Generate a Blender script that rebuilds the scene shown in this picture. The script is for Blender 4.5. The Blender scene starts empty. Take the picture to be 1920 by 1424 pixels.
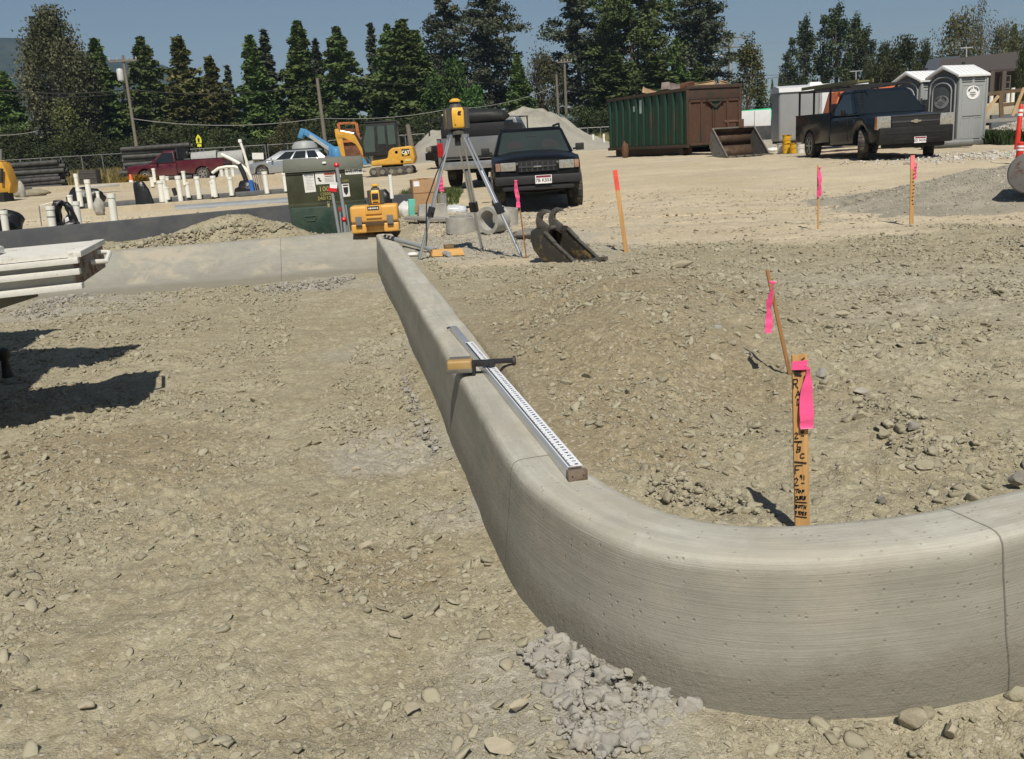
import bpy, bmesh, math, random
import numpy as np
from mathutils import Vector, Matrix, Euler
R = math.radians
S = bpy.context.scene
COL = S.collection
# ---------------------------------------------------------------- camera
FPX, PITCH, ROLL, CAMH = 1750.0, math.atan(437/1750.), R(3.5), 1.45
_F = Vector((0, math.cos(PITCH), -math.sin(PITCH)))
_U0 = Vector((0, math.sin(PITCH), math.cos(PITCH))); _R0 = Vector((1, 0, 0))
_U = math.cos(ROLL)*_U0 + math.sin(ROLL)*_R0
_R = math.cos(ROLL)*_R0 - math.sin(ROLL)*_U0
cam_d = bpy.data.cameras.new('camera'); cam = bpy.data.objects.new('camera', cam_d); COL.objects.link(cam)
cam_d.sensor_width = 36; cam_d.lens = 36*FPX/1920; cam_d.clip_start = .05; cam_d.clip_end = 20000
_m = Matrix((( _R.x, _U.x, -_F.x, 0), (_R.y, _U.y, -_F.y, 0), (_R.z, _U.z, -_F.z, CAMH), (0, 0, 0, 1)))
cam.matrix_world = _m
S.camera = cam
# ---------------------------------------------------------------- daylight
SUN_EL, SUN_AZ = R(52.5), R(175)           # azimuth measured clockwise from +Y: behind the camera, to the right
w = bpy.data.worlds.new('World'); S.world = w; w.use_nodes = True
nt = w.node_tree; bg = nt.nodes['Background']
sky = nt.nodes.new('ShaderNodeTexSky'); sky.sky_type = 'NISHITA'; sky.sun_disc = False
sky.sun_elevation = SUN_EL; sky.sun_rotation = SUN_AZ
sky.air_density = 1.0; sky.dust_density = 1.0; sky.ozone_density = 2.0; sky.altitude = 600
nt.links.new(sky.outputs[0], bg.inputs[0]); bg.inputs[1].default_value = .053
sd = bpy.data.lights.new('sun', 'SUN'); sd.energy = 4.9; sd.angle = R(.5); sd.color = (1, .945, .83)
sun = bpy.data.objects.new('sun', sd); COL.objects.link(sun)
_sv = Vector((math.sin(SUN_AZ)*math.cos(SUN_EL), math.cos(SUN_AZ)*math.cos(SUN_EL), math.sin(SUN_EL)))
sun.rotation_euler = _sv.to_track_quat('Z', 'Y').to_euler()
S.view_settings.view_transform = 'Standard'; S.view_settings.look = 'None'
S.view_settings.exposure = 0.0; S.view_settings.gamma = 1
S.view_settings.use_curve_mapping = False
S.cycles.max_bounces = 6; S.cycles.transparent_max_bounces = 8
# ---------------------------------------------------------------- picture -> world
def ray(u, v): return _F + _R*((u-960)/FPX) - _U*((v-712)/FPX)
def at(u, v, y):
    d = ray(u, v); return Vector((0, 0, CAMH)) + d*(y/d.y)
def atz(u, v, z):
    d = ray(u, v); return Vector((0, 0, CAMH)) + d*((z-CAMH)/d.z)
# ---------------------------------------------------------------- things
def thing(name, label, cat, loc=(0, 0, 0), rz=0, group=None, rot=None):
    o = bpy.data.objects.new(name, None); COL.objects.link(o)
    o.empty_display_size = .1; o.location = loc; o.rotation_euler = rot or (0, 0, R(rz))
    return tag(o, label, cat, group)
def tag(o, label, cat, group=None):
    o['label'] = label; o['category'] = cat
    if group: o['group'] = group
    return o
def struct(o): o['kind'] = 'structure'; return o
def stuff(o): o['kind'] = 'stuff'; return o
def copy_tree(o, parent=None):
    c = o.copy(); COL.objects.link(c)
    if parent: c.parent = parent
    for ch in o.children: copy_tree(ch, c)
    return c
def relabel(o, label, loc=None, rz=None, scale=None, group=None):
    o['label'] = label
    if group: o['group'] = group
    if loc is not None: o.location = loc
    if rz is not None: o.rotation_euler = (0, 0, R(rz))
    if scale is not None: o.scale = scale if hasattr(scale, '__len__') else (scale,)*3
    return o
class MB:
    def __init__(s): s.v = []; s.f = []
    def add(s, vs, fs):
        b = len(s.v); s.v += [tuple(v) for v in vs]; s.f += [tuple(i+b for i in f) for f in fs]; return s
    def box(s, c, d, rot=None, taper=None):
        x, y, z = d[0]/2, d[1]/2, d[2]/2; tx, ty = taper or (1, 1)
        vs = [Vector(p) for p in ((-x,-y,-z),(x,-y,-z),(x,y,-z),(-x,y,-z),(-x*tx,-y*ty,z),(x*tx,-y*ty,z),(x*tx,y*ty,z),(-x*tx,y*ty,z))]
        if rot is not None:
            m = Euler([R(a) for a in rot]).to_matrix(); vs = [m @ v for v in vs]
        c = Vector(c)
        return s.add([v+c for v in vs], [(3,2,1,0),(4,5,6,7),(0,1,5,4),(1,2,6,5),(2,3,7,6),(3,0,4,7)])
    def beam(s, a, b, w, h=None, up=(0, 0, 1)):
        a, b = Vector(a), Vector(b); h = h or w; t = (b-a).normalized(); up = Vector(up)
        if abs(t.dot(up)) > .98: up = Vector((0, 1, 0))
        x = t.cross(up).normalized()*w/2; y = x.cross(t).normalized()*h/2
        vs = [a-x-y, a+x-y, a+x+y, a-x+y, b-x-y, b+x-y, b+x+y, b-x+y]
        return s.add(vs, [(0,1,2,3),(7,6,5,4),(1,0,4,5),(2,1,5,6),(3,2,6,7),(0,3,7,4)])
    def tube(s, pts, r, n=8, caps=True):
        pts = [Vector(p) for p in pts]; k = len(pts); rs = r if hasattr(r, '__len__') else [r]*k
        b = len(s.v); up = Vector((0, 0, 1)); prev = None
        for i, p in enumerate(pts):
            t = (pts[min(i+1, k-1)]-pts[max(i-1, 0)]).normalized()
            if prev is None:
                x = t.cross(up)
                if x.length < .05: x = t.cross(Vector((1, 0, 0)))
            else: x = prev - t*prev.dot(t)
            x.normalize(); prev = x; y = t.cross(x)
            for j in range(n):
                a = 2*math.pi*j/n; s.v.append(tuple(p+(x*math.cos(a)+y*math.sin(a))*rs[i]))
        for i in range(k-1):
            for j in range(n):
                j2 = (j+1) % n; s.f.append((b+i*n+j, b+i*n+j2, b+(i+1)*n+j2, b+(i+1)*n+j))
        if caps:
            s.f.append(tuple(b+j for j in range(n))[::-1]); s.f.append(tuple(b+(k-1)*n+j for j in range(n)))
        return s
    def pipe(s, a, b, r, ri, n=16):          # hollow pipe, open ends
        a, b = Vector(a), Vector(b); t = (b-a).normalized(); x = t.orthogonal().normalized(); y = t.cross(x); k = len(s.v)
        for p, q in ((a, r), (b, r), (b, ri), (a, ri)):
            for j in range(n):
                an = 2*math.pi*j/n; s.v.append(tuple(p+(x*math.cos(an)+y*math.sin(an))*q))
        for i in range(4):
            for j in range(n):
                j2 = (j+1) % n; i2 = (i+1) % 4
                s.f.append((k+i*n+j, k+i*n+j2, k+i2*n+j2, k+i2*n+j))
        return s
    def lathe(s, prof, c=(0, 0, 0), axis='z', n=16):
        b = len(s.v); c = Vector(c)
        for r_, h in prof:
            for j in range(n):
                a = 2*math.pi*j/n; p = (r_*math.cos(a), r_*math.sin(a), h)
                p = {'z': p, 'x': (p[2], p[0], p[1]), 'y': (p[0], p[2], -p[1])}[axis]
                s.v.append(tuple(c+Vector(p)))
        for i in range(len(prof)-1):
            for j in range(n):
                j2 = (j+1) % n; s.f.append((b+i*n+j, b+i*n+j2, b+(i+1)*n+j2, b+(i+1)*n+j))
        s.f.append(tuple(b+j for j in range(n))[::-1]); s.f.append(tuple(b+(len(prof)-1)*n+j for j in range(n)))
        return s
    def prism(s, poly, t, m=None):            # polygon in xz (y from -t/2 to t/2), optional matrix
        n = len(poly); vs = [Vector((p[0], -t/2, p[1])) for p in poly]+[Vector((p[0], t/2, p[1])) for p in poly]
        if m is not None: vs = [m @ v for v in vs]
        return s.add(vs, [tuple(range(n)), tuple(range(2*n-1, n-1, -1))]+[(i, i+n, (i+1) % n+n, (i+1) % n) for i in range(n)])
    def loft(s, rings, caps=True):
        n = len(rings[0]); b = len(s.v)
        for r_ in rings: s.v += [tuple(p) for p in r_]
        for i in range(len(rings)-1):
            for j in range(n):
                j2 = (j+1) % n; s.f.append((b+i*n+j, b+i*n+j2, b+(i+1)*n+j2, b+(i+1)*n+j))
        if caps:
            s.f.append(tuple(b+j for j in range(n))[::-1]); s.f.append(tuple(b+(len(rings)-1)*n+j for j in range(n)))
        return s
    def quad(s, a, b, c, d): return s.add([a, b, c, d], [(0, 1, 2, 3)])
    def build(s, name, m, parent=None, bevel=0, smooth=40, seg=2, jitter=0, sub=0):
        me = bpy.data.meshes.new(name); me.from_pydata(s.v, [], s.f); me.validate()
        bm = bmesh.new(); bm.from_mesh(me)
        bmesh.ops.recalc_face_normals(bm, faces=bm.faces)
        if bevel:
            es = [e for e in bm.edges if len(e.link_faces) == 2 and e.calc_face_angle(0) > .5]
            bmesh.ops.bevel(bm, geom=es, offset=bevel, segments=seg, profile=.6, affect='EDGES', clamp_overlap=True)
        if sub: bmesh.ops.subdivide_edges(bm, edges=bm.edges[:], cuts=sub, use_grid_fill=True)
        if jitter:
            rr = random.Random(len(s.v))
            for v in bm.verts: v.co += Vector((rr.uniform(-1, 1), rr.uniform(-1, 1), rr.uniform(-1, 1)))*jitter
        bm.to_mesh(me); bm.free()
        if smooth: 
            me.polygons.foreach_set('use_smooth', [True]*len(me.polygons)); me.set_sharp_from_angle(angle=R(smooth))
        if m: me.materials.append(m)
        o = bpy.data.objects.new(name, me); COL.objects.link(o)
        if parent: o.parent = parent
        return o
def npmesh(name, V, Fc, m, smooth=True, attrs=None, parent=None):
    me = bpy.data.meshes.new(name); V = np.asarray(V, np.float32); Fc = np.asarray(Fc, np.int32); k = Fc.shape[1]
    me.vertices.add(len(V)); me.vertices.foreach_set('co', V.ravel())
    me.loops.add(Fc.size); me.loops.foreach_set('vertex_index', Fc.ravel())
    me.polygons.add(len(Fc)); me.polygons.foreach_set('loop_start', np.arange(0, Fc.size, k, dtype=np.int32))
    if smooth: me.polygons.foreach_set('use_smooth', np.ones(len(Fc), bool))
    for an, av in (attrs or {}).items():
        a = me.attributes.new(an, 'FLOAT', 'POINT'); a.data.foreach_set('value', np.asarray(av, np.float32))
    me.update(calc_edges=True)
    if m: me.materials.append(m)
    o = bpy.data.objects.new(name, me); COL.objects.link(o)
    if parent: o.parent = parent
    return o
def text(txt, size, m, parent, loc, rot=(90, 0, 0), name='lettering', sx=1, align='CENTER', ex=.001, bold=0):
    cu = bpy.data.curves.new('t', 'FONT'); cu.body = txt; cu.size = size; cu.align_x = align; cu.align_y = 'CENTER'; cu.extrude = ex; cu.offset = bold
    cu.resolution_u = 2
    t = bpy.data.objects.new('t', cu); COL.objects.link(t); bpy.context.view_layer.update()
    me = bpy.data.meshes.new_from_object(t.evaluated_get(bpy.context.evaluated_depsgraph_get()))
    bpy.data.objects.remove(t); bpy.data.curves.remove(cu)
    me.materials.clear(); me.materials.append(m)
    o = bpy.data.objects.new(name, me); COL.objects.link(o); o.parent = parent
    o.location = loc; o.rotation_euler = [R(a) for a in rot]; o.scale = (sx, 1, 1); me.name = name
    return o
# ---------------------------------------------------------------- materials
class NT:
    def __init__(s, name):
        s.m = bpy.data.materials.new(name); s.m.use_nodes = True; s.t = s.m.node_tree; s.b = s.t.nodes['Principled BSDF']
        s.tc = None
    def n(s, typ, **kw):
        nd = s.t.nodes.new('ShaderNode'+typ)
        for k, v in kw.items():
            if k.startswith('i_'): nd.inputs[k[2:].replace('_', ' ')].default_value = v
            else: setattr(nd, k, v)
        return nd
    def l(s, a, b): s.t.links.new(a, b)
    def coord(s, kind='Object', sc=None):
        if s.tc is None: s.tc = s.n('TexCoord')
        o = s.tc.outputs[kind]
        if sc is not None:
            mp = s.n('Mapping'); mp.inputs['Scale'].default_value = sc if hasattr(sc, '__len__') else (sc,)*3
            s.l(o, mp.inputs[0]); o = mp.outputs[0]
        return o
    def noise(s, vec, scale, detail=4, rough=.6, dist=0):
        n = s.n('TexNoise'); n.inputs['Scale'].default_value = scale; n.inputs['Detail'].default_value = detail
        n.inputs['Roughness'].default_value = rough; n.inputs['Distortion'].default_value = dist
        s.l(vec, n.inputs['Vector']); return n.outputs['Fac']
    def voro(s, vec, scale, feat='F1', rnd=1):
        n = s.n('TexVoronoi'); n.feature = feat; n.inputs['Scale'].default_value = scale; n.inputs['Randomness'].default_value = rnd
        s.l(vec, n.inputs['Vector']); return n
    def ramp(s, fac, stops):
        r = s.n('ValToRGB'); e = r.color_ramp.elements
        while len(e) > len(stops): e.remove(e[-1])
        while len(e) < len(stops): e.new(.5)
        for el, (p, c) in zip(e, stops): el.position = p; el.color = (*c, 1) if hasattr(c, '__len__') else (c, c, c, 1)
        s.l(fac, r.inputs[0]); return r.outputs[0]
    def mix(s, fac, a, b, mode='MIX'):
        m = s.n('MixRGB', blend_type=mode)
        for i, x in ((0, fac), (1, a), (2, b)):
            if isinstance(x, (int, float)): m.inputs[i].default_value = x if i == 0 else (x, x, x, 1)
            elif isinstance(x, tuple): m.inputs[i].default_value = (*x, 1)
            else: s.l(x, m.inputs[i])
        return m.outputs[0]
    def math(s, op, a, b=0):
        m = s.n('Math', operation=op)
        for i, x in ((0, a), (1, b)):
            if isinstance(x, (int, float)): m.inputs[i].default_value = x
            else: s.l(x, m.inputs[i])
        return m.outputs[0]
    def attr(s, name): return s.n('Attribute', attribute_name=name).outputs['Fac']
    def bump(s, h, strength=.3, dist=.01, prev=None):
        b = s.n('Bump'); b.inputs['Strength'].default_value = strength; b.inputs['Distance'].default_value = dist
        s.l(h, b.inputs['Height'])
        if prev is not None: s.l(prev, b.inputs['Normal'])
        return b.outputs[0]
    def set(s, **kw):
        for k, v in kw.items():
            i = s.b.inputs[{'col': 'Base Color', 'rough': 'Roughness', 'metal': 'Metallic', 'nrm': 'Normal', 'spec': 'Specular IOR Level', 'coat': 'Coat Weight', 'emis': 'Emission Color', 'es': 'Emission Strength', 'trans': 'Transmission Weight', 'sub': 'Subsurface Weight'}[k]]
            if isinstance(v, tuple): i.default_value = (*v, 1)
            elif isinstance(v, (int, float)): i.default_value = v
            else: s.l(v, i)
        return s.m
_mc = {}
DUST = (.40, .34, .25)
def pm(name, col, rough=.6, metal=0, var=.15, scale=6, bump=0, dust=0, coat=0, spec=.5, bs=30):
    """plain surface with noise variation, optional blotchy dust film and fine bump"""
    if name in _mc: return _mc[name]
    t = NT(name); o = t.coord('Object')
    n1 = t.noise(o, scale, 5)
    c = t.mix(t.ramp(n1, [(.3, 0), (.7, 1)]), tuple(max(0, x*(1-var)) for x in col), tuple(min(1, x*(1+var)) for x in col))
    if dust:
        d = t.ramp(t.noise(o, scale*.6+1.3, 6, .7, .5), [(.42, 0), (.75, 1)])
        c = t.mix(t.math('MULTIPLY', d, dust), c, DUST)
        t.set(rough=t.math('ADD', t.math('MULTIPLY', d, .4*dust), rough))
    else: t.set(rough=rough)
    if bump: t.set(nrm=t.bump(t.noise(o, bs, 5, .65), bump, .02))
    _mc[name] = t.set(col=c, metal=metal, coat=coat, spec=spec); return _mc[name]
def rusty(name, col, amount=.5, scale=5, rough=.6, rust=(.10, .045, .025), streak=1):
    if name in _mc: return _mc[name]
    t = NT(name); o = t.coord('Object', (1, 1, 1/streak))
    n = t.noise(o, scale, 8, .72, .4); n2 = t.noise(o, scale*6, 5, .7)
    f = t.math('ADD', t.math('MULTIPLY', n, .8), t.math('MULTIPLY', n2, .2))
    k = t.ramp(f, [(.62-amount*.35, 0), (.68-amount*.30, 1)])
    c0 = t.mix(n2, tuple(x*.75 for x in col), tuple(x*1.2 for x in col))
    c1 = t.mix(n2, tuple(x*.5 for x in rust), tuple(min(1, x*1.7) for x in rust))
    _mc[name] = t.set(col=t.mix(k, c0, c1), rough=t.math('ADD', t.math('MULTIPLY', k, .25), rough), nrm=t.bump(f, .25, .02)); return _mc[name]
def glass(name='window_glass', col=(.012, .016, .018), rough=.04):
    if name in _mc: return _mc[name]
    t = NT(name); o = t.coord('Object')
    _mc[name] = t.set(col=t.mix(t.noise(o, 2, 3), tuple(c*.8 for c in col), tuple(c*1.3 for c in col)), rough=rough, spec=.6); return _mc[name]
def wood(name, a, b, scale=1, rough=.7, axis=2):
    if name in _mc: return _mc[name]
    sc = [30, 30, 30]; sc[axis] = 1.6
    t = NT(name); o = t.coord('Object', [x*scale for x in sc]); n = t.noise(o, 1.2, 6, .6, 1.2)
    k = t.ramp(n, [(.35, 0), (.65, 1)])
    _mc[name] = t.set(col=t.mix(k, a, b), rough=rough, nrm=t.bump(n, .2, .004)); return _mc[name]
BLACK = pm('black_plastic', (.018, .018, .02), .55, var=.3); RUB = pm('tyre_rubber', (.022, .021, .02), .85, var=.3, dust=.35, bump=.2)
WHITE = pm('white_paint', (.75, .74, .70), .5, var=.06, dust=.12); ALU = pm('aluminium', (.62, .63, .64), .35, metal=.85, var=.08)
GREYM = pm('grey_steel', (.25, .25, .25), .5, metal=.3, var=.2); CHROME = pm('chrome', (.7, .7, .7), .15, metal=1, var=.1)
INK = pm('black_ink', (.012, .012, .014), .6); WINK = pm('white_ink', (.8, .8, .8), .6); PVC = pm('white_pvc', (.80, .79, .72), .4, var=.05, dust=.10)
PINK = pm('pink_flagging', (.90, .10, .28), .4, var=.10, bump=.1, bs=60); LATH = wood('lath_wood', (.42, .22, .075), (.60, .36, .14)); GLASS = glass()
# ================================================================ terrain
def _hash(ix, iy, seed):
    h = (ix.astype(np.int64)*374761393 + iy.astype(np.int64)*668265263 + seed*974711) & 0xffffffff
    h = ((h ^ (h >> 13))*1274126177) & 0xffffffff
    h = ((h ^ (h >> 16))*2246822519) & 0xffffffff
    return ((h ^ (h >> 15)) & 0xffffff)/16777216.0
def perlin(x, y, seed=0):
    ix, iy = np.floor(x), np.floor(y); fx, fy = x-ix, y-iy
    u = fx*fx*fx*(fx*(fx*6-15)+10); v = fy*fy*fy*(fy*(fy*6-15)+10)
    def g(dx, dy):
        a = _hash(ix+dx, iy+dy, seed)*2*np.pi
        return np.cos(a)*(fx-dx)+np.sin(a)*(fy-dy)
    a = g(0, 0); b = g(1, 0); c = g(0, 1); d = g(1, 1)
    return (a+(b-a)*u)*(1-v)+(c+(d-c)*u)*v
def fbm(x, y, oct=4, seed=0, gain=.5):
    s = 0; a = 1.
    for i in range(oct): s = s+a*perlin(x*2**i+i*17.3, y*2**i-i*9.1, seed+i); a *= gain
    return s
def worley(x, y, seed=0):
    ix, iy = np.floor(x), np.floor(y); d1 = np.full(x.shape, 9.); idv = np.zeros(x.shape)
    for dx in (-1, 0, 1):
        for dy in (-1, 0, 1):
            cx = ix+dx; cy = iy+dy
            d = (cx+_hash(cx, cy, seed)-x)**2+(cy+_hash(cx, cy, seed+7)-y)**2
            k = d < d1; d1 = np.where(k, d, d1); idv = np.where(k, _hash(cx, cy, seed+13), idv)
    return np.sqrt(d1), idv
def sstep(a, b, x):
    t = np.clip((x-a)/(b-a), 0, 1); return t*t*(3-2*t)
# kerb line (front top arris), from far left corner round to the right
KERB = [(-1.78, 13.2), (-1.60, 12.2), (-1.22, 10.), (-.87, 8.), (-.52, 6.), (-.345, 5.), (-.17, 4.), (-.06, 3.35), (0, 3.04), (.05, 2.83), (.14, 2.61), (.25, 2.42), (.38, 2.29), (.53, 2.21), (.70, 2.175), (.90, 2.18), (1.13, 2.21), (1.36, 2.285), (1.8, 2.455), (2.6, 2.82), (4.5, 3.80), (9, 6.4), (20, 12.5)]
CROSS = [(-30, 7.9), (-14, 10.7), (-5.2, 12.25), (-1.9, 12.85), (-1.6, 12.92)]
def resample(P, step):
    P = np.array(P, float); out = []
    for i in range(len(P)-1):
        p0 = P[max(i-1, 0)]; p1 = P[i]; p2 = P[i+1]; p3 = P[min(i+2, len(P)-1)]
        n = max(1, int(np.linalg.norm(p2-p1)/step))
        t = (np.arange(n)/n)[:, None]
        out.append(.5*((2*p1)+(-p0+p2)*t+(2*p0-5*p1+4*p2-p3)*t*t+(-p0+3*p1-3*p2+p3)*t**3))
    return np.vstack(out+[P[-1:]])
def seg_sd(x, y, P):
    """signed distance, + on the left of the walking direction"""
    best = np.full(x.shape, 1e9); sg = np.ones(x.shape)
    for (ax, ay), (bx, by) in zip(P[:-1], P[1:]):
        dx, dy = bx-ax, by-ay; t = np.clip(((x-ax)*dx+(y-ay)*dy)/(dx*dx+dy*dy), 0, 1)
        d = (x-ax-t*dx)**2+(y-ay-t*dy)**2; k = d < best
        best = np.where(k, d, best); sg = np.where(k, np.sign(dx*(y-ay)-dy*(x-ax)), sg)
    return np.sqrt(best)*sg
BOUND = [(-30, 7.9), (-14, 10.7), (-5.2, 12.25), (-1.62, 12.86)] + KERB[2:]
BOUND = np.array(BOUND)
BASE = dict(transformer=(622, 440, 13.9), tripod=(885, 478, 9.9), tbucket=(1062, 493, 8.7), stake_a=(1174, 472, 9.5), stake_b=(1534, 428, 10.3),
 stake_c=(1709, 418, 10.2), lath_a=(986, 484, 9.2), suv=(1010, 400, 18.), silver=(850, 353, 27), dark=(800, 315, 46), miniexc=(745, 330, 45),
 dumpster=(1290, 290, 36), truck=(1640, 300, 24.8), truck2=(1525, 297, 28.3), toilets=(1800, 270, 30), sbucket=(1390, 293, 35), trailer=(1500, 282, 39),
 gpile=(1800, 400, 12), gp2=(1880, 345, 17), rubble=(1850, 292, 24), cobble=(1880, 268, 31), wagon=(548, 332, 56), maroon=(340, 342, 53), fence=(20, 352, 66), sp=(960, 285, 62),
 f1=(300, 400, 19.5), f2=(100, 407, 18.5), f3=(300, 352, 38), f4=(100, 367, 33), f5=(500, 385, 20), t1=(0, 346, 92), t2=(500, 313, 92), t3=(1000, 284, 95), t4=(1400, 260, 100), t5=(1900, 227, 100),
 r1=(1300, 360, 18), r2=(1200, 320, 26), r3=(1500, 360, 18), r4=(1600, 345, 19.5), pipes=(900, 425, 12.5), box=(800, 395, 15))
ctl = [tuple(at(*v)) for v in BASE.values()] + [(.83, 2.62, .30), (.3, 3.2, .33), (1.8, 3.0, .33), (3.5, 4.2, .36), (-.05, 4.6, .38), (-.28, 6, .40), (-.75, 9, .385), (-1.3, 12, .37), (2, 5, .36),
 (5, 7, .40), (1.5, 8, .36), (-3, 13.8, .33), (-8, 12.6, .33), (-14, 12, .4), (9, 9, .45), (12, 14, .5), (-60, 60, .9), (80, 60, 1.0), (0, 120, .9), (-90, 120, .9), (120, 120, .9), (-40, 30, .7), (40, 20, .6), (.2, 4, .35), (1, 3.6, .33)]
WA, WB = atz(-60, 440.5, .62), atz(772, 364, .62)          # black foundation wall, ends
for f_ in np.linspace(.03, .97, 7):
    p_ = WA+(WB-WA)*f_; ctl += [(p_.x+.1, p_.y-.30, .20), (p_.x-.1, p_.y+.75, .47)]
ctl = np.array(ctl)
def _warp(x, y):
    yy = np.maximum(y, .5)+2.; return np.stack([x/yy*1.2, np.log(yy)], -1)
_cw = _warp(ctl[:, 0], ctl[:, 1])
_K = np.linalg.norm(_cw[:, None]-_cw[None], axis=-1)+np.eye(len(ctl))*-.004
_A = np.block([[_K, np.ones((len(ctl), 1))], [np.ones((1, len(ctl))), np.zeros((1, 1))]])
_wt = np.linalg.solve(_A, np.append(ctl[:, 2], 0))
MOUNDS = []                                   # x, y, rx, ry, h, angle
def mound(u, v, y, rx, ry, h, a=0, dy=0):
    p = at(u, v, y); MOUNDS.append((p.x, p.y+dy, rx, ry, h, R(a)))
mound(462, 438, 13.7, .72, .36, .34, 12); mound(390, 446, 13.5, .8, .34, .20, 12); mound(280, 456, 13.3, .9, .34, .16, 12); mound(120, 470, 13.0, 1.2, .34, .17, 12); mound(540, 440, 13.6, .22, .25, .10)
mound(900, 505, 8.3, .5, .3, .03); mound(1390, 880, 3.1, .18, .3, -.03); mound(1750, 840, 3.2, .25, .3, .04); mound(1150, 640, 4.8, .5, .6, .03)
mound(1700, 560, 6, 1.5, 1., .04)
MOUNDS += [(1.0, 6.0, .75, 1.6, .20, R(-6)), (.42, 4.5, .45, 1.0, .12, R(-10)), (.3, 7.9, .6, .6, .03, 0), (2.4, 4.6, .5, .35, .05, 0), (1.9, 3.3, .35, .25, .05, 0), (-2.0, 4.2, .5, .9, .035, .3), (-.9, 2.9, .3, .5, .03, .2), (-3.6, 8.5, 1.2, .5, .05, 0), (-.55, 5.6, .12, 1.0, .05, .17), (-.95, 8., .14, 1.2, .05, .17), (.95, 1.85, .7, .3, -.035, 0)]
def base_h(x, y):
    x = np.asarray(x, float); y = np.asarray(y, float)
    q = _warp(x, y); h = np.full(x.shape, _wt[-1])
    for c, wt in zip(_cw, _wt[:-1]): h = h+wt*np.sqrt((q[..., 0]-c[0])**2+(q[..., 1]-c[1])**2)
    far = sstep(110, 150, np.hypot(x, y)); h = h*(1-far)+.9*far
    h = np.where(y < -1, .3, h)
    sd = seg_sd(x, y, BOUND)
    front = .03*fbm(x*.35, y*.35, 3, 5)
    crossz = np.clip((y-9.3)/3., 0, 1)*np.clip((-x-.9)/1., 0, 1)
    wd = .08+.0*crossz
    S_ = sstep(-wd+.12, wd+.12, sd)
    h = front*(1-S_)+h*S_
    for mx, my, rx, ry, mh, a in MOUNDS:
        dx, dy = x-mx, y-my; p = dx*math.cos(a)+dy*math.sin(a); q_ = -dx*math.sin(a)+dy*math.cos(a)
        h = h+mh*np.exp(-(p/rx)**2-(q_/ry)**2)
    return h, sd, S_
def H(x, y): return float(base_h(np.array([x]), np.array([y]))[0][0])
def G(u, v, y):
    p = at(u, v, y); return Vector((p.x, p.y, H(p.x, p.y)))
def hit(u, v, y0=1.2, y1=140):
    ys = np.geomspace(y0, y1, 900); d = ray(u, v); t = ys/d.y
    x = d.x*t; z = CAMH+d.z*t; h = base_h(x, ys)[0]; k = np.argmax(z < h); 
    return Vector((x[k], ys[k], h[k]))
def zones(x, y, sd):
    n = fbm(x*.5, y*.5, 4, 21); n2 = fbm(x*1.7, y*1.7, 4, 31)
    sand = sstep(-.6, .8, (y-9.3)-.12*np.maximum(x-2, 0)+n*1.6)*sstep(.1, .6, sd)
    yw = WA.y+(x-WA.x)*(WB.y-WA.y)/(WB.x-WA.x); sand = np.where(x < -1.2, 0, sand); sand = np.maximum(sand, np.where(x < WB.x, sstep(-.05, .1, y-yw), sstep(14.2, 15.5, y+n*.5)))
    grey = np.zeros_like(x)
    for mx, my, r_, k in ((-.75, 10.6, 1.0, .9), (-.2, 10.8, 1.6, .9), (.6, 9.9, .9, .6), (-2.2, 11.1, .8, .7), (-4.8, 10.6, 1.2, .8), (-.62, 4.5, .45, .8), (-.95, 6.9, .5, .5), (-.25, 3.55, .2, .8), (.1, 2.2, .45, .8), (-.1, 1.9, .3, .5), (6.2, 13.6, 1.9, .45), (7.2, 16, 2.0, .3), (2.6, 6.1, 1.4, .35)):
        d = np.hypot(x-mx, y-my)/r_; grey = np.maximum(grey, k*sstep(1.15, .55, d+n2*.35))
    brown = np.zeros_like(x)
    for mx, my, r_ in ((.62, 4.3, .95), (.45, 5.4, .9), (.35, 3.45, .5), (.2, 6.6, .6), (1.3, 5.6, .6), (-2.2, 4.6, .8), (-.5, 3.1, .3)):
        brown = np.maximum(brown, sstep(1.2, .45, np.hypot(x-mx, y-my)/r_+n2*.3))
    global _brown; _brown = brown*(np.abs(sd) > .05)
    return sand, np.clip(grey, 0, 1)
def micro(x, y, sd, sand, dist):
    """real clods and ruts, a few cm high, fading with distance so that far ground stays smooth"""
    a = (1-.72*sand)
    m = .034*fbm(x*1.6, y*1.6, 3, 41)+.022*fbm(x*5.2, y*5.2, 4, 51)*a-.016*np.abs(perlin(x*3.1+y*.6, y*.9, 57))*a
    near = sstep(14, 5, dist)
    w1, i1 = worley(x*9+.4*perlin(x*5, y*5, 3), y*9, 61); w2, i2 = worley(x*24, y*24, 71); w3, i3 = worley(x*55, y*55, 81)
    pat = sstep(-.25, .35, fbm(x*1.1, y*1.1, 3, 91))
    m = m+near*a*(np.where(i1 > .66, .024*i1, .003)*sstep(.5, .1, w1)*pat**1.5+np.where(i2 > .5, .017*i2, .002)*sstep(.5, .08, w2)*(.10+.90*pat**1.3)+.0055*sstep(.45, .1, w3)*np.where(i3 > .45, i3, .15)*(.25+.75*pat))
    m = m+near*a*(.006*fbm(x*14, y*14, 3, 101)*(.3+.7*pat)+.010*np.abs(perlin(x*4.2, y*4.2, 103)))
    return m-.01
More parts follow.
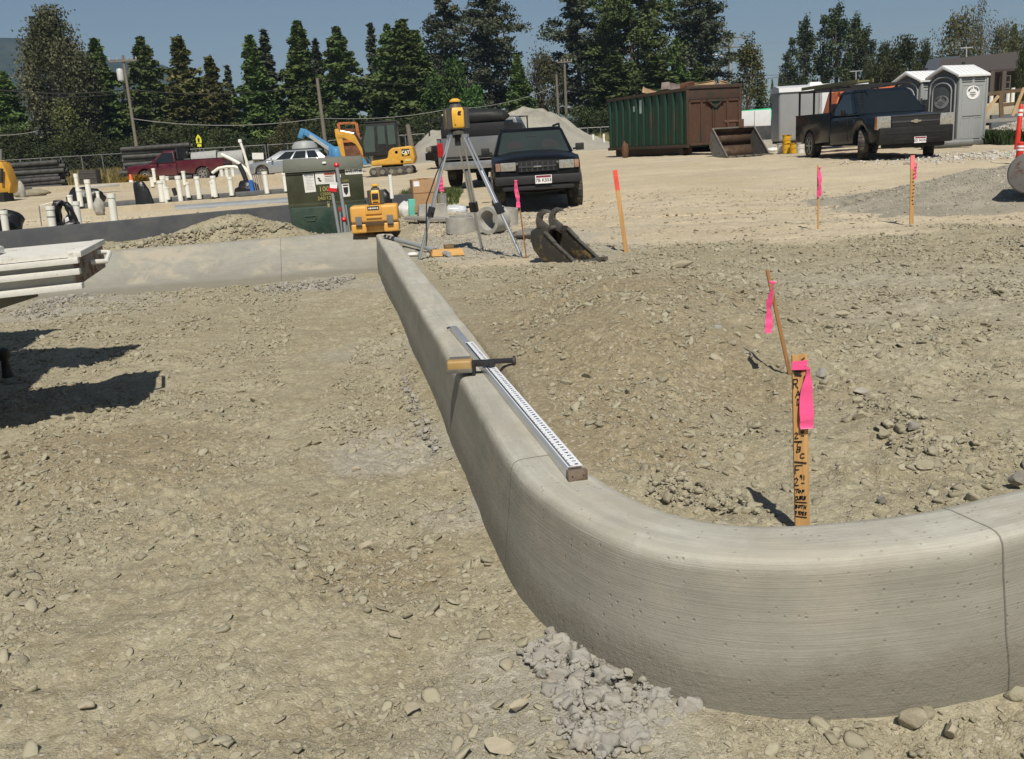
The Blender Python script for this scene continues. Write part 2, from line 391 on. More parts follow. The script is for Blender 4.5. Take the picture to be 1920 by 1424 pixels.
def ground_mesh():
    oy = -2.
    rr = np.concatenate([[.3, 1., 2, 2.8], np.geomspace(3.1, 22, 900), np.geomspace(22.4, 130, 190), np.geomspace(140, 6000, 30)])
    ta = np.concatenate([np.linspace(-180, -40, 40, endpoint=False), np.linspace(-40, 40, 1150), np.linspace(40, 180, 41)[1:]])
    ta = ta[:-1]; n = len(ta); a = np.radians(ta)
    X = rr[:, None]*np.sin(a)[None]; Y = oy+rr[:, None]*np.cos(a)[None]
    x, y = X.ravel(), Y.ravel(); h, sd, s_ = base_h(x, y); sand, grey = zones(x, y, sd); brown = np.append(_brown, 0)
    dist = np.hypot(x, y)
    kerbclear = sstep(.0, .12, np.abs(sd-.10)-.15)            # no clods inside the concrete
    z = h+micro(x, y, sd, sand, dist)*np.where(dist < 130, 1, 0)*(.15+.85*kerbclear)
    V = np.stack([x, y, z], 1)
    i = np.arange(len(rr)-1)[:, None]*n; j = np.arange(n)[None]; j2 = (j+1) % n
    F_ = np.stack([i+j, i+j2, i+n+j2, i+n+j], -1).reshape(-1, 4)
    c = len(V); V = np.vstack([V, [[0, oy, 0]]]); sand = np.append(sand, 0); grey = np.append(grey, 0)
    o = npmesh('ground', V, F_[:, ::-1], ground_mat(), True, dict(sand=sand, grey=grey, brown=brown))
    return struct(o)
def ground_mat():
    t = NT('ground_dirt'); o = t.coord('Object'); sand = t.attr('sand'); grey = t.attr('grey')
    big = t.noise(o, .55, 5, .6); mid = t.noise(o, 4, 6, .65); fine = t.noise(o, 45, 5, .7); grit = t.voro(o, 140); peb = t.voro(o, 42)
    dirt = t.mix(t.ramp(big, [(.35, 0), (.65, 1)]), (.280, .253, .170), (.365, .335, .240))
    dirt = t.mix(t.ramp(mid, [(.38, 0), (.68, 1)]), dirt, (.268, .228, .147))
    sandc = t.mix(t.ramp(t.noise(o, .35, 6, .65), [(.35, 0), (.65, 1)]), (.47, .388, .262), (.59, .50, .355))
    sandc = t.mix(t.math('MULTIPLY', t.ramp(t.noise(t.coord('Object', (.22, 1.3, 1)), 1.1, 7, .72, .6), [(.47, 0), (.66, 1)]), .7), sandc, (.36, .325, .265))
    greyc = t.mix(mid, (.29, .275, .24), (.40, .385, .34))
    dirt = t.mix(t.math('MULTIPLY', t.attr('brown'), .75), dirt, t.mix(fine, (.185, .146, .085), (.275, .224, .138)))
    c = t.mix(sand, dirt, sandc); c = t.mix(t.math('MULTIPLY', grey, .8), c, greyc)
    pc = t.mix(t.math('GREATER_THAN', t.n('SeparateColor').outputs[0], 2), c, c)
    sep = t.n('SeparateColor'); t.l(peb.outputs['Color'], sep.inputs[0])
    k = t.math('MULTIPLY', t.ramp(sep.outputs[0], [(.70, 0), (.8, 1)]), t.ramp(peb.outputs['Distance'], [(.25, 1), (.42, 0)]))
    stone = t.mix(sep.outputs[1], (.30, .27, .22), (.50, .46, .38))
    c = t.mix(.5, c, t.mix(sep.outputs[2], t.mix(1, c, (.62, .60, .58), 'MULTIPLY'), t.mix(1, c, (1.32, 1.32, 1.32), 'MULTIPLY')))
    c = t.mix(t.math('MULTIPLY', k, .75), c, stone)
    c = t.mix(t.math('MULTIPLY', t.ramp(fine, [(.35, 0), (.7, 1)]), .35), c, t.mix(.5, c, (.46, .40, .30)))
    g2 = t.n('SeparateColor'); t.l(grit.outputs['Color'], g2.inputs[0])
    c = t.mix(t.math('MULTIPLY', t.ramp(g2.outputs[0], [(.8, 0), (.95, 1)]), .4), c, (.52, .47, .38))
    hb = t.math('ADD', t.math('MULTIPLY', k, .22), t.math('MULTIPLY', t.noise(o, 22, 3, .6), .25))
    hb = t.math('ADD', hb, t.math('MULTIPLY', t.math('SUBTRACT', 1, grit.outputs['Distance']), .32)); hb = t.math('ADD', hb, t.math('MULTIPLY', t.math('SUBTRACT', 1, peb.outputs['Distance']), .28))
    nb = t.bump(hb, .9, .011)
    return t.set(col=c, rough=.95, spec=.15, nrm=nb)
ground = ground_mesh()
# ================================================================ stones
def ico(sub=1):
    bm = bmesh.new(); bmesh.ops.create_icosphere(bm, subdivisions=sub, radius=1)
    v = np.array([p.co[:] for p in bm.verts]); f = np.array([[q.index for q in p.verts] for p in bm.faces]); bm.free(); return v, f
I1, I2, I3 = ico(1), ico(2), ico(3)
def stone_shape(rng, base, flat=.6, jag=.28):
    v, f = base; v = v.copy()
    for _ in range(11):                      # chop with planes for flat faces
        n = rng.normal(size=3); n /= np.linalg.norm(n); d = rng.uniform(.38, .8)
        s = v@n; k = s > d; v[k] -= np.outer(s[k]-d, n)
    v *= 1+rng.uniform(-jag, jag, size=(len(v), 1))*.35
    return v*np.array([1, rng.uniform(.6, .95), rng.uniform(flat-.2, flat+.15)]), f
def rock_mat(name, a, b):
    t = NT(name); o = t.coord('Object'); ti = t.attr('tint'); n = t.noise(o, 14, 6, .7); n2 = t.noise(o, 70, 4, .7)
    c = t.mix(ti, a, b); c = t.mix(t.math('MULTIPLY', t.ramp(n, [(.4, 0), (.65, 1)]), .5), c, (.33, .28, .205)); c = t.mix(t.math('MULTIPLY', n2, .3), c, (.45, .42, .36))
    return t.set(col=c, rough=.92, spec=.2, nrm=t.bump(t.math('ADD', n, n2), .5, .008))
ROCKM = rock_mat('field_stone', (.215, .193, .125), (.38, .350, .245)); GRAVM = rock_mat('grey_gravel', (.22, .205, .17), (.46, .43, .365)); CONCR = rock_mat('concrete_crumb', (.25, .243, .222), (.345, .335, .305)); DARKR = rock_mat('dark_stone', (.10, .10, .10), (.22, .21, .20))
def scatter(name, label, cat, X, Y, Z, S_, m, seed, big=.02, flat=.55, tintf=None):
    rng = np.random.default_rng(seed); protos = [stone_shape(rng, I1, flat) for _ in range(10)]; pb = [stone_shape(rng, I2, flat) for _ in range(8)]
    Vs, Fs, T = [], [], []; off = 0
    for grp, ps in ((S_ < big, protos), (S_ >= big, pb)):
        idx = np.nonzero(grp)[0]
        for pi, (v, f) in enumerate(ps):
            ii = idx[pi::len(ps)]; k = len(ii)
            if not k: continue
            az = rng.uniform(0, 2*np.pi, k); tx = rng.normal(0, .35, k); ty = rng.normal(0, .35, k)
            ca, sa = np.cos(az), np.sin(az)
            x = v[None, :, 0]; yv = v[None, :, 1]; zz = v[None, :, 2]
            z1 = zz+tx[:, None]*x+ty[:, None]*yv
            px = ca[:, None]*x-sa[:, None]*yv; py = sa[:, None]*x+ca[:, None]*yv
            s = S_[ii][:, None]
            P = np.stack([X[ii][:, None]+px*s, Y[ii][:, None]+py*s, Z[ii][:, None]+z1*s], -1).reshape(-1, 3)
            Fk = (f[None]+(np.arange(k)*len(v))[:, None, None]).reshape(-1, 3)+off
            Vs.append(P); Fs.append(Fk); T.append(np.repeat(rng.uniform(0, 1, k), len(v))); off += len(P)
    o = npmesh(name, np.vstack(Vs), np.vstack(Fs), m, False, dict(tint=np.concatenate(T)))
    if label: tag(o, label, cat)
    return o
def gz(x, y):
    h, sd, s_ = base_h(x, y); sand, grey = zones(x, y, sd); dist = np.hypot(x, y)
    kc = sstep(.0, .12, np.abs(sd-.10)-.15)
    return h+micro(x, y, sd, sand, dist)*(.15+.85*kc), sd, sand, grey
def field_stones():
    rng = np.random.default_rng(3); N = 340000
    r = 1.6*np.exp(rng.uniform(0, 1, N)*math.log(20/1.6)); a = np.radians(rng.uniform(-40, 40, N)); x = r*np.sin(a); y = r*np.cos(a)
    s = np.maximum(.0027, .00105*r)*(1-rng.uniform(0, 1, N)*.9995)**(-1/2.45)
    s = np.minimum(s, .036)
    z, sd, sand, grey = gz(x, y)
    cl = fbm(x*1.3, y*1.3, 4, 77)
    keep = (np.abs(sd-.095) > .185) & (rng.uniform(0, 1, N) < np.clip(.44+2.0*cl, .10, 1)*(1-.88*sand))
    keep &= ~((x < -1.2) & (sd > -1.0) & (sd < .6))
    x, y, z, s = (q[keep] for q in (x, y, z, s))
    return stuff(scatter('loose_stones', 'loose grey brown chips of stone strewn over the dirt on both sides of the kerb', 'stones', x, y, z+s*.08, s, ROCKM, 5, .007, .55))
field_stones()
# ================================================================ concrete kerbs
def concrete_mat(name, joints=(), dirt=0, DV=(.655, .70, .62), tone=1.):
    t = NT(name); uv = t.coord('UV'); o = t.coord('Object')
    sep = t.n('SeparateXYZ'); t.l(uv, sep.inputs[0]); u, v = sep.outputs[0], sep.outputs[1]
    mp = t.n('Mapping'); mp.inputs['Scale'].default_value = (1.6, 120, 1); t.l(uv, mp.inputs[0])
    broom = t.noise(mp.outputs[0], 1.0, 6, .74, 1.4); mp2 = t.n('Mapping'); mp2.inputs['Scale'].default_value = (.9, 9, 1); t.l(uv, mp2.inputs[0])
    band = t.noise(mp2.outputs[0], 1.5, 5, .6, .8); blot = t.noise(o, 5.5, 7, .72, .5); fine = t.noise(o, 60, 5, .7); pit = t.voro(o, 55)
    c = t.mix(t.ramp(blot, [(.36, 0), (.64, 1)]), tuple(q*tone for q in (.43, .415, .355)), tuple(q*tone for q in (.53, .515, .45)))
    c = t.mix(t.math('MULTIPLY', t.ramp(band, [(.4, 0), (.62, 1)]), .45), c, (.30, .285, .245))
    c = t.mix(t.math('MULTIPLY', t.ramp(broom, [(.40, 1), (.58, 0)]), .28), c, t.mix(1, c, (.66, .65, .62), 'MULTIPLY'))
    pz = t.n('SeparateColor'); t.l(pit.outputs['Color'], pz.inputs[0])
    k = t.math('MULTIPLY', t.math('GREATER_THAN', pz.outputs[0], .86), t.ramp(pit.outputs['Distance'], [(.12, 1), (.3, 0)]))
    c = t.mix(t.math('MULTIPLY', k, .5), c, (.24, .225, .19))
    face_shade = t.ramp(t.math('ADD', v, t.math('MULTIPLY', t.math('SUBTRACT', t.noise(o, 2.2, 6, .65, .4), .5), .07)), [(DV[0], 1), (DV[1], 0)])   # face darkened against the cap: weaker sun on it painted into colour
    c = t.mix(t.math('MULTIPLY', face_shade, DV[2]), c, t.mix(t.noise(o, 4.5, 6, .7, .5), (.150, .138, .110), (.255, .238, .200)))
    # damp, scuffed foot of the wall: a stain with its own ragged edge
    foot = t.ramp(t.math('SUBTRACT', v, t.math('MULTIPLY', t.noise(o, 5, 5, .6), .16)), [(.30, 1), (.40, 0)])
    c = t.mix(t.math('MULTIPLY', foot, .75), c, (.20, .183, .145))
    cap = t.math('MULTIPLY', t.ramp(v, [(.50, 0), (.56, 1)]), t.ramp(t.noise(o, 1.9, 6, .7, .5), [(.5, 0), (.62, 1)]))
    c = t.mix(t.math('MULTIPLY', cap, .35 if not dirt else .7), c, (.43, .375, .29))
    h = t.math('ADD', t.math('MULTIPLY', broom, .55), t.math('MULTIPLY', fine, .25)); h = t.math('SUBTRACT', h, t.math('MULTIPLY', k, .4))
    h = t.math('ADD', h, t.math('MULTIPLY', t.math('MULTIPLY', foot, t.noise(o, 38, 6, .75)), 1.6))
    for ju in joints:
        d = t.math('ABSOLUTE', t.math('SUBTRACT', t.math('ADD', u, t.math('MULTIPLY', t.noise(o, 9, 3), .012)), ju+.006))
        jk = t.ramp(d, [(.0015, 1), (.004, 0)])
        c = t.mix(t.math('MULTIPLY', jk, .6), c, (.13, .12, .10)); h = t.math('SUBTRACT', h, t.math('MULTIPLY', jk, 1.2))
    return t.set(col=c, rough=.86, spec=.25, nrm=t.bump(h, .8, .006))
def sweep(name, path, prof, m, zf=None):
    P = np.asarray(path); T = np.gradient(P, axis=0); T /= np.linalg.norm(T, axis=1)[:, None]; N = np.stack([T[:, 1], -T[:, 0]], 1)      # right-hand side = front
    L = np.concatenate([[0], np.cumsum(np.linalg.norm(np.diff(P, axis=0), axis=1))])
    pr = np.array(prof); pl = np.concatenate([[0], np.cumsum(np.linalg.norm(np.diff(pr, axis=0), axis=1))]); n = len(pr)
    V = []; rng = np.random.default_rng(4)
    wob = fbm(L[:, None]*1.3+np.zeros((1, n)), pl[None]*2.+np.zeros((len(P), 1)), 3, 9)*.006+fbm(L[:, None]*5.+np.zeros((1, n)), pl[None]*9.+np.zeros((len(P), 1)), 2, 19)*.0025
    off = pr[None, :, 0]+wob
    X = P[:, None, 0]+N[:, None, 0]*off; Y = P[:, None, 1]+N[:, None, 1]*off; Z = np.broadcast_to(pr[None, :, 1], X.shape)+wob*.6
    V = np.stack([X, Y, Z], -1).reshape(-1, 3)
    i = np.arange(len(P)-1)[:, None]*n; j = np.arange(n-1)[None]
    F_ = np.stack([i+j, i+j+1, i+n+j+1, i+n+j], -1).reshape(-1, 4)
    o = npmesh(name, V, F_, m); me = o.data
    uvl = me.uv_layers.new(name='UVMap'); UV = np.stack([np.repeat(L, n), np.tile(pl, len(P))], 1)
    li = np.empty(len(me.loops), np.int32); me.loops.foreach_get('vertex_index', li)
    uvl.data.foreach_set('uv', UV[li].astype(np.float32).ravel())
    bm = bmesh.new(); bm.from_mesh(me)
    for k in (0, len(P)-1):
        bm.verts.ensure_lookup_table(); bm.faces.new([bm.verts[k*n+q] for q in range(n)])
    bmesh.ops.recalc_face_normals(bm, faces=bm.faces); bm.to_mesh(me); bm.free()
    return o, L, P
kp = resample(KERB, .04)
def arc_at(P, L, x, y): return float(L[np.argmin(np.hypot(P[:, 0]-x, P[:, 1]-y))])
_L = np.concatenate([[0], np.cumsum(np.linalg.norm(np.diff(kp, axis=0), axis=1))])
kprof = [(.080, -.30), (.076, -.05), (.070, .02), (.055, .12), (.042, .22), (.030, .31), (.026, .362), (.022, .382), (.013, .397), (-.002, .405), (-.024, .408), (-.07, .409), (-.11, .410), (-.155, .409), (-.182, .404), (-.197, .392), (-.204, .37), (-.206, .1), (-.206, -.3)]
joints = [arc_at(kp, _L, 0, 3.04), arc_at(kp, _L, 1.22, 2.26), arc_at(kp, _L, -1.30, 10.45), arc_at(kp, _L, -.52, 6.0)]
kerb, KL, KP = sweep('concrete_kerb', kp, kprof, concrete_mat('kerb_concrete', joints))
tag(kerb, 'long pale grey concrete kerb running away and curving right across the foreground', 'kerb')
# cross kerb: broad sloping face
cprof = [(1.05, -.30), (1.02, -.02), (.90, .035), (.72, .09), (.5, .19), (.30, .30), (.14, .385), (.07, .415), (.03, .43), (-.02, .437), (-.12, .438), (-.17, .43), (-.18, .40), (-.18, -.1)]
cp = resample(CROSS, .08)
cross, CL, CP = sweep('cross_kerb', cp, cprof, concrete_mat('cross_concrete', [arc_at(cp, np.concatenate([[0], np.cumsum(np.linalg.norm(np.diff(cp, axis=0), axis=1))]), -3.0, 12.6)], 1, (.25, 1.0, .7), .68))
tag(cross, 'smooth grey concrete kerb with a sloping face crossing the left half behind the dirt', 'kerb')
# ================================================================ helpers for lettering and ribbon
GL = dict(R=[[(0,0),(0,1),(.7,1),(.85,.8),(.7,.55),(0,.5)],[(.3,.5),(.9,0)]], A=[[(0,0),(.45,1),(.9,0)],[(.2,.4),(.7,.4)]], D=[[(0,0),(.1,1),(.7,.85),(.85,.4),(.5,.05),(0,0)]],
 O=[[(.4,0),(.05,.4),(.3,.95),(.75,.9),(.85,.4),(.4,0)]], T=[[(0,1),(1,1)],[(.6,1),(.35,0)]], B=[[(.1,0),(.3,1),(.8,.9),(.75,.6),(.3,.5),(.75,.45),(.7,.1),(.05,0)]], C=[[(.95,.85),(.5,1),(.15,.6),(.2,.1),(.6,0),(.95,.1)]],
 F=[[(.1,0),(.1,1),(1,1)],[(.1,.5),(.6,.5)]], P=[[(.1,0),(.3,1),(.8,.9),(.75,.55),(.25,.5)]], U=[[(.1,1),(.1,.15),(.4,0),(.7,.2),(.8,1)],[(.8,1),(.85,0)]], H=[[(.1,0),(.2,1)],[(.7,0),(.85,1)],[(.15,.5),(.8,.5)]],
 I=[[(.4,0),(.5,1)]], S=[[(.85,.9),(.4,1),(.15,.75),(.7,.4),(.5,.05),(.05,.1)]], E=[[(.8,1),(.15,1),(.1,0),(.75,0)],[(.1,.5),(.6,.5)]])
GL['2'] = [[(.1,.75),(.45,1),(.8,.75),(.1,0),(.95,.02)]]; GL['0'] = GL['O']; GL['9'] = [[(.8,.75),(.5,1),(.15,.75),(.4,.5),(.8,.75),(.7,0)]]; GL['1'] = [[(.5,0),(.5,1)]]; GL['-'] = [[(0,.1),(1,0)]]
def strokes(mb, ch, cx, cz, w, h, y, r):
    for pl in GL[ch]:
        pts = [Vector((cx+(p[0]-.5)*w, y, cz+(p[1]-.5)*h)) for p in pl]
        for a, b in zip(pts[:-1], pts[1:]):
            d = (b-a).normalized()*r*.5; mb.beam(a-d, b+d, r*2, .0012, up=(0, 1, 0))
def mbtext(mb, txt, size, M, bold=0, align='CENTER'):
    cu = bpy.data.curves.new('t', 'FONT'); cu.body = txt; cu.size = size; cu.align_x = align; cu.align_y = 'CENTER'; cu.extrude = .0008; cu.offset = bold; cu.resolution_u = 2
    t = bpy.data.objects.new('t', cu); COL.objects.link(t); bpy.context.view_layer.update()
    me = bpy.data.meshes.new_from_object(t.evaluated_get(bpy.context.evaluated_depsgraph_get()))
    mb.add([M @ v.co for v in me.vertices], [tuple(p.vertices) for p in me.polygons])
    bpy.data.objects.remove(t); bpy.data.curves.remove(cu); bpy.data.meshes.remove(me)
def face_m(x, y, z, rx=90, rz=0): return Matrix.Translation((x, y, z)) @ Euler((R(rx), 0, R(rz))).to_matrix().to_4x4()
def ribbon(mb, pts, wid, t=.0012):
    # finer steps with small creases across the tape
    if len(pts) >= 5:
        P0 = [Vector(p) for p in pts]; W0 = [Vector(w_) for w_ in wid]; pts, wid = [], []; rr_ = random.Random(len(P0)*7+int(abs(P0[0].z)*1e4))
        for i in range(len(P0)-1):
            for k in range(4):
                f = k/4; w_ = W0[i].lerp(W0[i+1], f); pts.append(P0[i].lerp(P0[i+1], f)+Vector((0, .09*w_.length*math.sin(len(pts)*.9), 0))); a_ = .34*math.sin(len(pts)*.42+rr_.uniform(0, .4)); wid.append(Vector((w_.x*math.cos(a_)-w_.y*math.sin(a_), w_.x*math.sin(a_)+w_.y*math.cos(a_), w_.z+rr_.uniform(-.03, .03)*w_.length)))
        pts.append(P0[-1]); wid.append(W0[-1])
    """pts: centres; wid: half-width vectors"""
    L_ = []; 
    for i, p in enumerate(pts):
        p = Vector(p); wv = Vector(wid[i]); tg = (Vector(pts[min(i+1, len(pts)-1)])-Vector(pts[max(i-1, 0)])).normalized(); n = tg.cross(wv).normalized()*t
        L_.append([p-wv-n, p+wv-n, p+wv+n, p-wv+n])
    return mb.loft(L_)
# ================================================================ grade rod on the kerb, with its receiver
KT = .408
pa = atz(1082, 899, KT); pb = atz(851, 618, KT+.004); rl = (pb-pa).length; rdir = math.degrees(math.atan2(-(pb-pa).x, (pb-pa).y))
rod = thing('grade_rod', 'long white and silver measuring rod with black tick marks lying along the kerb top', 'measuring rod', pa, rdir)
RW, RH = .062, .032
rodm = pm('rod_silver', (.66, .67, .68), .35, .7, var=.06); face = pm('rod_face', (.80, .82, .86), .35, var=.04); capm = rusty('rod_cap', (.20, .15, .11), .4, 30, .6, (.10, .07, .05))
L1, L2 = rl*.62, rl*.80
MB().box((0, L1/2+.012, RH/2), (RW, L1-.024, RH)).build('outer_tube', rodm, rod, .003)
MB().box((.002, (L1+L2)/2, RH/2-.001), (RW*.86, L2-L1, RH*.86)).build('middle_tube', rodm, rod, .003)
MB().box((-.004, (L2+rl)/2, RH/2-.002), (RW*.66, rl-L2, RH*.72)).build('inner_tube', rodm, rod, .003)
fm = MB().box((.004, L1/2+.006, RH+.0012), (RW*.78, L1-.05, .0014)); fm.box((.005, (L1+L2)/2, RH*.93+.0012), (RW*.66, L2-L1-.01, .0014)); fm.build('scale_strip', face, rod)
mk = MB(); dg = MB(); n_ = int((L2-.05)/.0061)
for i in range(n_):
    yy = .035+i*.0061; zz = RH+.0026 if yy < L1-.03 else RH*.93+.0026; ln = .013 if i % 10 == 0 else (.010 if i % 5 == 0 else .007)
    mk.box((-.0165+ln/2, yy, zz), (ln, .0026, .0006))
    if i % 5 == 2: mbtext(dg, str((i//5) % 10), .017, Matrix.Translation((.013, yy, zz)) @ Euler((0, 0, R(90))).to_matrix().to_4x4(), .0006)
mk.build('tick_marks', INK, rod, smooth=0); dg.build('digits', INK, rod, smooth=0)
MB().box((0, -.002, RH/2), (RW+.002, .028, RH+.001)).box((0, .017, RH+.0035), (RW*.72, .008, .004)).build('end_cap', capm, rod, .004)
for x_ in (-.018, .018): MB().lathe([(.0028, 0), (.0028, .002)], (x_, -.0165, RH*.5), 'y', 10).build('screw', INK, rod)
MB().tube([(-.012, rl, RH*.4), (-.025, rl+.012, RH*.5), (-.04, rl+.01, RH*.4)], .006, 8).build('latch', BLACK, rod)
pr = atz(905, 690, KT+.03); yr = (Vector((pr.x, pr.y, 0))-Vector((pa.x, pa.y, 0))).length
rc = thing('laser_receiver', 'yellow and grey laser receiver clamped with a black bracket across the measuring rod', 'receiver', (pr.x, pr.y, KT+.0), rdir-14); rc.scale = (1.12, 1.22, 1.15)
ryel = pm('receiver_yellow', (.42, .26, .09), .55, var=.15, dust=.45); rgrey = pm('receiver_grey', (.13, .12, .10), .6, var=.2, dust=.4)
MB().box((-.095, 0, .047), (.105, .078, .042)).build('body', ryel, rc, .010, seg=3)
MB().box((-.095, 0, .026), (.108, .082, .018)).build('back_shell', rgrey, rc, .004)
MB().box((-.095, .016, .0685), (.088, .040, .003)).build('display', pm('receiver_panel', (.17, .15, .13), .4, var=.3), rc, .001)
cb = MB().box((.005, -.006, .048), (.10, .030, .024)).box((-.038, -.005, .030), (.016, .05, .055)).box((.036, -.004, .032), (.014, .045, .05)).box((.085, -.003, .052), (.09, .022, .018)); cb.build('bracket', BLACK, rc, .003)
MB().lathe([(.010, 0), (.021, .002), (.022, .012), (.010, .015)], (.128, -.002, .05), 'x', 12).build('clamp_knob', pm('knob_brown', (.05, .035, .03), .6), rc)
# ================================================================ survey stakes
def stake(name, label, ub, vb, ut, vt, y, wd, th, m, group=None, tip=None, tilt=0, cat='stake'):
    b = at(ub, vb, y); t_ = at(ut, vt, y+tilt); zb = H(b.x, b.y); o = thing(name, label, cat, (b.x, b.y, zb), 0, group)
    top = t_-Vector((b.x, b.y, zb)); 
    MB().beam(Vector((0, 0, 0))-top.normalized()*.25, top, wd, th, up=(0, 1, 0)).build('shaft', m, o, .0015 if th > .006 else 0)
    return o, top
s0, top0 = stake('survey_stake', 'wide wooden stake with black handwriting and pink ribbon standing behind the curved kerb', 1504, 992, 1498.5, 665, 2.56, .0425, .011, LATH)
loc0 = Vector(s0.location); yb = -.0075
def onboard(u, v, dy=0): p = at(u, v, 2.56-.008+dy)-loc0; return p.x, p.z
ink = MB(); px = 2.62/1750
for ch, u, v, wpx, hpx in [('R',1492.5,720,10,18),('A',1497,739,10,13),('D',1497.5,754,6,12),('2',1493.5,817,8,12),('O',1505,810.5,6,6),('-',1505,816.5,6,2),('T',1497,832,14,8),('B',1498,843,11,11),('C',1504,855,10,9.5),
 ('F',1497,881,15,17),('9',1502,895,5,9),('1',1507.5,896,2,9),('2',1493.5,903.5,10,16),('-',1505.5,905.5,6,2),('T',1494.5,921,8,7),('O',1499.5,922,6,5),('P',1506,922,6,6.5),('C',1492.5,934.5,5,7.5),('U',1498,934,6,7),('R',1503.5,934,5,7),('B',1509,934,5,6.5),
 ('B',1493,950,6,7),('O',1499,950,5,5.5),('T',1504,950.5,5,6),('H',1509.5,951.5,5,7),('S',1492.5,961.5,5,6),('I',1497.5,961,2,5.5),('D',1501.5,962,5,6),('E',1506.5,963,4.5,6),('S',1511,963.5,4,6)]:
    x, z = onboard(u, v); strokes(ink, ch, x, z, wpx*px, hpx*px, yb, .00125)
for (u1, v1, u2, v2, r_) in [(1490,866.5,1512.5,869,.0022),(1490,941.5,1513,943,.0014),(1490,968,1513,971,.0013),(1489,828.5,1504,829.5,.0016),(1488,699,1503,697,.004),(1490,703,1503,704.5,.003),(1503,675,1509,671,.0014)]:
    x1, z1 = onboard(u1, v1); x2, z2 = onboard(u2, v2); ink.beam((x1, yb, z1), (x2, yb, z2), r_*2, .0012, up=(0, 1, 0))
ink.build('handwriting', INK, s0, smooth=0)
fl = MB()
for (v1, v2, hw) in ((681, 678, .0045), (687, 683, .005), (691, 690, .004)):
    x1, z1 = onboard(1484, v1); x2, z2 = onboard(1513, v2); ribbon(fl, [(x1, yb-.003, z1), ((x1+x2)/2, yb-.006, (z1+z2)/2), (x2, yb-.003, z2)], [(0, 0, hw)]*3)
P_ = [(1513, 690, .007, 2), (1513, 705, .010, -4), (1510.5, 725, .015, 3), (1509, 750, .018, -3), (1509, 775, .020, 4), (1510, 790, .019, -2), (1510, 802, .018, 3)]
ribbon(fl, [(onboard(u, v)[0], yb-.012-.0008*k, onboard(u, v)[1]) for u, v, hw, k in P_], [(hw, .004*math.sin(k), 0) for u, v, hw, k in P_])
P_ = [(1514, 688, .004, 0), (1515, 705, .007, 1), (1516, 740, .010, 2), (1517.5, 775, .012, 1), (1518, 797, .012, 3)]
ribbon(fl, [(onboard(u, v)[0], yb-.002, onboard(u, v)[1]) for u, v, hw, k in P_], [(hw, .006*k/3, 0) for u, v, hw, k in P_])
fl.build('flagging', PINK, s0, smooth=60)
def hang(o, top, x0, z0, length, w0, w1, seed, lean=0):
    rg = random.Random(seed); k = 9; pts = []; wd = []
    for i in range(k):
        f = i/(k-1); pts.append((x0+lean*f+.004*math.sin(f*7+seed), -.012-.01*math.sin(f*4+seed), z0-length*f)); a = rg.uniform(-.7, .7); ww = w0+(w1-w0)*min(1, f*2.2); wd.append((ww*math.cos(a), ww*math.sin(a), 0))
    mb = MB(); ribbon(mb, pts, wd); mb.tube([(x0-.012, -.008, z0+.006), (x0+.012, -.012, z0+.002), (x0+.01, .01, z0)], .006, 6)
    mb.build('flagging', PINK, o, smooth=60)
s1, t1 = stake('marker_lath', 'thin brown lath leaning left with a long pink ribbon just behind the written stake', 1486, 713, 1443, 509, 4.02, .016, .012, wood('lath_dark', (.20, .09, .03), (.34, .17, .06)), tilt=.04)
hang(s1, t1, t1.x-.004, t1.z-.045, .22, .006, .016, 2, -.016); s1.children[-1].location.y = .035
s2, t2 = stake('survey_stake', 'wooden stake with a red painted tip standing alone right of the toothed bucket', 1174, 472, 1153, 320, 9.5, .042, .014, LATH)
pz = MB().beam(t2*.76, t2*1.004, .044, .016, up=(0, 1, 0)); pz.build('painted_tip', pm('red_marker_paint', (.85, .10, .07), .5), s2)
s3, t3 = stake('marker_lath', 'thin lath with a bright pink ribbon on open sandy ground, middle of the right-hand stakes', 1534, 428, 1534, 310, 10.3, .02, .012, LATH)
hang(s3, t3, 0.0, t3.z-.03, .31, .015, .028, 5)
s4, t4 = stake('survey_stake', 'wooden stake with a pink painted head in front of the dark blue pickup', 1709, 418, 1711, 292, 10.2, .042, .014, LATH)
MB().beam(t4*.80, t4*1.004, .044, .016, up=(0, 1, 0)).build('painted_tip', pm('pink_marker_paint', (.85, .22, .22), .5), s4)
hang(s4, t4, .012, t4.z-.09, .16, .012, .018, 8); ik = MB(); rg = random.Random(4)
for i in range(9): z_ = t4.z*(.72-.055*i); ik.box((rg.uniform(-.006, .006), -.0085, z_), (.022, .001, .010), (0, rg.uniform(-40, 40), 0))
ik.build('handwriting', INK, s4, smooth=0)
s5, t5 = stake('marker_lath', 'thin dark lath with a pink ribbon standing between the tripod and the bucket', 987, 486, 968, 340, 9.2, .014, .010, wood('lath_dark', 0, 0))
hang(s5, t5, t5.x-.006, t5.z-.0, .25, .010, .022, 3, .012)
s6, t6 = stake('marker_lath', 'short lath with a pink ribbon half hidden behind the tripod and carton', 828, 372, 826, 326, 16.5, .02, .012, LATH)
hang(s6, t6, t6.x, t6.z, .30, .02, .04, 6)
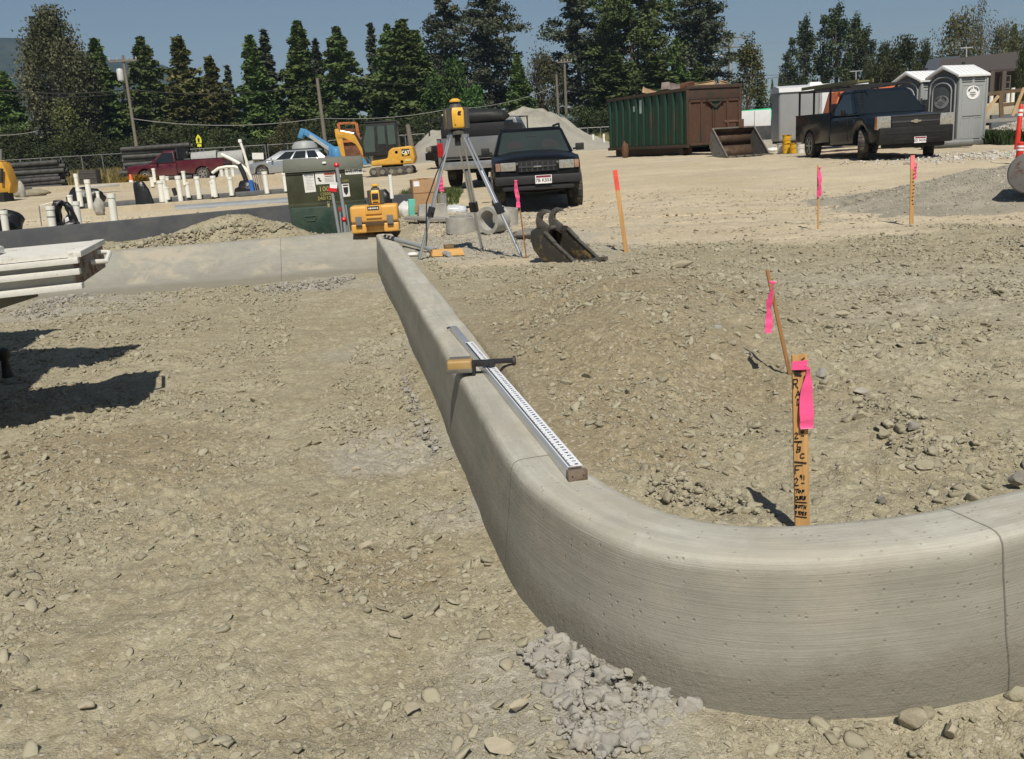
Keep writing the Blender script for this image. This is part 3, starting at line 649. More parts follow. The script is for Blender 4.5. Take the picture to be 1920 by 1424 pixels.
# ================================================================ rotating lasers, tripod, case
yel = pm('laser_yellow', (.78, .43, .05), .45, var=.06, dust=.12); dgrey = pm('laser_grey', (.07, .07, .065), .6, var=.2, dust=.15)
def laser(name, label, loc, rz, s=1.0, panel=False):
    o = thing(name, label, 'laser level', loc, rz); b = .095*s
    MB().loft([[(x*k, y*k, z) for x, y in ((-b, -b*.55), (-b*.55, -b), (b*.55, -b), (b, -b*.55), (b, b*.55), (b*.55, b), (-b*.55, b), (-b, b*.55))] for k, z in ((.92, .012), (1, .03), (1, .17*s), (.86, .20*s))]).build('body', yel, o, .004)
    for ax, ay in ((-1, -1), (1, -1), (1, 1), (-1, 1)):
        MB().beam((ax*b*.86, ay*b*.86, .005), (ax*b*.84, ay*b*.84, .20*s), .045*s, .045*s, up=(ax, ay, 0)).build('corner_guard', dgrey, o, .006)
    MB().box((0, 0, .008), (b*1.7, b*1.7, .016)).build('base_plate', dgrey, o, .004)
    MB().lathe([(b*.75, .195*s), (b*.62, .215*s), (b*.55, .235*s)], n=20).build('collar', dgrey, o)
    MB().lathe([(b*.36, .235*s), (b*.36, .258*s)], n=16).build('rotor_window', pm('laser_glass', (.02, .02, .02), .1), o)
    MB().lathe([(b*.58, .255*s), (b*.58, .268*s), (b*.3, .285*s), (b*.1, .288*s)], n=20).build('rotor_cap', yel, o)
    if panel:
        MB().box((0, -b-.005, .115*s), (b*.95, .012, .085*s)).build('control_panel', BLACK, o, .004)
        for x_, z_ in ((-.02, .10), (0, .088), (.02, .10), (0, .112)): MB().lathe([(.007, 0), (.007, .004)], (x_, -b-.009, z_*s), 'y', 10).build('button', WINK, o)
        MB().box((0, -b-.006, .035*s), (b*.8, .012, .018)).build('handle_slot', BLACK, o, .003)
    else:
        MB().box((-.035, -b-.006, .10*s), (.018, .016, .11*s)).build('handle_grip', yel, o, .005)
        q = MB().prism([(-.02, .0), (.012, .0), (.022, .022), (-.008, .022)], .002, Matrix.Translation((.015, -b-.002, .145*s))).prism([(-.014, -.018), (.018, -.018), (.012, -.004), (-.02, -.004)], .002, Matrix.Translation((.015, -b-.002, .145*s)))
        q.build('emblem', INK, o, smooth=0)
    return o
tp = at(857, 247, 9.8); zt = tp.z
tri = thing('tripod', 'tall aluminium tripod with three splayed legs standing on gravel behind the kerb', 'tripod', (tp.x, tp.y, H(tp.x, tp.y)))
o_ = Vector(tri.location)
MB().lathe([(.085, zt-o_.z-.03), (.085, zt-o_.z), (.05, zt-o_.z+.02)], n=20).build('head_plate', dgrey, tri)
MB().lathe([(.03, zt-o_.z-.14), (.03, zt-o_.z-.03)], n=12).build('centre_bolt', BLACK, tri)
for (u, v, y, hu, dark) in ((783, 477, 9.62, -1, 0), (905, 471, 10.3, .25, 0), (979, 484, 9.45, 1, 0)):
    f = at(u, v, y); f.z = H(f.x, f.y)-.03; f = f-o_; a = Vector((hu*.07, -.02 if hu != .25 else .06, zt-o_.z-.02)); d = f-a; sd_ = d.cross(Vector((0, 0, 1))).normalized()
    lg = MB()
    for k in (-1, 1): lg.tube([a+sd_*.032*k, a+d*.60+sd_*.026*k], .011, 8)
    lg.beam(a+d*.02-sd_*.045, a+d*.02+sd_*.045, .03, .03)
    l = lg.build('leg', ALU, tri)
    MB().tube([a+d*.30, a+d*.985], .0165, 10).build('lower_tube', ALU, l)
    MB().beam(a+d*.56, a+d*.64, .085, .05, up=sd_.cross(d)).tube([a+d*.6-sd_*.02, a+d*.6-sd_*.085], .013, 8).build('leg_clamp', BLACK, l, .004)
    MB().tube([a+d*.96, a+d*1.0], [.02, .004], 8).build('foot_spike', GREYM, l)
    if hu == -1:
        MB().tube([a+d*.12-sd_*.03, a+d*.3+Vector((-.04, -.02, 0)), a+d*.52+Vector((-.07, -.02, 0)), a+d*.66+Vector((-.03, -.03, -.03)), a+d*.78+Vector((.02, -.03, 0)), a+d*.85+Vector((.03, -.02, -.02))], .007, 6).build('strap', BLACK, tri)
laser('laser_level', 'yellow rotating laser level mounted on top of the tripod', (tp.x, tp.y, zt+.02), 14, 1.05)
cz = at(706, 433, 12.75); cz.z = .440
case = thing('instrument_case', 'big yellow plastic instrument case with two grey latches sitting on the kerb corner', 'case', cz, 3)
cyel = pm('case_yellow', (.70, .36, .07), .5, var=.08, dust=.22); CW = .63
MB().box((-CW*.34, 0, .06), (CW*.32, .34, .12)).box((CW*.34, 0, .06), (CW*.32, .34, .12)).box((0, .03, .06), (CW*.5, .28, .12)).build('base_shell', cyel, case, .022, seg=3)
MB().box((0, 0, .245), (CW, .36, .225)).build('lid', cyel, case, .04, seg=3)
MB().box((0, -.186, .30), (CW*.34, .03, .11)).box((0, -.185, .205), (CW*.33, .03, .03)).build('front_rib', cyel, case, .008)
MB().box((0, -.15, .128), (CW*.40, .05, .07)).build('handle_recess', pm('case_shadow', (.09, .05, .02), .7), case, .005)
for k in (-1, 1):
    l = MB().box((k*CW*.33, -.188, .165), (.085, .022, .115)).build('latch', pm('latch_grey', (.16, .16, .15), .5, var=.15), case, .008)
    MB().box((k*CW*.33, -.19, .10), (.08, .02, .02)).build('latch_foot', BLACK, l, .004)
nb_ = MB().box((0, -.204, .325), (.155, .006, .05)).build('name_plate', pm('plate_brown', (.06, .035, .015), .5), case, .002)
q = MB(); [q.box((-.055+.022*i, -.2085, .322), (.014, .002, .016+.004*(i % 2))) for i in range(6)]; q.build('lettering', WINK, case, smooth=0)
laser('laser_level', 'yellow laser level with a small keypad sitting on top of the yellow case', (cz.x+.03, cz.y+.02, cz.z+.358), 2, .95, True)
# grey pole lying over the kerb end
a = at(716, 432, 12.0); a.z = .445; b = at(842, 476, 9.75); b.z = H(b.x, b.y)+.03
pole = thing('survey_pole', 'grey telescoping pole with black bands lying across the far kerb end', 'pole', a); d = b-a
MB().tube([d*.2, d], .026, 12).build('outer_tube', pm('pole_grey', (.42, .43, .43), .4, .3, var=.08), pole)
MB().tube([d*0, d*.22], .018, 10).build('inner_tube', pm('pole_light', (.62, .62, .60), .4, .2), pole)
for f0, f1, r_ in ((.05, .09, .023), (.12, .15, .025), (.19, .235, .031)): MB().tube([d*f0, d*f1], r_, 12).build('band', BLACK, pole)
# ================================================================ toothed excavator bucket
bp = G(1058, 494, 8.75)
bk = thing('excavator_bucket', 'black and yellow worn toothed digging bucket resting on the dirt left of a stake', 'bucket', bp, 48); bk.scale = (.86, .80, .76)
steel = rusty('bucket_steel', (.040, .036, .030), .30, 6, .5, (.17, .115, .04)); bare = rusty('bucket_bare', (.10, .095, .085), .4, 6, .5, (.055, .045, .03))
prof = [(.34, .01), (.10, 0), (-.06, .015), (-.18, .06), (-.27, .16), (-.31, .28), (-.30, .38), (-.22, .42)]          # (forward, z)
BW = .40
def yz(f, z, x): return Vector((x, -f, z))
for k in (-1, 1):
    poly = prof+[(-.10, .41), (.02, .28), (.18, .12), (.33, .035)]; mb = MB()
    n = len(poly); vs = [yz(f, z, k*BW/2-.008) for f, z in poly]+[yz(f, z, k*BW/2+.008) for f, z in poly]
    mb.add(vs, [tuple(range(n)), tuple(range(2*n-1, n-1, -1))]+[(i, i+n, (i+1) % n+n, (i+1) % n) for i in range(n)]); sp = mb.build('side_plate', steel, bk, .003)
    MB().beam(yz(-.09, .38, k*BW/2), yz(.05, .255, k*BW/2), .022, .05, up=(1, 0, 0)).beam(yz(.05, .25, k*BW/2), yz(.33, .03, k*BW/2), .020, .04, up=(1, 0, 0)).build('edge_bar', bare, sp, .003)
sh = MB()
for i in range(len(prof)-1):
    (f1, z1), (f2, z2) = prof[i], prof[i+1]; dv = Vector((f2-f1, z2-z1)); nn = Vector((-dv.y, dv.x)).normalized()*-.012
    sh.add([yz(f1, z1, -BW/2), yz(f1, z1, BW/2), yz(f2, z2, BW/2), yz(f2, z2, -BW/2), yz(f1+nn.x*-1, z1+nn.y*-1, -BW/2+.01), yz(f1+nn.x*-1, z1+nn.y*-1, BW/2-.01), yz(f2+nn.x*-1, z2+nn.y*-1, BW/2-.01), yz(f2+nn.x*-1, z2+nn.y*-1, -BW/2+.01)], [(0,1,2,3),(7,6,5,4),(0,4,5,1),(1,5,6,2),(2,6,7,3),(3,7,4,0)])
sh.build('shell', steel, bk)
for k in range(4):
    x = (-1.5+k)*BW/3.6; MB().box(yz(.40, .022, x), (.062, .16, .04), (-6, 0, 0)).build('tooth', bare, bk, .006)
for x in (-.11, .11):
    hp = [(-.27, .36), (-.12, .36), (-.10, .44), (-.15, .47), (-.21, .51), (-.20, .565), (-.14, .60), (-.07, .60), (-.10, .635), (-.18, .645), (-.26, .60), (-.29, .50)]
    n = len(hp); vs = [yz(f, z, x-.02) for f, z in hp]+[yz(f, z, x+.02) for f, z in hp]
    MB().add(vs, [tuple(range(n)), tuple(range(2*n-1, n-1, -1))]+[(i, i+n, (i+1) % n+n, (i+1) % n) for i in range(n)]).build('hook', bare, bk, .004)
MB().tube([yz(-.2, .40, -.12), yz(-.2, .40, .12)], .03, 12).build('pin', bare, bk)
# ================================================================ bits round the tripod
conc = pm('old_concrete', (.36, .345, .31), .85, var=.18, bump=.3, scale=9)
def hollow(name, label, u, v, y, r, h, rot, group=None, k=.78):
    p = G(u, v, y); o = thing(name, label, 'concrete ring', p, 0, group)
    M = Euler([R(q) for q in rot]).to_matrix(); c = Vector((0, 0, r if abs(rot[0]) > 45 else 0)); mb = MB().pipe(Vector((0, 0, 0)), Vector((0, 0, h)), r, r*k, 24); mb.v = [tuple(M @ Vector(q)+c) for q in mb.v]
    mb.build('ring', conc, o); return o
hollow('concrete_ring', 'short concrete ring standing upright left of the fallen ring', 866, 441, 12.1, .20, .20, (3, 2, 0))
hollow('concrete_ring', 'fallen concrete ring with its round opening facing left behind the tripod', 940, 447, 11.8, .17, .24, (90, 0, -40), k=.72)
hollow('concrete_ring', 'low concrete ring between the other rings in front of the black car', 903, 434, 12.9, .22, .16, (4, -6, 0))
hollow('concrete_ring', 'grey concrete ring right of the fallen ring beside the pink lath', 951, 440, 12.6, .15, .22, (2, 5, 0))
bx = G(797, 402, 15.); cb_ = thing('cardboard_box', 'open brown cardboard carton with a white label beyond the tripod leg', 'box', bx, 12)
card = pm('cardboard', (.38, .23, .12), .8, var=.1)
MB().box((0, 0, .25), (.36, .36, .50)).build('carton', card, cb_, .004); MB().box((0, -.183, .30), (.362, .004, .012)).build('tape', pm('tape', (.30, .17, .08), .4), cb_)
MB().box((-.12, -.1825, .44), (.09, .003, .08)).build('label', WINK, cb_); MB().box((-.10, 0, .505), (.17, .36, .006), (0, -8, 0)).box((.10, 0, .505), (.17, .36, .006), (0, 6, 0)).build('flap', card, cb_)
p = G(773, 400, 14.8); tb = thing('foam_slab', 'turquoise foam board standing against the cardboard carton', 'foam board', p, 20); MB().box((0, 0, .12), (.10, .05, .25), (8, 0, 0)).build('slab', pm('teal_foam', (.14, .58, .48), .7), tb, .004)
p = G(805, 418, 13.6); gb = thing('plank', 'long grey weathered plank lying in front of the cardboard carton', 'plank', p, -28); MB().box((0, 0, .05), (.75, .16, .035), (4, 3, 0)).build('board', wood('grey_wood', (.20, .19, .175), (.33, .31, .28), axis=0), gb, .003)
p = G(812, 416, 13.9); g2 = thing('concrete_block', 'pale grey broken concrete block below the carton', 'block', p, 10); MB().box((0, 0, .10), (.45, .30, .24), taper=(.85, .8)).build('block', conc, g2, .015, jitter=.008)
p = G(830, 395, 14.9); cn = thing('metal_can', 'plain silver metal can standing right of the cardboard carton', 'can', p); MB().lathe([(.075, 0), (.075, .27), (.08, .275), (.08, .285), (.068, .285), (.068, .02)], n=20).build('can', pm('tin', (.42, .42, .40), .4, .6, var=.15), cn)
def crumple(name, label, cat, u, v, y, r, m, seed, sq=(1, 1, .5), rz=0, lift=0):
    p = G(u, v, y); o = thing(name, label, cat, p, rz); vv, ff = I3; rng = np.random.default_rng(seed); q = vv*(1+.32*fbm(vv[:, 0]*1.7+seed, vv[:, 1]*1.7+vv[:, 2]*2.1, 3, seed)[:, None]); q = q*np.array(sq)*r
    q[:, 2] += r*sq[2]*.7+lift; npmesh('sheet', q, ff, m, False, parent=o); return o
plast = pm('clear_plastic', (.52, .55, .58), .3, var=.25); blk = pm('black_bag', (.012, .012, .013), .35, var=.4, bump=.5, bs=12)
crumple('plastic_bag', 'crumpled pale plastic bag on the ground between carton and black car', 'bag', 849, 378, 16, .22, plast, 1, (1.1, .6, .45))
crumple('plastic_sheet', 'crumpled white plastic scraps heaped left of the cardboard carton', 'plastic', 762, 372, 15.5, .16, pm('white_plastic', (.66, .66, .64), .4, var=.2), 2, (1, .7, .9))
crumple('paper_scrap', 'small white crumpled scrap beside the left tripod foot', 'scrap', 772, 462, 10.1, .055, pm('white_plastic', 0), 3, (1.3, .8, .5))
p = G(838, 474, 9.95); wb = thing('wood_scrap', 'pale orange split wood block lying between the tripod legs', 'wood', p, 14)
MB().box((0, 0, .035), (.36, .12, .07), (0, 3, 5), (.9, .6)).build('block', wood('fresh_wood', (.50, .26, .07), (.66, .40, .14), axis=0), wb, .006)
MB().box((.03, .03, .09), (.10, .05, .05), (0, 0, 20)).build('chip', wood('dark_chip', (.14, .10, .05), (.22, .16, .09), axis=0), wb, .004)
crumple('dark_lump', 'flat dark lump lying left of the toothed bucket', 'debris', 998, 436, 11.2, .16, DARKR, 9, (1.5, .7, .35))  # one flattened dark lump on the ground
# ================================================================ green transformer with marker posts
tr = G(622, 440, 13.9)
tf = thing('transformer_box', 'dark green padmount electrical transformer with stickers behind the cross kerb', 'transformer', tr, 9)
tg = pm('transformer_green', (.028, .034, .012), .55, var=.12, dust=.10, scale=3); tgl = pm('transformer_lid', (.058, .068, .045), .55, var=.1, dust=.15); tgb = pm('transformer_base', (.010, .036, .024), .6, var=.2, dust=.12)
MB().box((-.0, .42, .19), (1.12, .92, .42)).build('base', tgb, tf, .03)
for x in (-.28, .40): MB().box((x, -.046, .27), (.20, .012, .016)).beam((x-.09, -.046, .26), (x-.05, -.046, .20), .012, .012).beam((x+.09, -.046, .26), (x+.05, -.046, .20), .012, .012).box((x, -.046, .20), (.12, .012, .012)).build('base_handle', pm('base_rib', (.05, .09, .07), .5), tf)
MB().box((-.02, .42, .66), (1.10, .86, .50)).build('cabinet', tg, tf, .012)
MB().box((-.02, .42, .415), (1.10, .87, .07)).build('skirt', tg, tf, .006)
MB().box((-.02, .415, .456), (1.09, .84, .03)).build('seam', pm('black_seam', (.004, .004, .004), .8), tf)
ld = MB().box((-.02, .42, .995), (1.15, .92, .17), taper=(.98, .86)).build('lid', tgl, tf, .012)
MB().box((-.02, -.045, .905), (1.15, .008, .012)).build('lid_edge', pm('lid_edge', (.16, .17, .14), .5), ld)
MB().box((0, -.028, 1.01), (.05, .006, .025), (-8, 0, 0)).build('small_label', WINK, tf)
yf = -.013
nt_ = MB().box((-.24, yf, .735), (.155, .004, .26), (0, -2, 0)).build('notice_sticker', WHITE, tf); q = MB(); mbtext(q, 'NOTICE', .034, face_m(-.242, yf-.004, .845), .001); q.build('lettering', pm('notice_blue', (.01, .02, .09), .5), nt_, smooth=0)
q = MB(); rg = random.Random(2)
for i in range(9): q.box((-.24+rg.uniform(-.006, .006), yf-.003, .815-.021*i), (.10+rg.uniform(-.03, .02), .001, .005))
q.build('small_print', pm('print_grey', (.35, .35, .36), .6), nt_, smooth=0)
ws_ = MB().box((-.005, yf, .79), (.285, .004, .165)).build('warning_sticker', WHITE, tf); MB().box((.055, yf-.003, .850), (.155, .002, .032)).build('orange_band', pm('warn_orange', (.62, .12, .05), .5), ws_)
q = MB(); mbtext(q, 'WARNING', .027, face_m(.06, yf-.005, .849), .0008); q.box((.05, yf-.003, .815), (.12, .001, .010)); [q.box((.045, yf-.003, .79-.018*i), (.13, .001, .004)) for i in range(4)]
q.tube([(-.115, yf-.003, .80), (-.09, yf-.003, .79), (-.10, yf-.003, .77), (-.07, yf-.003, .755)], .012, 6).build('lettering', INK, ws_, smooth=0)
ypl = pm('stencil_yellow', (.42, .36, .12), .6); q = MB(); mbtext(q, '100', .105, face_m(-.04, yf, .635)); mbtext(q, '12000', .062, face_m(-.03, yf, .565)); mbtext(q, '240/120', .072, face_m(-.03, yf, .505)); mbtext(q, 'CAPS', .04, face_m(.275, yf, .735)); q.build('stencil_numbers', ypl, tf, smooth=0)
ps = MB().box((.27, yf, .60), (.105, .004, .185), (0, -2, 0)).build('danger_sticker', WHITE, tf); q = MB().box((.27, yf-.003, .672), (.075, .001, .018)).prism([(-.035, .045), (.035, .045), (.03, -.03), (0, -.07), (-.03, -.03)], .002, Matrix.Translation((.27, yf-.003, .60))); q.build('pictogram', INK, ps, smooth=0)
ip = MB().box((.41, yf, .862), (.25, .004, .085)).build('number_plate', WHITE, tf); q = MB(); mbtext(q, 'AVE19T48', .066, face_m(.41, yf-.004, .861), .0008); q.v = [(.41+(v[0]-.41)*.80, v[1], v[2]) for v in q.v]; q.build('lettering', INK, ip, smooth=0)
MB().box((.20, yf-.003, .81), (.03, .006, .045)).build('hinge_tag', WINK, tf)
pd = MB().box((0, -.03, .40), (.032, .022, .05)).build('padlock', pm('brass', (.55, .42, .2), .4, .5), tf, .004); MB().tube([(-.012, -.03, .42), (-.012, -.03, .46), (.012, -.03, .46), (.012, -.03, .42)], .005, 6).build('shackle', CHROME, pd)
gp = pm('conduit_grey', (.27, .29, .30), .5, var=.1); redc = pm('red_cap', (.62, .02, .03), .35)
for (ub, vb, ut, vt, y, r_, lab, red) in ((652, 437, 631, 310, 13.3, .024, 'tallest grey conduit post with a red ball top in front of the green transformer', 1), (637, 437, 622, 356, 13.3, .022, 'second tallest grey conduit post with red tape in front of the green transformer', 2), (657, 437, 648, 384, 13.42, .012, 'thin bare grey conduit post right of the tallest one at the transformer', 0), (641, 437, 637, 393, 13.4, .012, 'thin grey conduit with a small red tag left of the short red capped stub', 3), (648, 437, 645, 412, 13.25, .022, 'shortest grey conduit stub with a red cap in front of the green transformer', 1)):
    p = at(ub, vb, y); p.z = H(p.x, p.y); t_ = at(ut, vt, y)-p; o = thing('conduit_post', lab, 'conduit', p)
    MB().tube([(0, 0, -.1), t_], r_, 10).build('pipe', gp, o)
    if red == 1: MB().lathe([(.0, -.035), (.03, -.025), (.042, .0), (.03, .028), (0, .038)], t_, n=14).build('cap', redc, o)
    if red == 2: MB().box(t_+Vector((.01, -.01, .0)), (.12, .05, .05), (0, 12, 10)).build('tape', redc, o, .012, jitter=.006); MB().box(t_+Vector((.03, 0, .06)), (.10, .04, .08), (0, 6, 20)).build('tag', WINK, o, .01, jitter=.006)
    if red == 3: MB().box(t_, (.03, .03, .06)).build('tape', redc, o, .006)
# ================================================================ vehicles (local: nose towards -Y, origin on the ground under the front bumper)
def paint(name, col, dust=.12, metal=.0, rough=.28, coat=.12, spec=.35):
    if name in _mc: return _mc[name]
    t = NT(name); o = t.coord('Object'); n = t.noise(o, 1.6, 6, .7); sx = t.n('SeparateXYZ'); t.l(o, sx.inputs[0])
    low = t.ramp(t.math('ADD', sx.outputs[2], t.math('MULTIPLY', n, .35)), [(.55, 1), (1.0, 0)])      # road dust on the lower panels
    k = t.math('ADD', t.math('MULTIPLY', t.ramp(n, [(.42, 0), (.75, 1)]), dust), t.math('MULTIPLY', low, dust*1.3))
    c = t.mix(n, tuple(x*.85 for x in col), tuple(x*1.15 for x in col)); c = t.mix(k, c, DUST)
    _mc[name] = t.set(col=c, rough=t.math('ADD', t.math('MULTIPLY', k, .7), rough), metal=metal, coat=coat, spec=spec); return _mc[name]
TRIM = pm('dark_trim', (.009, .009, .0095), .55, var=.25, dust=.04, spec=.3); LAMP = pm('headlamp', (.36, .35, .31), .12, .3, var=.35, scale=25); RED = pm('tail_lamp', (.40, .015, .015), .2, var=.2); AMB = pm('amber_lamp', (.50, .16, .05), .2)
RIM = pm('rim_silver', (.34, .34, .33), .4, .5, var=.15, dust=.35); DARKIN = pm('dark_interior', (.012, .012, .012), .8)
def wheel(parent, x, y, r, wd, steer=0, rim=RIM, spokes=6):
    o = bpy.data.objects.new('wheel', None); COL.objects.link(o); o.parent = parent; o.location = (x, y, r); o.rotation_euler = (0, 0, R(steer) + (math.pi if x < 0 else 0))
    h = wd/2
    ty = MB().lathe([(r*.62, -h*.9), (r*.80, -h), (r*.95, -h*.93), (r, -h*.66), (r, h*.66), (r*.95, h*.93), (r*.80, h), (r*.62, h*.9)], axis='x', n=28)
    for i in range(22):
        a = 2*math.pi*i/22; 
        for q in (-1, 1): ty.box((q*h*.45, math.cos(a)*r, math.sin(a)*r), (h*.8, .035, .018), (math.degrees(a)-90, 0, 0))
    tyre = ty.build('tyre', RUB, o)
    rm = MB().lathe([(r*.64, h*.2), (r*.64, h*.92), (r*.58, h*.96), (r*.56, h*.5), (.0, h*.45)], axis='x', n=24)
    for i in range(spokes):
        a = 2*math.pi*i/spokes; rm.beam((h*.72, 0, 0), (h*.80, math.cos(a)*r*.58, math.sin(a)*r*.58), .05, .07, up=(1, 0, 0))
    rm.lathe([(r*.17, h*.5), (r*.17, h*.95), (r*.1, h)], axis='x', n=12); rm.build('rim', rim, o); return o
def body_shell(parent, mpaint, W, stations, wheels, Ra, zc, name='body', zsill=.36, cr=.03):
    ys = sorted(set([s[0] for s in stations]+[round(yw+Ra*math.cos(a), 3) for yw in wheels for a in np.linspace(0, math.pi, 9)])); ys = [y for y in ys if stations[0][0] <= y <= stations[-1][0]]
    sy = [s[0] for s in stations]; rings = []
    for y in ys:
        zt = float(np.interp(y, sy, [s[1] for s in stations])); w_ = W/2*float(np.interp(y, sy, [s[2] for s in stations])); zb = float(np.interp(y, sy, [s[3] if len(s) > 3 else zsill for s in stations]))
        for yw in wheels:
            if abs(y-yw) < Ra: zb = max(zb, zc+math.sqrt(max(0, Ra*Ra-(y-yw)**2)))
        zb = min(zb, zt-.12); zm = zb+.35*(zt-zb); zs = zb+.80*(zt-zb)
        hp = [(w_-.12, zb), (w_-.03, zb+.05), (w_, zm), (w_-.012, zs), (w_-.05, zt-.035), (w_-.13, zt-.005), (w_*.5, zt+cr*.8)]
        rings.append([(0, y, zb)]+[(x, y, z) for x, z in hp]+[(0, y, zt+cr)]+[(-x, y, z) for x, z in hp[::-1]])
    return MB().loft(rings).build(name, mpaint, parent, smooth=38)
def greenhouse(parent, mpaint, wb, wt, yb, yt, zb, zr, cuts, gl=GLASS, back=True, name='cab', bev=.03):
    """cuts: list of (u0,u1) spans of the side glass"""
    rg = lambda w_, y0, y1, z, k=1: [(-w_, y0, z), (w_, y0, z), (w_, y1, z), (-w_, y1, z)]
    mb = MB().loft([rg(wb, yb[0], yb[1], zb), rg(wt, yt[0], yt[1], zr-.05), rg(wt-.07, yt[0]+.09, yt[1]-.07, zr)]); cab = mb.build(name, mpaint, parent, bev, 38, 3)
    def panel(nm, a, b, c, d, u0, u1, v0, v1):
        a, b, c, d = map(Vector, (a, b, c, d)); f = lambda u, v: (a*(1-u)+b*u)*(1-v)+(d*(1-u)+c*u)*v
        q = [f(u0, v0), f(u1, v0), f(u1, v1), f(u0, v1)]; n = (q[1]-q[0]).cross(q[3]-q[0]).normalized()
        MB().add([p+n*.007 for p in q]+[p-n*.02 for p in q], [(0,1,2,3),(7,6,5,4),(0,4,5,1),(1,5,6,2),(2,6,7,3),(3,7,4,0)]).build(nm, gl, cab, smooth=0)
    z2 = zr-.05
    panel('windscreen', (-wb, yb[0], zb), (wb, yb[0], zb), (wt, yt[0], z2), (-wt, yt[0], z2), .05, .95, .04, .93)
    if back: panel('rear_window', (wb, yb[1], zb), (-wb, yb[1], zb), (-wt, yt[1], z2), (wt, yt[1], z2), .07, .93, .10, .90)
    for u0, u1 in cuts:
        panel('side_window', (wb, yb[0], zb), (wb, yb[1], zb), (wt, yt[1], z2), (wt, yt[0], z2), u0, u1, .05, .90)
        panel('side_window', (-wb, yb[1], zb), (-wb, yb[0], zb), (-wt, yt[0], z2), (-wt, yt[1], z2), 1-u1, 1-u0, .05, .90)
    return cab
def plate(parent, x, y, z, flip, top, txt):
    o = MB().box((x, y, z), (.31, .012, .155)).build('number_plate', WINK, parent, .004); s_ = -1 if not flip else 1
    MB().box((x, y+s_*.008, z+.052), (.28, .004, .036)).build('plate_band', pm('plate_red', (.22, .02, .05), .5), o)
    q = MB(); mbtext(q, txt, .085, face_m(x, y+s_*.009, z-.016, 90, 180 if flip else 0), .001); q.build('lettering', pm('plate_ink', (.06, .02, .04), .5), o, smooth=0); return o
def mirrors(parent, m, x, y, z, sz=(.10, .11, .17)):
    for k in (-1, 1):
        MB().box((k*(x+.14), y, z+.04), sz).beam((k*x, y+.03, z), (k*(x+.12), y, z+.02), .05, .04).build('mirror', m, parent, .02)
def bed(parent, mp, W, y0, y1, zs, zt, yw, Ra, zc, tailgate=True):
    poly = [(y0, zs)]+[(yw-Ra*math.cos(a), zc+Ra*math.sin(a)) for a in np.linspace(.12, math.pi-.12, 10)]+[(y1, zs+.08), (y1, zt), (y0, zt)]
    for k in (-1, 1):
        n = len(poly); x0, x1 = k*(W/2-.012), k*(W/2-.10); ztop = zt
        vs = [(x0 if .0 < 1 else 0, y, z) for y, z in poly]+[(x1, y, z) for y, z in poly]
        s_ = MB().add(vs, [tuple(range(n)), tuple(range(2*n-1, n-1, -1))]+[(i, i+n, (i+1) % n+n, (i+1) % n) for i in range(n)]).build('bed_side', mp, parent, .018)
        MB().box((k*(W/2-.055), (y0+y1)/2, zt+.012), (.11, y1-y0, .03)).build('bed_rail', TRIM, s_, .008)
    MB().box((0, (y0+y1)/2, zs+.30), (W-.2, y1-y0, .06)).box((0, y0+.02, (zs+.3+zt)/2), (W-.2, .04, zt-zs-.3)).build('bed_floor', DARKIN, parent)
    if tailgate: return MB().box((0, y1-.03, (zs+.28+zt)/2), (W-.24, .06, zt-zs-.22)).build('tailgate', mp, parent, .012)
def rack(parent, W, y0, y1, z0, z1, m, slant=0):
    q = MB()
    for k in (-1, 1):
        x = k*(W/2-.06); q.beam((x, y0, z1), (x, y1, z1+slant), .05)
        for y in (y0+.9, (y0+.9+y1)/2, y1-.05): q.beam((x, y, z0), (x, y, z1+slant*(y-y0)/(y1-y0)), .05)
    for y in np.linspace(y0, y1, 5): q.beam((-W/2+.06, y, z1+slant*(y-y0)/(y1-y0)), (W/2-.06, y, z1+slant*(y-y0)/(y1-y0)), .045)
    return q.build('rack', m, parent)
# ---------------------------------------------------------------- dark blue pickup, right
def pickup(name, label, mp, loc, rz, L=5.6, W=2.03, zh=1.12, zbelt=1.18, roof=1.86, cab0=1.35, cab1=3.05, steer=0, Rw=.39, grille=True, extended=False, group=None, rim=RIM, wy=None):
    o = thing(name, label, 'pickup truck', loc, rz, group); w1, w2 = wy or (.98, L-1.20)
    st = [(0, .98, .88, .52), (.06, zh-.06, .92, .50), (.22, zh-.02, .975, .42), (.6, zh, 1, .38), (cab0+.08, zbelt, 1, .36), (cab1, zbelt, 1, .36)]
    body_shell(o, mp, W, st, [w1], Rw+.08, Rw, 'body')
    greenhouse(o, mp, W/2-.06, W/2-.24, (cab0-.05, cab1-.02), (cab0+.72, cab1-.14), zbelt+.0, roof, [(.14, .94)] if not extended else [(.12, .52), (.56, .95)])
    bed(o, mp, W, cab1+.03, L, .50, zbelt+.10, w2, Rw+.08, Rw)
    MB().box((0, (w1+w2)/2, .50), (W-.55, w2-w1+.9, .26)).build('chassis', DARKIN, o)
    for y, s_ in ((w1, steer), (w2, 0)):
        for k in (-1, 1): wheel(o, k*(W/2-.14), y, Rw, .27, s_, rim)
    mirrors(o, TRIM, W/2-.02, cab0+.45, zbelt+.04)
    for k in (-1, 1):
        MB().box((k*(W/2+.003), cab1-.35, zbelt-.13), (.015, .14, .035)).build('door_handle', TRIM, o)
        for y_, w_, z_, h_ in ((cab0+.42, .012, .80, .62), (cab1+.01, .02, .82, .70)): MB().box((k*(W/2+.001), y_, z_), (.008, w_, h_)).build('door_gap', DARKIN, o)
    return o
nav = paint('paint_dark_blue', (.006, .010, .017), .015, .0, .24, .12, .28)
p = G(1712, 298, 24.4)
pk = pickup('pickup_truck', 'dark blue pickup with a ladder rack parked in front of the portable toilets', nav, p, 2, L=5.9, steer=-27, Rw=.40)
W = 2.03
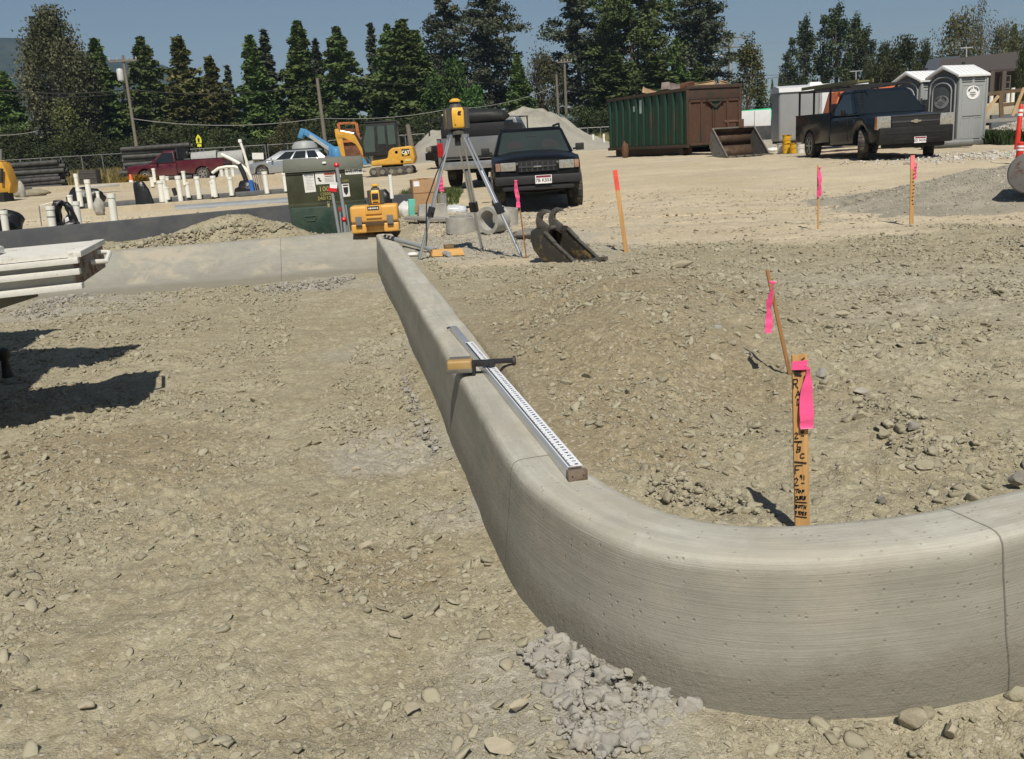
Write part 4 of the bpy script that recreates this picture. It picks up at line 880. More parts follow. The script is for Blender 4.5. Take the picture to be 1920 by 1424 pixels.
MB().box((0, -.03, .60), (W*.94, .18, .42)).box((0, .06, .36), (W*.80, .14, .14)).build('front_bumper', TRIM, pk, .04)
[MB().box((0, -.055, z_), (w_, .15, .035)).build('bumper_slot', DARKIN, pk) for z_, w_ in ((.50, 1.2), (.66, 1.5))]
gr = MB().box((0, -.01, .93), (1.22, .10, .30)).build('grille', DARKIN, pk, .012); MB().box((0, -.062, .935), (1.24, .02, .045)).box((0, -.06, 1.085), (1.28, .03, .03)).box((0, -.06, .785), (1.28, .03, .025)).build('grille_bar', pm('grille_grey', (.05, .05, .055), .4, var=.2), gr, .006)
e_ = [(-.135, -.022), (-.05, -.022), (-.05, -.045), (.05, -.045), (.05, -.022), (.12, -.022), (.135, .022), (.05, .022), (.05, .045), (-.05, .045), (-.05, .022), (-.12, .022)]
MB().prism(e_, .02, Matrix.Translation((0, -.075, .935))).build('bow_tie_emblem', pm('emblem_gold', (.42, .38, .28), .3, .6), gr, .003)
for k in (-1, 1):
    h_ = MB().box((k*.81, .02, .93), (.36, .14, .33)).build('headlight', LAMP, pk, .02); MB().box((k*.965, .03, .93), (.06, .135, .31)).build('indicator', AMB, h_, .008)
plate(pk, .10, -.135, .47, False, 1, '2D 06542')
tb_ = MB(); rk = rack(pk, W, 2.3, 5.75, 1.30, 1.98, BLACK, .0)
MB().box((0, 3.35, 1.42), (1.6, .45, .26)).build('tool_box', pm('toolbox_red', (.07, .02, .015), .5), pk, .02)
ld_ = thing('ladder', 'olive ladder lying on the rack of the dark blue pickup', 'ladder', pk.matrix_basis @ Vector((-.62, 1.6, 2.06)), 2); q = MB()
for k in (-1, 1): q.beam((k*.2, 0, 0), (k*.2, 4.3, .04), .035, .09)
for i in range(13): q.beam((-.2, .2+.32*i, .003*i), (.2, .2+.32*i, .003*i), .035)
q.build('ladder', pm('ladder_olive', (.16, .16, .07), .5), ld_)
# ---------------------------------------------------------------- black SUV, middle
blk_p = paint('paint_black', (.005, .0055, .007), .02, 0, .30, 0, .14)
p = G(1012, 401, 17.9)
sv = thing('suv', 'black four wheel drive car with big tyres facing the camera, middle of the lot', 'car', p, .5)
W = 1.70; L = 4.5; Rw = .385
body_shell(sv, blk_p, W, [(0, .84, .84, .60), (.05, .93, .90, .56), (.14, .975, .95, .54), (.3, 1.01, .985, .52), (.7, 1.05, 1, .48), (1.30, 1.09, 1, .46), (4.35, 1.12, 1, .46), (4.5, 1.0, .96, .55)], [.80, 3.45], Rw+.09, Rw+.03, zsill=.46, cr=.065)
cab = greenhouse(sv, blk_p, .80, .645, (1.22, 4.42), (1.98, 4.30), 1.07, 1.60, [(.13, .42), (.45, .72), (.75, .97)], glass('suv_glass', (.030, .040, .036), .05), bev=.06)
for k in (-1, 1): MB().tube([(k*.60, 2.15, 1.58), (k*.60, 2.25, 1.65), (k*.60, 4.0, 1.65), (k*.60, 4.15, 1.58)], .022, 8).build('roof_rail', BLACK, sv)
seatm = pm('seat_dark', (.02, .022, .022), .8)
WS = lambda x, f: Matrix.Translation((x, 1.22+.76*f, 1.07+.48*f)) @ Euler((R(-57.7), 0, 0)).to_matrix().to_4x4()
MB().prism([(-.11, -.03), (.11, -.03), (.11, .03), (-.11, .03)], .03, WS(0, .74)).build('rear_view_mirror', seatm, cab, .006)
for k in (-1, 1): MB().prism([(.17*math.cos(t_), .22*max(-.4, math.sin(t_))) for t_ in np.linspace(0, 2*math.pi, 18, endpoint=False)], .018, WS(k*.35, .33)).build('headrest_shape', seatm, cab)
MB().box((0, .0, .62), (1.62, .16, .16)).box((0, .02, .48), (1.35, .12, .10)).build('front_bumper', BLACK, sv, .03)
gr = MB().box((0, -.005, .86), (.72, .06, .19)).build('grille', DARKIN, sv, .012); q = MB(); [q.box((x_, -.036, .86), (.02, .02, .17)) for x_ in np.linspace(-.3, .3, 7)]; q.box((0, -.04, .86), (.70, .02, .03)).build('grille_bar', pm('grille_grey', 0), gr)
MB().box((0, -.053, .86), (.15, .012, .028)).build('nose_badge', CHROME, gr, .004)
for k in (-1, 1):
    h_ = MB().box((k*.545, .02, .875), (.29, .10, .155), (0, 0, k*6)).build('headlight', LAMP, sv, .015); MB().box((k*.73, .045, .875), (.085, .10, .145), (0, 0, k*14)).build('indicator', pm('amber_clear', (.34, .20, .13), .2, var=.3), h_, .01)
plate(sv, .10, -.09, .62, False, 1, '7B K553')
mirrors(sv, BLACK, .82, 1.62, 1.13, (.17, .09, .14))
MB().box((0, 2.1, .55), (1.1, 3.6, .2)).beam((-.7, .80, .40), (.7, .80, .40), .12).build('chassis', DARKIN, sv); MB().tube([(-.5, .1, .42), (0, .12, .37), (.5, .1, .42)], .02, 8).build('tow_bar', TRIM, sv)
for y in (.80, 3.45):
    for k in (-1, 1): wheel(sv, k*(W/2-.10), y, Rw, .27, 0)
# ---------------------------------------------------------------- silver pickup seen from behind
sil = paint('paint_grey_silver', (.20, .205, .21), .14, .4, .3)
p = G(893, 352, 25.2)
s_ = pickup('pickup_truck', 'dusty silver pickup with a black folded bed cover seen from behind the black car', sil, Vector((p.x+1.1, p.y+5.4, p.z)), 180-12, L=5.5, W=1.9)
for k in (-1, 1): MB().box((k*.86, 5.49, 1.02), (.16, .05, .36)).build('tail_lamp', RED, s_, .02)
MB().box((0, 5.55, .60), (1.75, .16, .20)).build('rear_bumper', pm('bumper_chrome', (.4, .4, .4), .3, .7, var=.2, dust=.3), s_, .03)
MB().box((0, 4.0, 1.46), (1.72, 2.7, .38)).box((0, 5.30, 1.36), (1.60, .06, .30)).build('canopy_frame', pm('canopy_black', (.008, .008, .009), .6, var=.4), s_, .05)
vv, ff = I3; v2 = vv*np.array([.92, .34, .20])*(1+.12*fbm(vv[:, 0]*3, vv[:, 1]*2+vv[:, 2], 3, 4)[:, None]); v2 = np.sign(v2)*np.abs(v2)**.9; npmesh('folded_cover', v2+np.array([0, 4.9, 1.80]), ff, pm('canvas_black', (.012, .012, .012), .6, var=.4, bump=.4, bs=8), True, parent=s_)
# ---------------------------------------------------------------- dark truck with rack, farther
drk = paint('paint_charcoal', (.016, .018, .022), .10, 0, .3)
p = G(800, 317, 44.5)
d_ = pickup('pickup_truck', 'black crew cab pickup with a pipe rack on the roof beside the sand heap', drk, Vector((p.x+.75, p.y, p.z)), -38, L=5.8, cab1=3.7, extended=True, roof=1.93)
MB().box((0, -.02, .62), (1.9, .16, .34)).build('front_bumper', TRIM, d_, .03); MB().box((0, .0, .95), (1.1, .07, .26)).build('grille', DARKIN, d_, .01)
for k in (-1, 1): MB().box((k*.80, .03, .95), (.32, .10, .2)).build('headlight', LAMP, d_, .02)
rack(d_, 2.0, .3, 5.6, 1.28, 2.28, BLACK)
for k in (-1, 1): MB().beam((k*.94, .3, 2.28), (k*.94, .3, 1.55), .05).build('rack_leg', BLACK, d_)
crm = MB(); rg = random.Random(6)
for i in range(14): crm.tube([(rg.uniform(-.5, .1), rg.uniform(.6, 1.2), 2.36+rg.uniform(0, .14)) for _ in range(3)], .035, 6)
o = crm.build('cable_coil', pm('coil_pale', (.45, .46, .42), .6, var=.3)); o.matrix_world = d_.matrix_basis.copy(); tag(o, 'tangled pale hose lying on the rack of the black crew cab pickup', 'hose')
# ---------------------------------------------------------------- maroon pickup, far left
mar = paint('paint_maroon', (.085, .008, .018), .08, .1, .28)
p0 = at(252, 345, 53.5); p1 = at(425, 333, 53.5); zm_ = H(p0.x+2, p0.y)
mo = pickup('pickup_truck', 'maroon red pickup parked side on before the stacked pipes at the far left', mar, Vector((p0.x-.1, p0.y+.3, zm_)), -90, L=5.35, W=1.8, zh=1.02, zbelt=1.06, roof=1.72, cab0=1.30, cab1=2.75, Rw=.36)
MB().box((0, -.02, .55), (1.7, .14, .2)).build('front_bumper', TRIM, mo, .03); MB().box((0, 2.83, 1.55), (1.5, .06, .62)).build('headache_rack', BLACK, mo)
for k in (-1, 1): MB().box((k*.82, 5.33, .9), (.12, .04, .3)).build('tail_lamp', RED, mo, .01)
# ---------------------------------------------------------------- silver estate car
swp = paint('paint_silver', (.42, .44, .46), .06, .6, .28)
p0 = at(470, 338, 56.5); zw = H(p0.x+2, p0.y)
wg = thing('estate_car', 'silver estate car parked side on behind the green transformer', 'car', Vector((p0.x, p0.y, zw)), -90)
L, W, Rw = 4.85, 1.82, .33
body_shell(wg, swp, W, [(0, .68, .80, .30), (.15, .80, .92, .26), (.5, .88, .98, .24), (1.25, .98, 1, .22), (4.5, 1.02, 1, .24), (4.78, .98, .96, .30), (4.85, .8, .92, .36)], [.95, 3.80], Rw+.06, Rw, zsill=.24)
greenhouse(wg, swp, .86, .62, (1.12, 4.70), (2.0, 4.25), .98, 1.50, [(.19, .42), (.45, .68), (.71, .90)])
for k in (-1, 1):
    MB().box((k*.70, .12, .72), (.36, .24, .14), (0, 0, k*18)).build('headlight', LAMP, wg, .03); MB().box((k*.86, 4.75, .92), (.08, .2, .14)).build('tail_lamp', RED, wg, .02)
    for y in (.95, 3.80): wheel(wg, k*(W/2-.11), y, Rw, .22, 0)
mirrors(wg, swp, .90, 1.62, 1.0); [MB().beam((k*.60, 2.1, 1.53), (k*.60, 4.2, 1.53), .03).build('roof_rail', BLACK, wg) for k in (-1, 1)]
for k in (-1, 1): MB().box((k*.915, 2.9, .93), (.01, 3.3, .012)).build('trim_line', BLACK, wg)
# ---------------------------------------------------------------- distant parked cars, right
def far_car(label, mp, u, v, y, rz, sedan=True):
    p = at(u, v, y); o = thing('parked_car', label, 'car', p, rz)
    body_shell(o, mp, 1.8, [(0, .7, .86, .35), (.2, .85, .95, .3), (1.2, .95, 1, .28), (4.0, .98, 1, .28), (4.5, .9, .94, .35)], [.85, 3.55], .38, .32, zsill=.28)
    greenhouse(o, mp, .84, .62, (1.15, 4.2), (1.9, 3.5), .95, 1.45, [(.16, .48), (.52, .86)])
    for y_ in (.85, 3.55):
        for k in (-1, 1): wheel(o, k*.80, y_, .32, .2)
    for k in (-1, 1): MB().box((k*.66, 4.49, .78), (.34, .06, .14)).build('tail_lamp', RED, o, .01)
    plate(o, 0, 4.52, .72, True, 1, '1K 204'); return o
far_car('grey saloon with red tail lamps parked before the dark building at far right', paint('paint_far_grey', (.05, .055, .06), .05), 1872, 184, 90, 172)
far_car('black car parked at the frame edge before the dark building window', paint('paint_far_black', (.012, .012, .014), .05), 1918, 180, 88, 168)
# ---------------------------------------------------------------- mini excavator
cy_ = pm('machine_yellow', (.58, .30, .022), .5, var=.15, dust=.28); cb_k = pm('cab_black', (.010, .010, .011), .4, var=.2, dust=.06)
p = G(738, 331, 44.5)
ex = thing('mini_excavator', 'yellow mini excavator with a black glazed cab and folded arm left of the sand heap', 'excavator', p, 0)
for k in (-1, 1):
    y = k*.62; poly = [(-1.0, .14), (-.9, .03), (.9, .03), (1.0, .14), (1.02, .28), (.92, .42), (-.92, .42), (-1.02, .28)]
    tk = MB().prism(poly, .30, Matrix.Translation((0, y, 0))).build('track', pm('track_rubber', (.03, .028, .026), .8, var=.3, dust=.5), ex, .05)
    for x in (-.8, -.4, 0, .4, .8): MB().lathe([(.11, -.17), (.11, .17)], (x, y, .22), 'y', 12).build('roller', pm('roller_grey', (.16, .15, .13), .6, dust=.4), tk)
MB().box((0, 0, .40), (.9, .9, .2)).build('undercarriage', DARKIN, ex)
up = [(-.80, .50), (1.0, .50), (1.10, .75), (1.02, 1.25), (.85, 1.30), (.10, 1.25), (-.05, 1.12), (-.12, .80), (-.80, .72)]
up = [(x*1.12 if x < 0 else x*1.02, z) for x, z in up]; hs = MB().prism(up, 1.45).build('upper_body', cy_, ex, .07, seg=3)
MB().box((-.32, -.05, 1.02), (.95, 1.0, .50)).build('cab_floor', cb_k, ex, .02)
cbp = [(-1.22, .95), (.36, .95), (.40, 1.35), (.36, 2.40), (-1.02, 2.40), (-1.28, 1.55)]
cbn = MB().prism(cbp, 1.05, Matrix.Translation((0, -.10, 0))).build('cab', cb_k, ex, .04); MB().box((-.33, -.10, 2.43), (1.48, 1.12, .07)).build('roof_or_shadow_slab', cb_k, cbn, .03)
gm = glass('cab_glass', (.05, .075, .065), .06)
for nm, q_ in (('door_glass', [(-1.12, 1.12), (-.66, 1.12), (-.62, 2.25), (-.96, 2.27), (-1.18, 1.55)]), ('middle_glass', [(-.50, 1.45), (-.16, 1.45), (-.16, 2.24), (-.48, 2.24)]), ('side_glass', [(-.04, 1.40), (.31, 1.42), (.28, 2.26), (-.04, 2.26)])):
    MB().prism(q_, .02, Matrix.Translation((0, -.632, 0))).build(nm, gm, cbn)
lg = MB().box((.72, -.735, 1.02), (.36, .02, .30)).build('maker_plate', INK, hs, .01)
q = MB(); mbtext(q, 'CAT', .20, face_m(.72, -.75, 1.02), .006); q.v = [(.72+(v[0]-.72)*.9, v[1], v[2]) for v in q.v]; q.build('lettering', WINK, lg, smooth=0)
MB().prism([(-.10, -.13), (.10, -.13), (.0, .0)], .006, Matrix.Translation((.72, -.757, 1.02))).build('emblem', pm('emblem_yellow', (.75, .50, .02), .5), lg, smooth=0)
MB().box((.80, -.735, .68), (.30, .012, .10)).build('model_plate', pm('plate_cream', (.60, .50, .20), .5), hs); [MB().lathe([(.07, 0), (.07, .02)], (x_, -.725, z_), 'y', 14).build('port_hole', INK, hs) for x_, z_ in ((.30, 1.05), (.52, .62))]
bmj = MB().loft([[(x-.0, y_, z+dz) for y_, dz in ((-.10, -w_), (.10, -w_), (.10, w_), (-.10, w_))] for x, z, w_ in ((-1.15, .75, .14), (-1.35, 1.2, .16), (-1.6, 1.72, .20), (-2.1, 1.98, .15), (-2.4, 1.95, .10))]).build('boom', cy_, ex, .02)
MB().tube([(-1.1, .0, .62), (-1.45, 0, 1.5)], .05, 8).build('boom_ram', CHROME, ex); MB().tube([(-1.65, .0, 2.0), (-2.25, 0, 2.15)], .05, 8).build('arm_ram', CHROME, ex)
MB().loft([[(x+dx, y_, z) for y_, dx in ((-.08, -w_), (.08, -w_), (.08, w_), (-.08, w_))] for x, z, w_ in ((-2.42, 2.25, .08), (-2.35, 1.95, .15), (-2.26, 1.3, .11), (-2.18, .75, .08))]).build('arm', cy_, ex, .02)
MB().box((-2.15, 0, .55), (.35, .5, .40), (0, 20, 0)).build('digging_bucket', rusty('bucket_far', (.10, .07, .04), .5, 5), ex, .05)
for k in range(4): MB().tube([(-1.05, -.06+.04*k, .8), (-1.36, -.06+.04*k, 1.45+.05*k), (-1.6, -.05+.04*k, 1.98+.03*k)], .018, 6).build('hose', BLACK, ex)
# ================================================================ right-hand yard
p = G(1288, 291, 35.5)
dm = thing('dumpster', 'large green roll off dumpster with rusty brown end doors standing on the sand', 'dumpster', p, 0)
# local: nearest bottom corner at origin; long side runs along -X/+Y, door end along +X
pL = G(1178, 283, 41.0); pR = G(1393, 287, 36.3)
eL = Vector((pL.x-p.x, pL.y-p.y, 0)); eR = Vector((pR.x-p.x, pR.y-p.y, 0)); eR.normalize(); eL = Vector((-eR.y, eR.x, 0)); LL, WW, HH = 6.6, 2.35, 2.42; z0 = .28
gsteel = rusty('dumpster_green', (.014, .052, .030), .16, 2.2, .5, (.06, .035, .02), streak=3); rdoor = rusty('dumpster_rust', (.020, .050, .030), .78, 1.1, .6, (.070, .032, .018), streak=2)
dk = rusty('dumpster_rail', (.025, .03, .02), .6, 4, .6, (.055, .03, .02))
def fr(a, b, z): return eR*a+eL*b+Vector((0, 0, z))
def slab(mb, a0, a1, b0, b1, zz0, zz1): return mb.add([fr(a, b, z) for z in (zz0, zz1) for a, b in ((a0, b0), (a1, b0), (a1, b1), (a0, b1))], [(3,2,1,0),(4,5,6,7),(0,1,5,4),(1,2,6,5),(2,3,7,6),(3,0,4,7)])
m = MB(); slab(m, .05, .10, .05, LL, z0, HH); slab(m, WW-.1, WW-.05, .05, LL, z0, HH); slab(m, .05, WW-.05, LL-.05, LL, z0, HH); slab(m, .05, WW-.05, .05, LL, z0, z0+.08); m.build('body', gsteel, dm)
for i in range(11): m = MB(); b = .30+i*.60; slab(m, -.02, .05, b, b+.13, z0+.14, HH-.12); m.build('side_rib', gsteel, dm, .02)
m = MB(); slab(m, -.03, .09, .0, LL, HH-.12, HH); slab(m, WW-.09, WW+.03, .0, LL, HH-.12, HH); slab(m, -.03, .09, 0, LL, z0, z0+.12); m.build('top_rail', dk, dm, .01)
for a0, a1, nm in ((.08, WW*.5-.01, 0), (WW*.5+.01, WW-.08, 1)):
    m = MB(); slab(m, a0, a1, .0, .05, z0+.06, HH-.46); d_r = m.build('door', rdoor, dm); m = MB(); w_ = (a1-a0)/2
    for a in (a0, a0+w_-.04, a1-.08): slab(m, a, a+.08, -.05, .0, z0+.06, HH-.46)
    slab(m, a0, a1, -.05, .0, HH-.54, HH-.46); slab(m, a0, a1, -.05, .0, z0+.06, z0+.14); m.build('door_frame', rdoor, d_r, .01)
m = MB(); slab(m, .0, WW, .0, .06, HH-.44, HH); slab(m, .0, WW, -.05, .06, HH-.06, HH+.06); m.build('header', dk, dm, .01)
for a in (0, WW-.1): m = MB(); slab(m, a, a+.1, -.03, .06, z0, HH); m.build('corner_post', dk, dm, .01)
m = MB(); m.beam(fr(WW*.34, -.09, HH-.5), fr(WW*.66, -.09, HH-.5), .07).beam(fr(WW*.5, -.08, HH-.75), fr(WW*.38, -.08, HH-.52), .06).beam(fr(WW*.5, -.08, HH-.75), fr(WW*.62, -.08, HH-.52), .06); m.build('latch', dk, dm)
m = MB(); m.add([fr(WW*.40, -.06, HH-.55), fr(WW*.60, -.06, HH-.55), fr(WW*.5, -.06, HH-.82)], [(0, 1, 2)]); m.build('latch_plate', gsteel, dm)
m = MB(); [slab(m, a, a+.15, .3, LL-.2, .04, z0) for a in (.25, WW-.4)]; [m.tube([fr(a, .5, .14), fr(a+.3, .5, .14)], .14, 12) for a in (.05, WW-.35)]; m.build('skid', dk, dm)
for (b, z, w_, h_) in ((3.35, 1.68, .36, .52), (4.05, 1.78, .2, .22)): m = MB(); slab(m, .03, .045, b, b+w_, z, z+h_); m.build('sticker', pm('sticker_grey', (.50, .55, .55), .5, var=.2), dm)
def chunk(name, label, cat, a, b, z, d, col, rot, seed):
    o = thing(name, label, cat, p+fr(a, b, z)); MB().box((0, 0, d[2]/2), d, rot).build('piece', pm(col[0], col[1], .8, var=.2), o, .02, jitter=.02); return o
chunk('wood_offcut', 'pale plank end sticking out of the top of the dumpster over its doors', 'wood', 1.0, .35, HH+.02, (.75, .2, .16), ('offcut_pale', (.50, .34, .19)), (0, -4, -20), 1)
chunk('wood_offcut', 'tan board corner poking up at the far side of the dumpster', 'wood', .3, 3.4, HH-.02, (.6, .1, .22), ('offcut_tan', (.46, .30, .18)), (0, 14, 30), 2)
chunk('rubbish_bag', 'greyish pink rubbish heaped on the middle of the dumpster rim', 'rubbish', .4, 1.8, HH, (.7, .4, .26), ('rubbish_pink', (.30, .24, .21)), (0, 8, 40), 3)
chunk('rubble_lump', 'small pale lump at the right top of the dumpster beside the plank', 'rubbish', 1.75, .3, HH+.02, (.3, .2, .18), ('offcut_pale', 0), (10, 20, 0), 4)
chunk('rusty_scrap', 'brown rusty scrap lying on top of the dumpster corner', 'scrap', .35, .5, HH, (.8, .3, .2), ('scrap_brown', (.12, .045, .02)), (0, -6, 60), 5)
# blue pipes
bpm = pm('blue_pvc', (.09, .36, .66), .4, var=.1, dust=.1); base = G(1165, 268, 48)
for i, (k, zz) in enumerate([(0, .16), (1, .16), (0, .42), (1, .42), (0, .68), (1, .68), (0, .94), (1, .94)]):
    o = thing('blue_pipe', 'pale blue pipe in the bundle stacked behind the dumpster', 'pipe', base+Vector((.05*(i % 3)+.0*k, .30*k, zz+.35)), 0, 'blue pipes bundled behind the dumpster'); MB().pipe((-.15, 0, 0), (4.2, .9, 0), .13, .115, 14).build('pipe', bpm, o)
crumple('rusty_stand', 'small rusty steel stand on the ground at the left end of the dumpster', 'stand', 1172, 287, 39, .28, rusty('rusty_bits', (.14, .07, .03), .6, 5), 12, (.5, .5, 1.3))
# skid steer bucket
q_ = G(1350, 294, 33.5); q2 = G(1432, 292, 34.2); bwd = (q2-q_).length
sb = thing('loader_bucket', 'wide grey steel loader bucket with teeth standing before the dumpster doors', 'bucket', (q_+q2)/2, 16); sb.scale = (.95, .95, .84)
bs_ = rusty('loader_steel', (.17, .165, .155), .3, 5, .55, (.10, .07, .045)); bin_ = rusty('loader_inside', (.09, .055, .03), .5, 4, .65, (.055, .03, .018)); hw = bwd/2-.06
pro = [(-.45, .03), (.10, .0), (.62, .06), (.86, .45), (.78, 1.0), (.66, 1.22)]
m = MB()
for i in range(len(pro)-1):
    (y1, z1), (y2, z2) = pro[i], pro[i+1]; m.quad((-hw, y1, z1), (hw, y1, z1), (hw, y2, z2), (-hw, y2, z2))
m.build('shell', bin_, sb, smooth=30); sb.children[-1].modifiers.new('s', 'SOLIDIFY').thickness = .03
for k in (-1, 1):
    n = len(pro); vs = [(k*hw-.015, y, z) for y, z in pro]+[(k*hw+.015, y, z) for y, z in pro]
    sp = MB().add(vs, [tuple(range(n)), tuple(range(2*n-1, n-1, -1))]+[(i, i+n, (i+1) % n+n, (i+1) % n) for i in range(n)]).build('side_plate', bs_, sb); MB().beam((k*hw, -.45, .05), (k*hw, .64, 1.22), .035, .05, up=(1, 0, 0)).build('edge_bar', pm('worn_steel', (.17, .155, .135), .55, .2, var=.25), sp)
MB().box((0, .66, 1.20), (hw*2, .10, .06)).box((0, -.44, .03), (hw*2, .16, .04)).build('lip', pm('worn_steel', 0), sb)
for i in range(6): MB().box((-hw+hw*2/5*i, -.57, .04), (.10, .22, .06)).build('tooth', pm('worn_steel', 0), sb, .01)
MB().tube([(-.35, .7, 1.45), (.45, .7, 1.45)], .07, 12).box((-.22, .7, 1.35), (.05, .14, .35)).box((.32, .7, 1.35), (.22, .2, .36)).build('coupler', rusty('coupler_rust', (.06, .04, .03), .5, 6), sb, .01)
# trailer
tpm = pm('trailer_grey', (.27, .28, .29), .45, .1, var=.08, dust=.10, scale=2); twh = pm('trailer_white', (.62, .63, .64), .4, var=.05)
q_ = G(1460, 272, 38); tl = thing('cargo_trailer', 'enclosed cargo trailer with white rounded roof and grey side behind the dark blue pickup', 'trailer', q_, 0)
TL, TW, TH = 3.9, 1.55, 2.42
fx = 0; m = MB(); m.box((TL/2*.42, 0.0, 1.38), (TL*.42, .05, 1.85)); 
MB().box((.80, .55, 1.35), (1.6, 1.1, 1.95)).build('front_box', tpm, tl, .10, seg=3)
MB().box((2.45, .60, 1.30), (1.75, 1.25, 1.9)).build('rear_box', twh, tl, .03)
MB().box((1.63, -.02, 1.3), (.10, .04, 1.85)).build('corner_trim', pm('trim_alu', (.45, .46, .47), .4, .5), tl); MB().loft([[(x, y, 2.30+dz) for y, dz in ((-.06, -.06), (-.02, .10), (.5, .20), (1.1, .10), (1.15, -.06))] for x in (-.02, .12, 3.35, 3.5)]).build('roof', twh, tl, smooth=60)
MB().box((1.55, .5, 2.52), (.55, .4, .12), taper=(.7, .7)).build('roof_vent', twh, tl, .02); MB().beam((2.05, -.04, 1.05), (2.45, -.04, 1.05), .03).beam((2.2, -.04, .9), (2.2, -.04, 1.25), .03).build('door_bar', BLACK, tl)
wheel(tl, 1.25, .18, .34, .22); wheel(tl, 1.25, 1.0, .34, .22); tl.children[-2].rotation_euler.z = R(90); MB().box((1.25, .1, .62), (1.0, .25, .06)).box((1.8, .05, .55), (.4, .2, .28)).build('mudguard', twh, tl, .02)
MB().box((1.7, .55, .35), (3.3, 1.0, .12)).build('trailer_chassis', DARKIN, tl)
orp = pm('orange_paint', (.62, .16, .05), .5, var=.12); q_ = G(1612, 262, 33.5); q_.z += .12; og = thing('orange_machine', 'orange sloping machine hood standing between the pickup and the trailer', 'machine', q_, 0)
MB().prism([(-1.35, .4), (1.0, .4), (1.05, 2.02), (-.35, 1.98), (-.95, 1.85)], 1.1).build('hood', orp, og, .03); MB().beam((-.95, -.6, 1.9), (-.40, -.6, .9), .10).build('strut', orp, og)
# pails
ypail = pm('pail_yellow', (.72, .42, .01), .4, var=.08, dust=.12); wpail = pm('pail_white', (.66, .65, .62), .45, var=.08, dust=.15)
def pail(u, v, y, m_, label, stack=0, r=.16, h=.36):
    b = G(u, v, y); b.z += stack; o = thing('bucket', label, 'bucket', b, 0); MB().lathe([(r*.82, 0), (r, h), (r*1.07, h), (r*1.07, h-.03), (r*1.07, h), (r*.95, h), (r*.8, .03)], n=18).build('pail', m_, o)
    MB().tube([(r*1.05*math.cos(a), -r*.4*math.sin(a)-r*.75, h*.86-.10*math.sin(a)) for a in np.linspace(0, math.pi, 9)], .006, 5).build('wire_handle', CHROME, o); return o
pail(1475, 284, 35, ypail, 'yellow plastic bucket under another in the stack left of the dark blue pickup'); pail(1475, 284, 35, ypail, 'yellow plastic bucket topmost of the stack beside the pickup tail', .30)
pail(1489, 284, 34.6, ypail, 'single yellow bucket between the yellow stack and a white bucket'); pail(1501, 284, 34, wpail, 'white plastic bucket right beside the rear wheel of the dark blue pickup'); pail(1465, 283, 35.6, wpail, 'white bucket half hidden behind the yellow bucket stack')
crumple('paper_scrap', 'small white scrap with rubbish on the ground left of the buckets', 'scrap', 1452, 272, 38, .25, pm('white_plastic', 0), 31, (1.6, .6, .4))
# black footing, white tank, green pipes beyond
def wall(name, label, a, b, h, th, m_, zoff=-.3, cat='wall', top=None):
    o = thing(name, label, cat, a); d = b-a; MB().beam(Vector((0, 0, (h+zoff)/2)), d+Vector((0, 0, (h+zoff)/2)), th, h-zoff).build('wall', m_, o, .008); return o
bfm = pm('damp_proof_black', (.030, .032, .036), .6, var=.15, dust=.15); tanc = pm('tan_concrete', (.46, .39, .28), .85, var=.12, bump=.2, dust=.2)
a = G(1415, 268, 44); b = G(1470, 263, 44); wall('foundation_wall', 'low black coated footing wall between the loader bucket and the trailer', a, b, .95, .25, bfm)
a = G(1417, 272, 43); b = G(1468, 269, 43); wall('concrete_footing', 'pale concrete footing below the black wall between bucket and trailer', a, b, .35, .25, conc)
q_ = at(1410, 228, 47); tk = thing('tool_chest', 'white steel truck box body behind the loader bucket', 'tank', Vector((q_.x, q_.y, H(q_.x, q_.y)+.6)), 0); MB().box((0, 0, .55), (1.6, .9, 1.0)).build('box', twh, tk, .03); MB().box((0, -.46, .55), (.02, .02, .95)).build('door_seam', GREYM, tk)
grn = pm('green_pvc', (.05, .46, .22), .4, var=.1)
for i, (u, v, L_, dz) in enumerate([(1400, 214, 2.0, 0), (1445, 214, 2.2, 0), (1440, 219, 1.6, 0), (1450, 221, 2., 0), (1432, 221, .9, 0)]):
    c = at(u, v, 49-.2*i); o = thing('green_pipe', 'bright green plastic pipe stacked beyond the loader bucket beside the trailer', 'pipe', c, 0, 'green pipes stacked beyond the loader bucket'); MB().pipe((-L_/2+.3, 0, 0), (L_/2+.3, .4, .06), .17, .15, 14).build('pipe', grn, o)
q_ = G(1442, 245, 47); o = thing('pipe_trestle', 'dark steel trestle carrying the green pipes', 'trestle', q_); MB().box((0, 0, 1.0), (2.2, .8, .12)).box((-.8, 0, .5), (.1, .7, 1.)).box((.8, 0, .5), (.1, .7, 1.)).build('frame', BLACK, o)
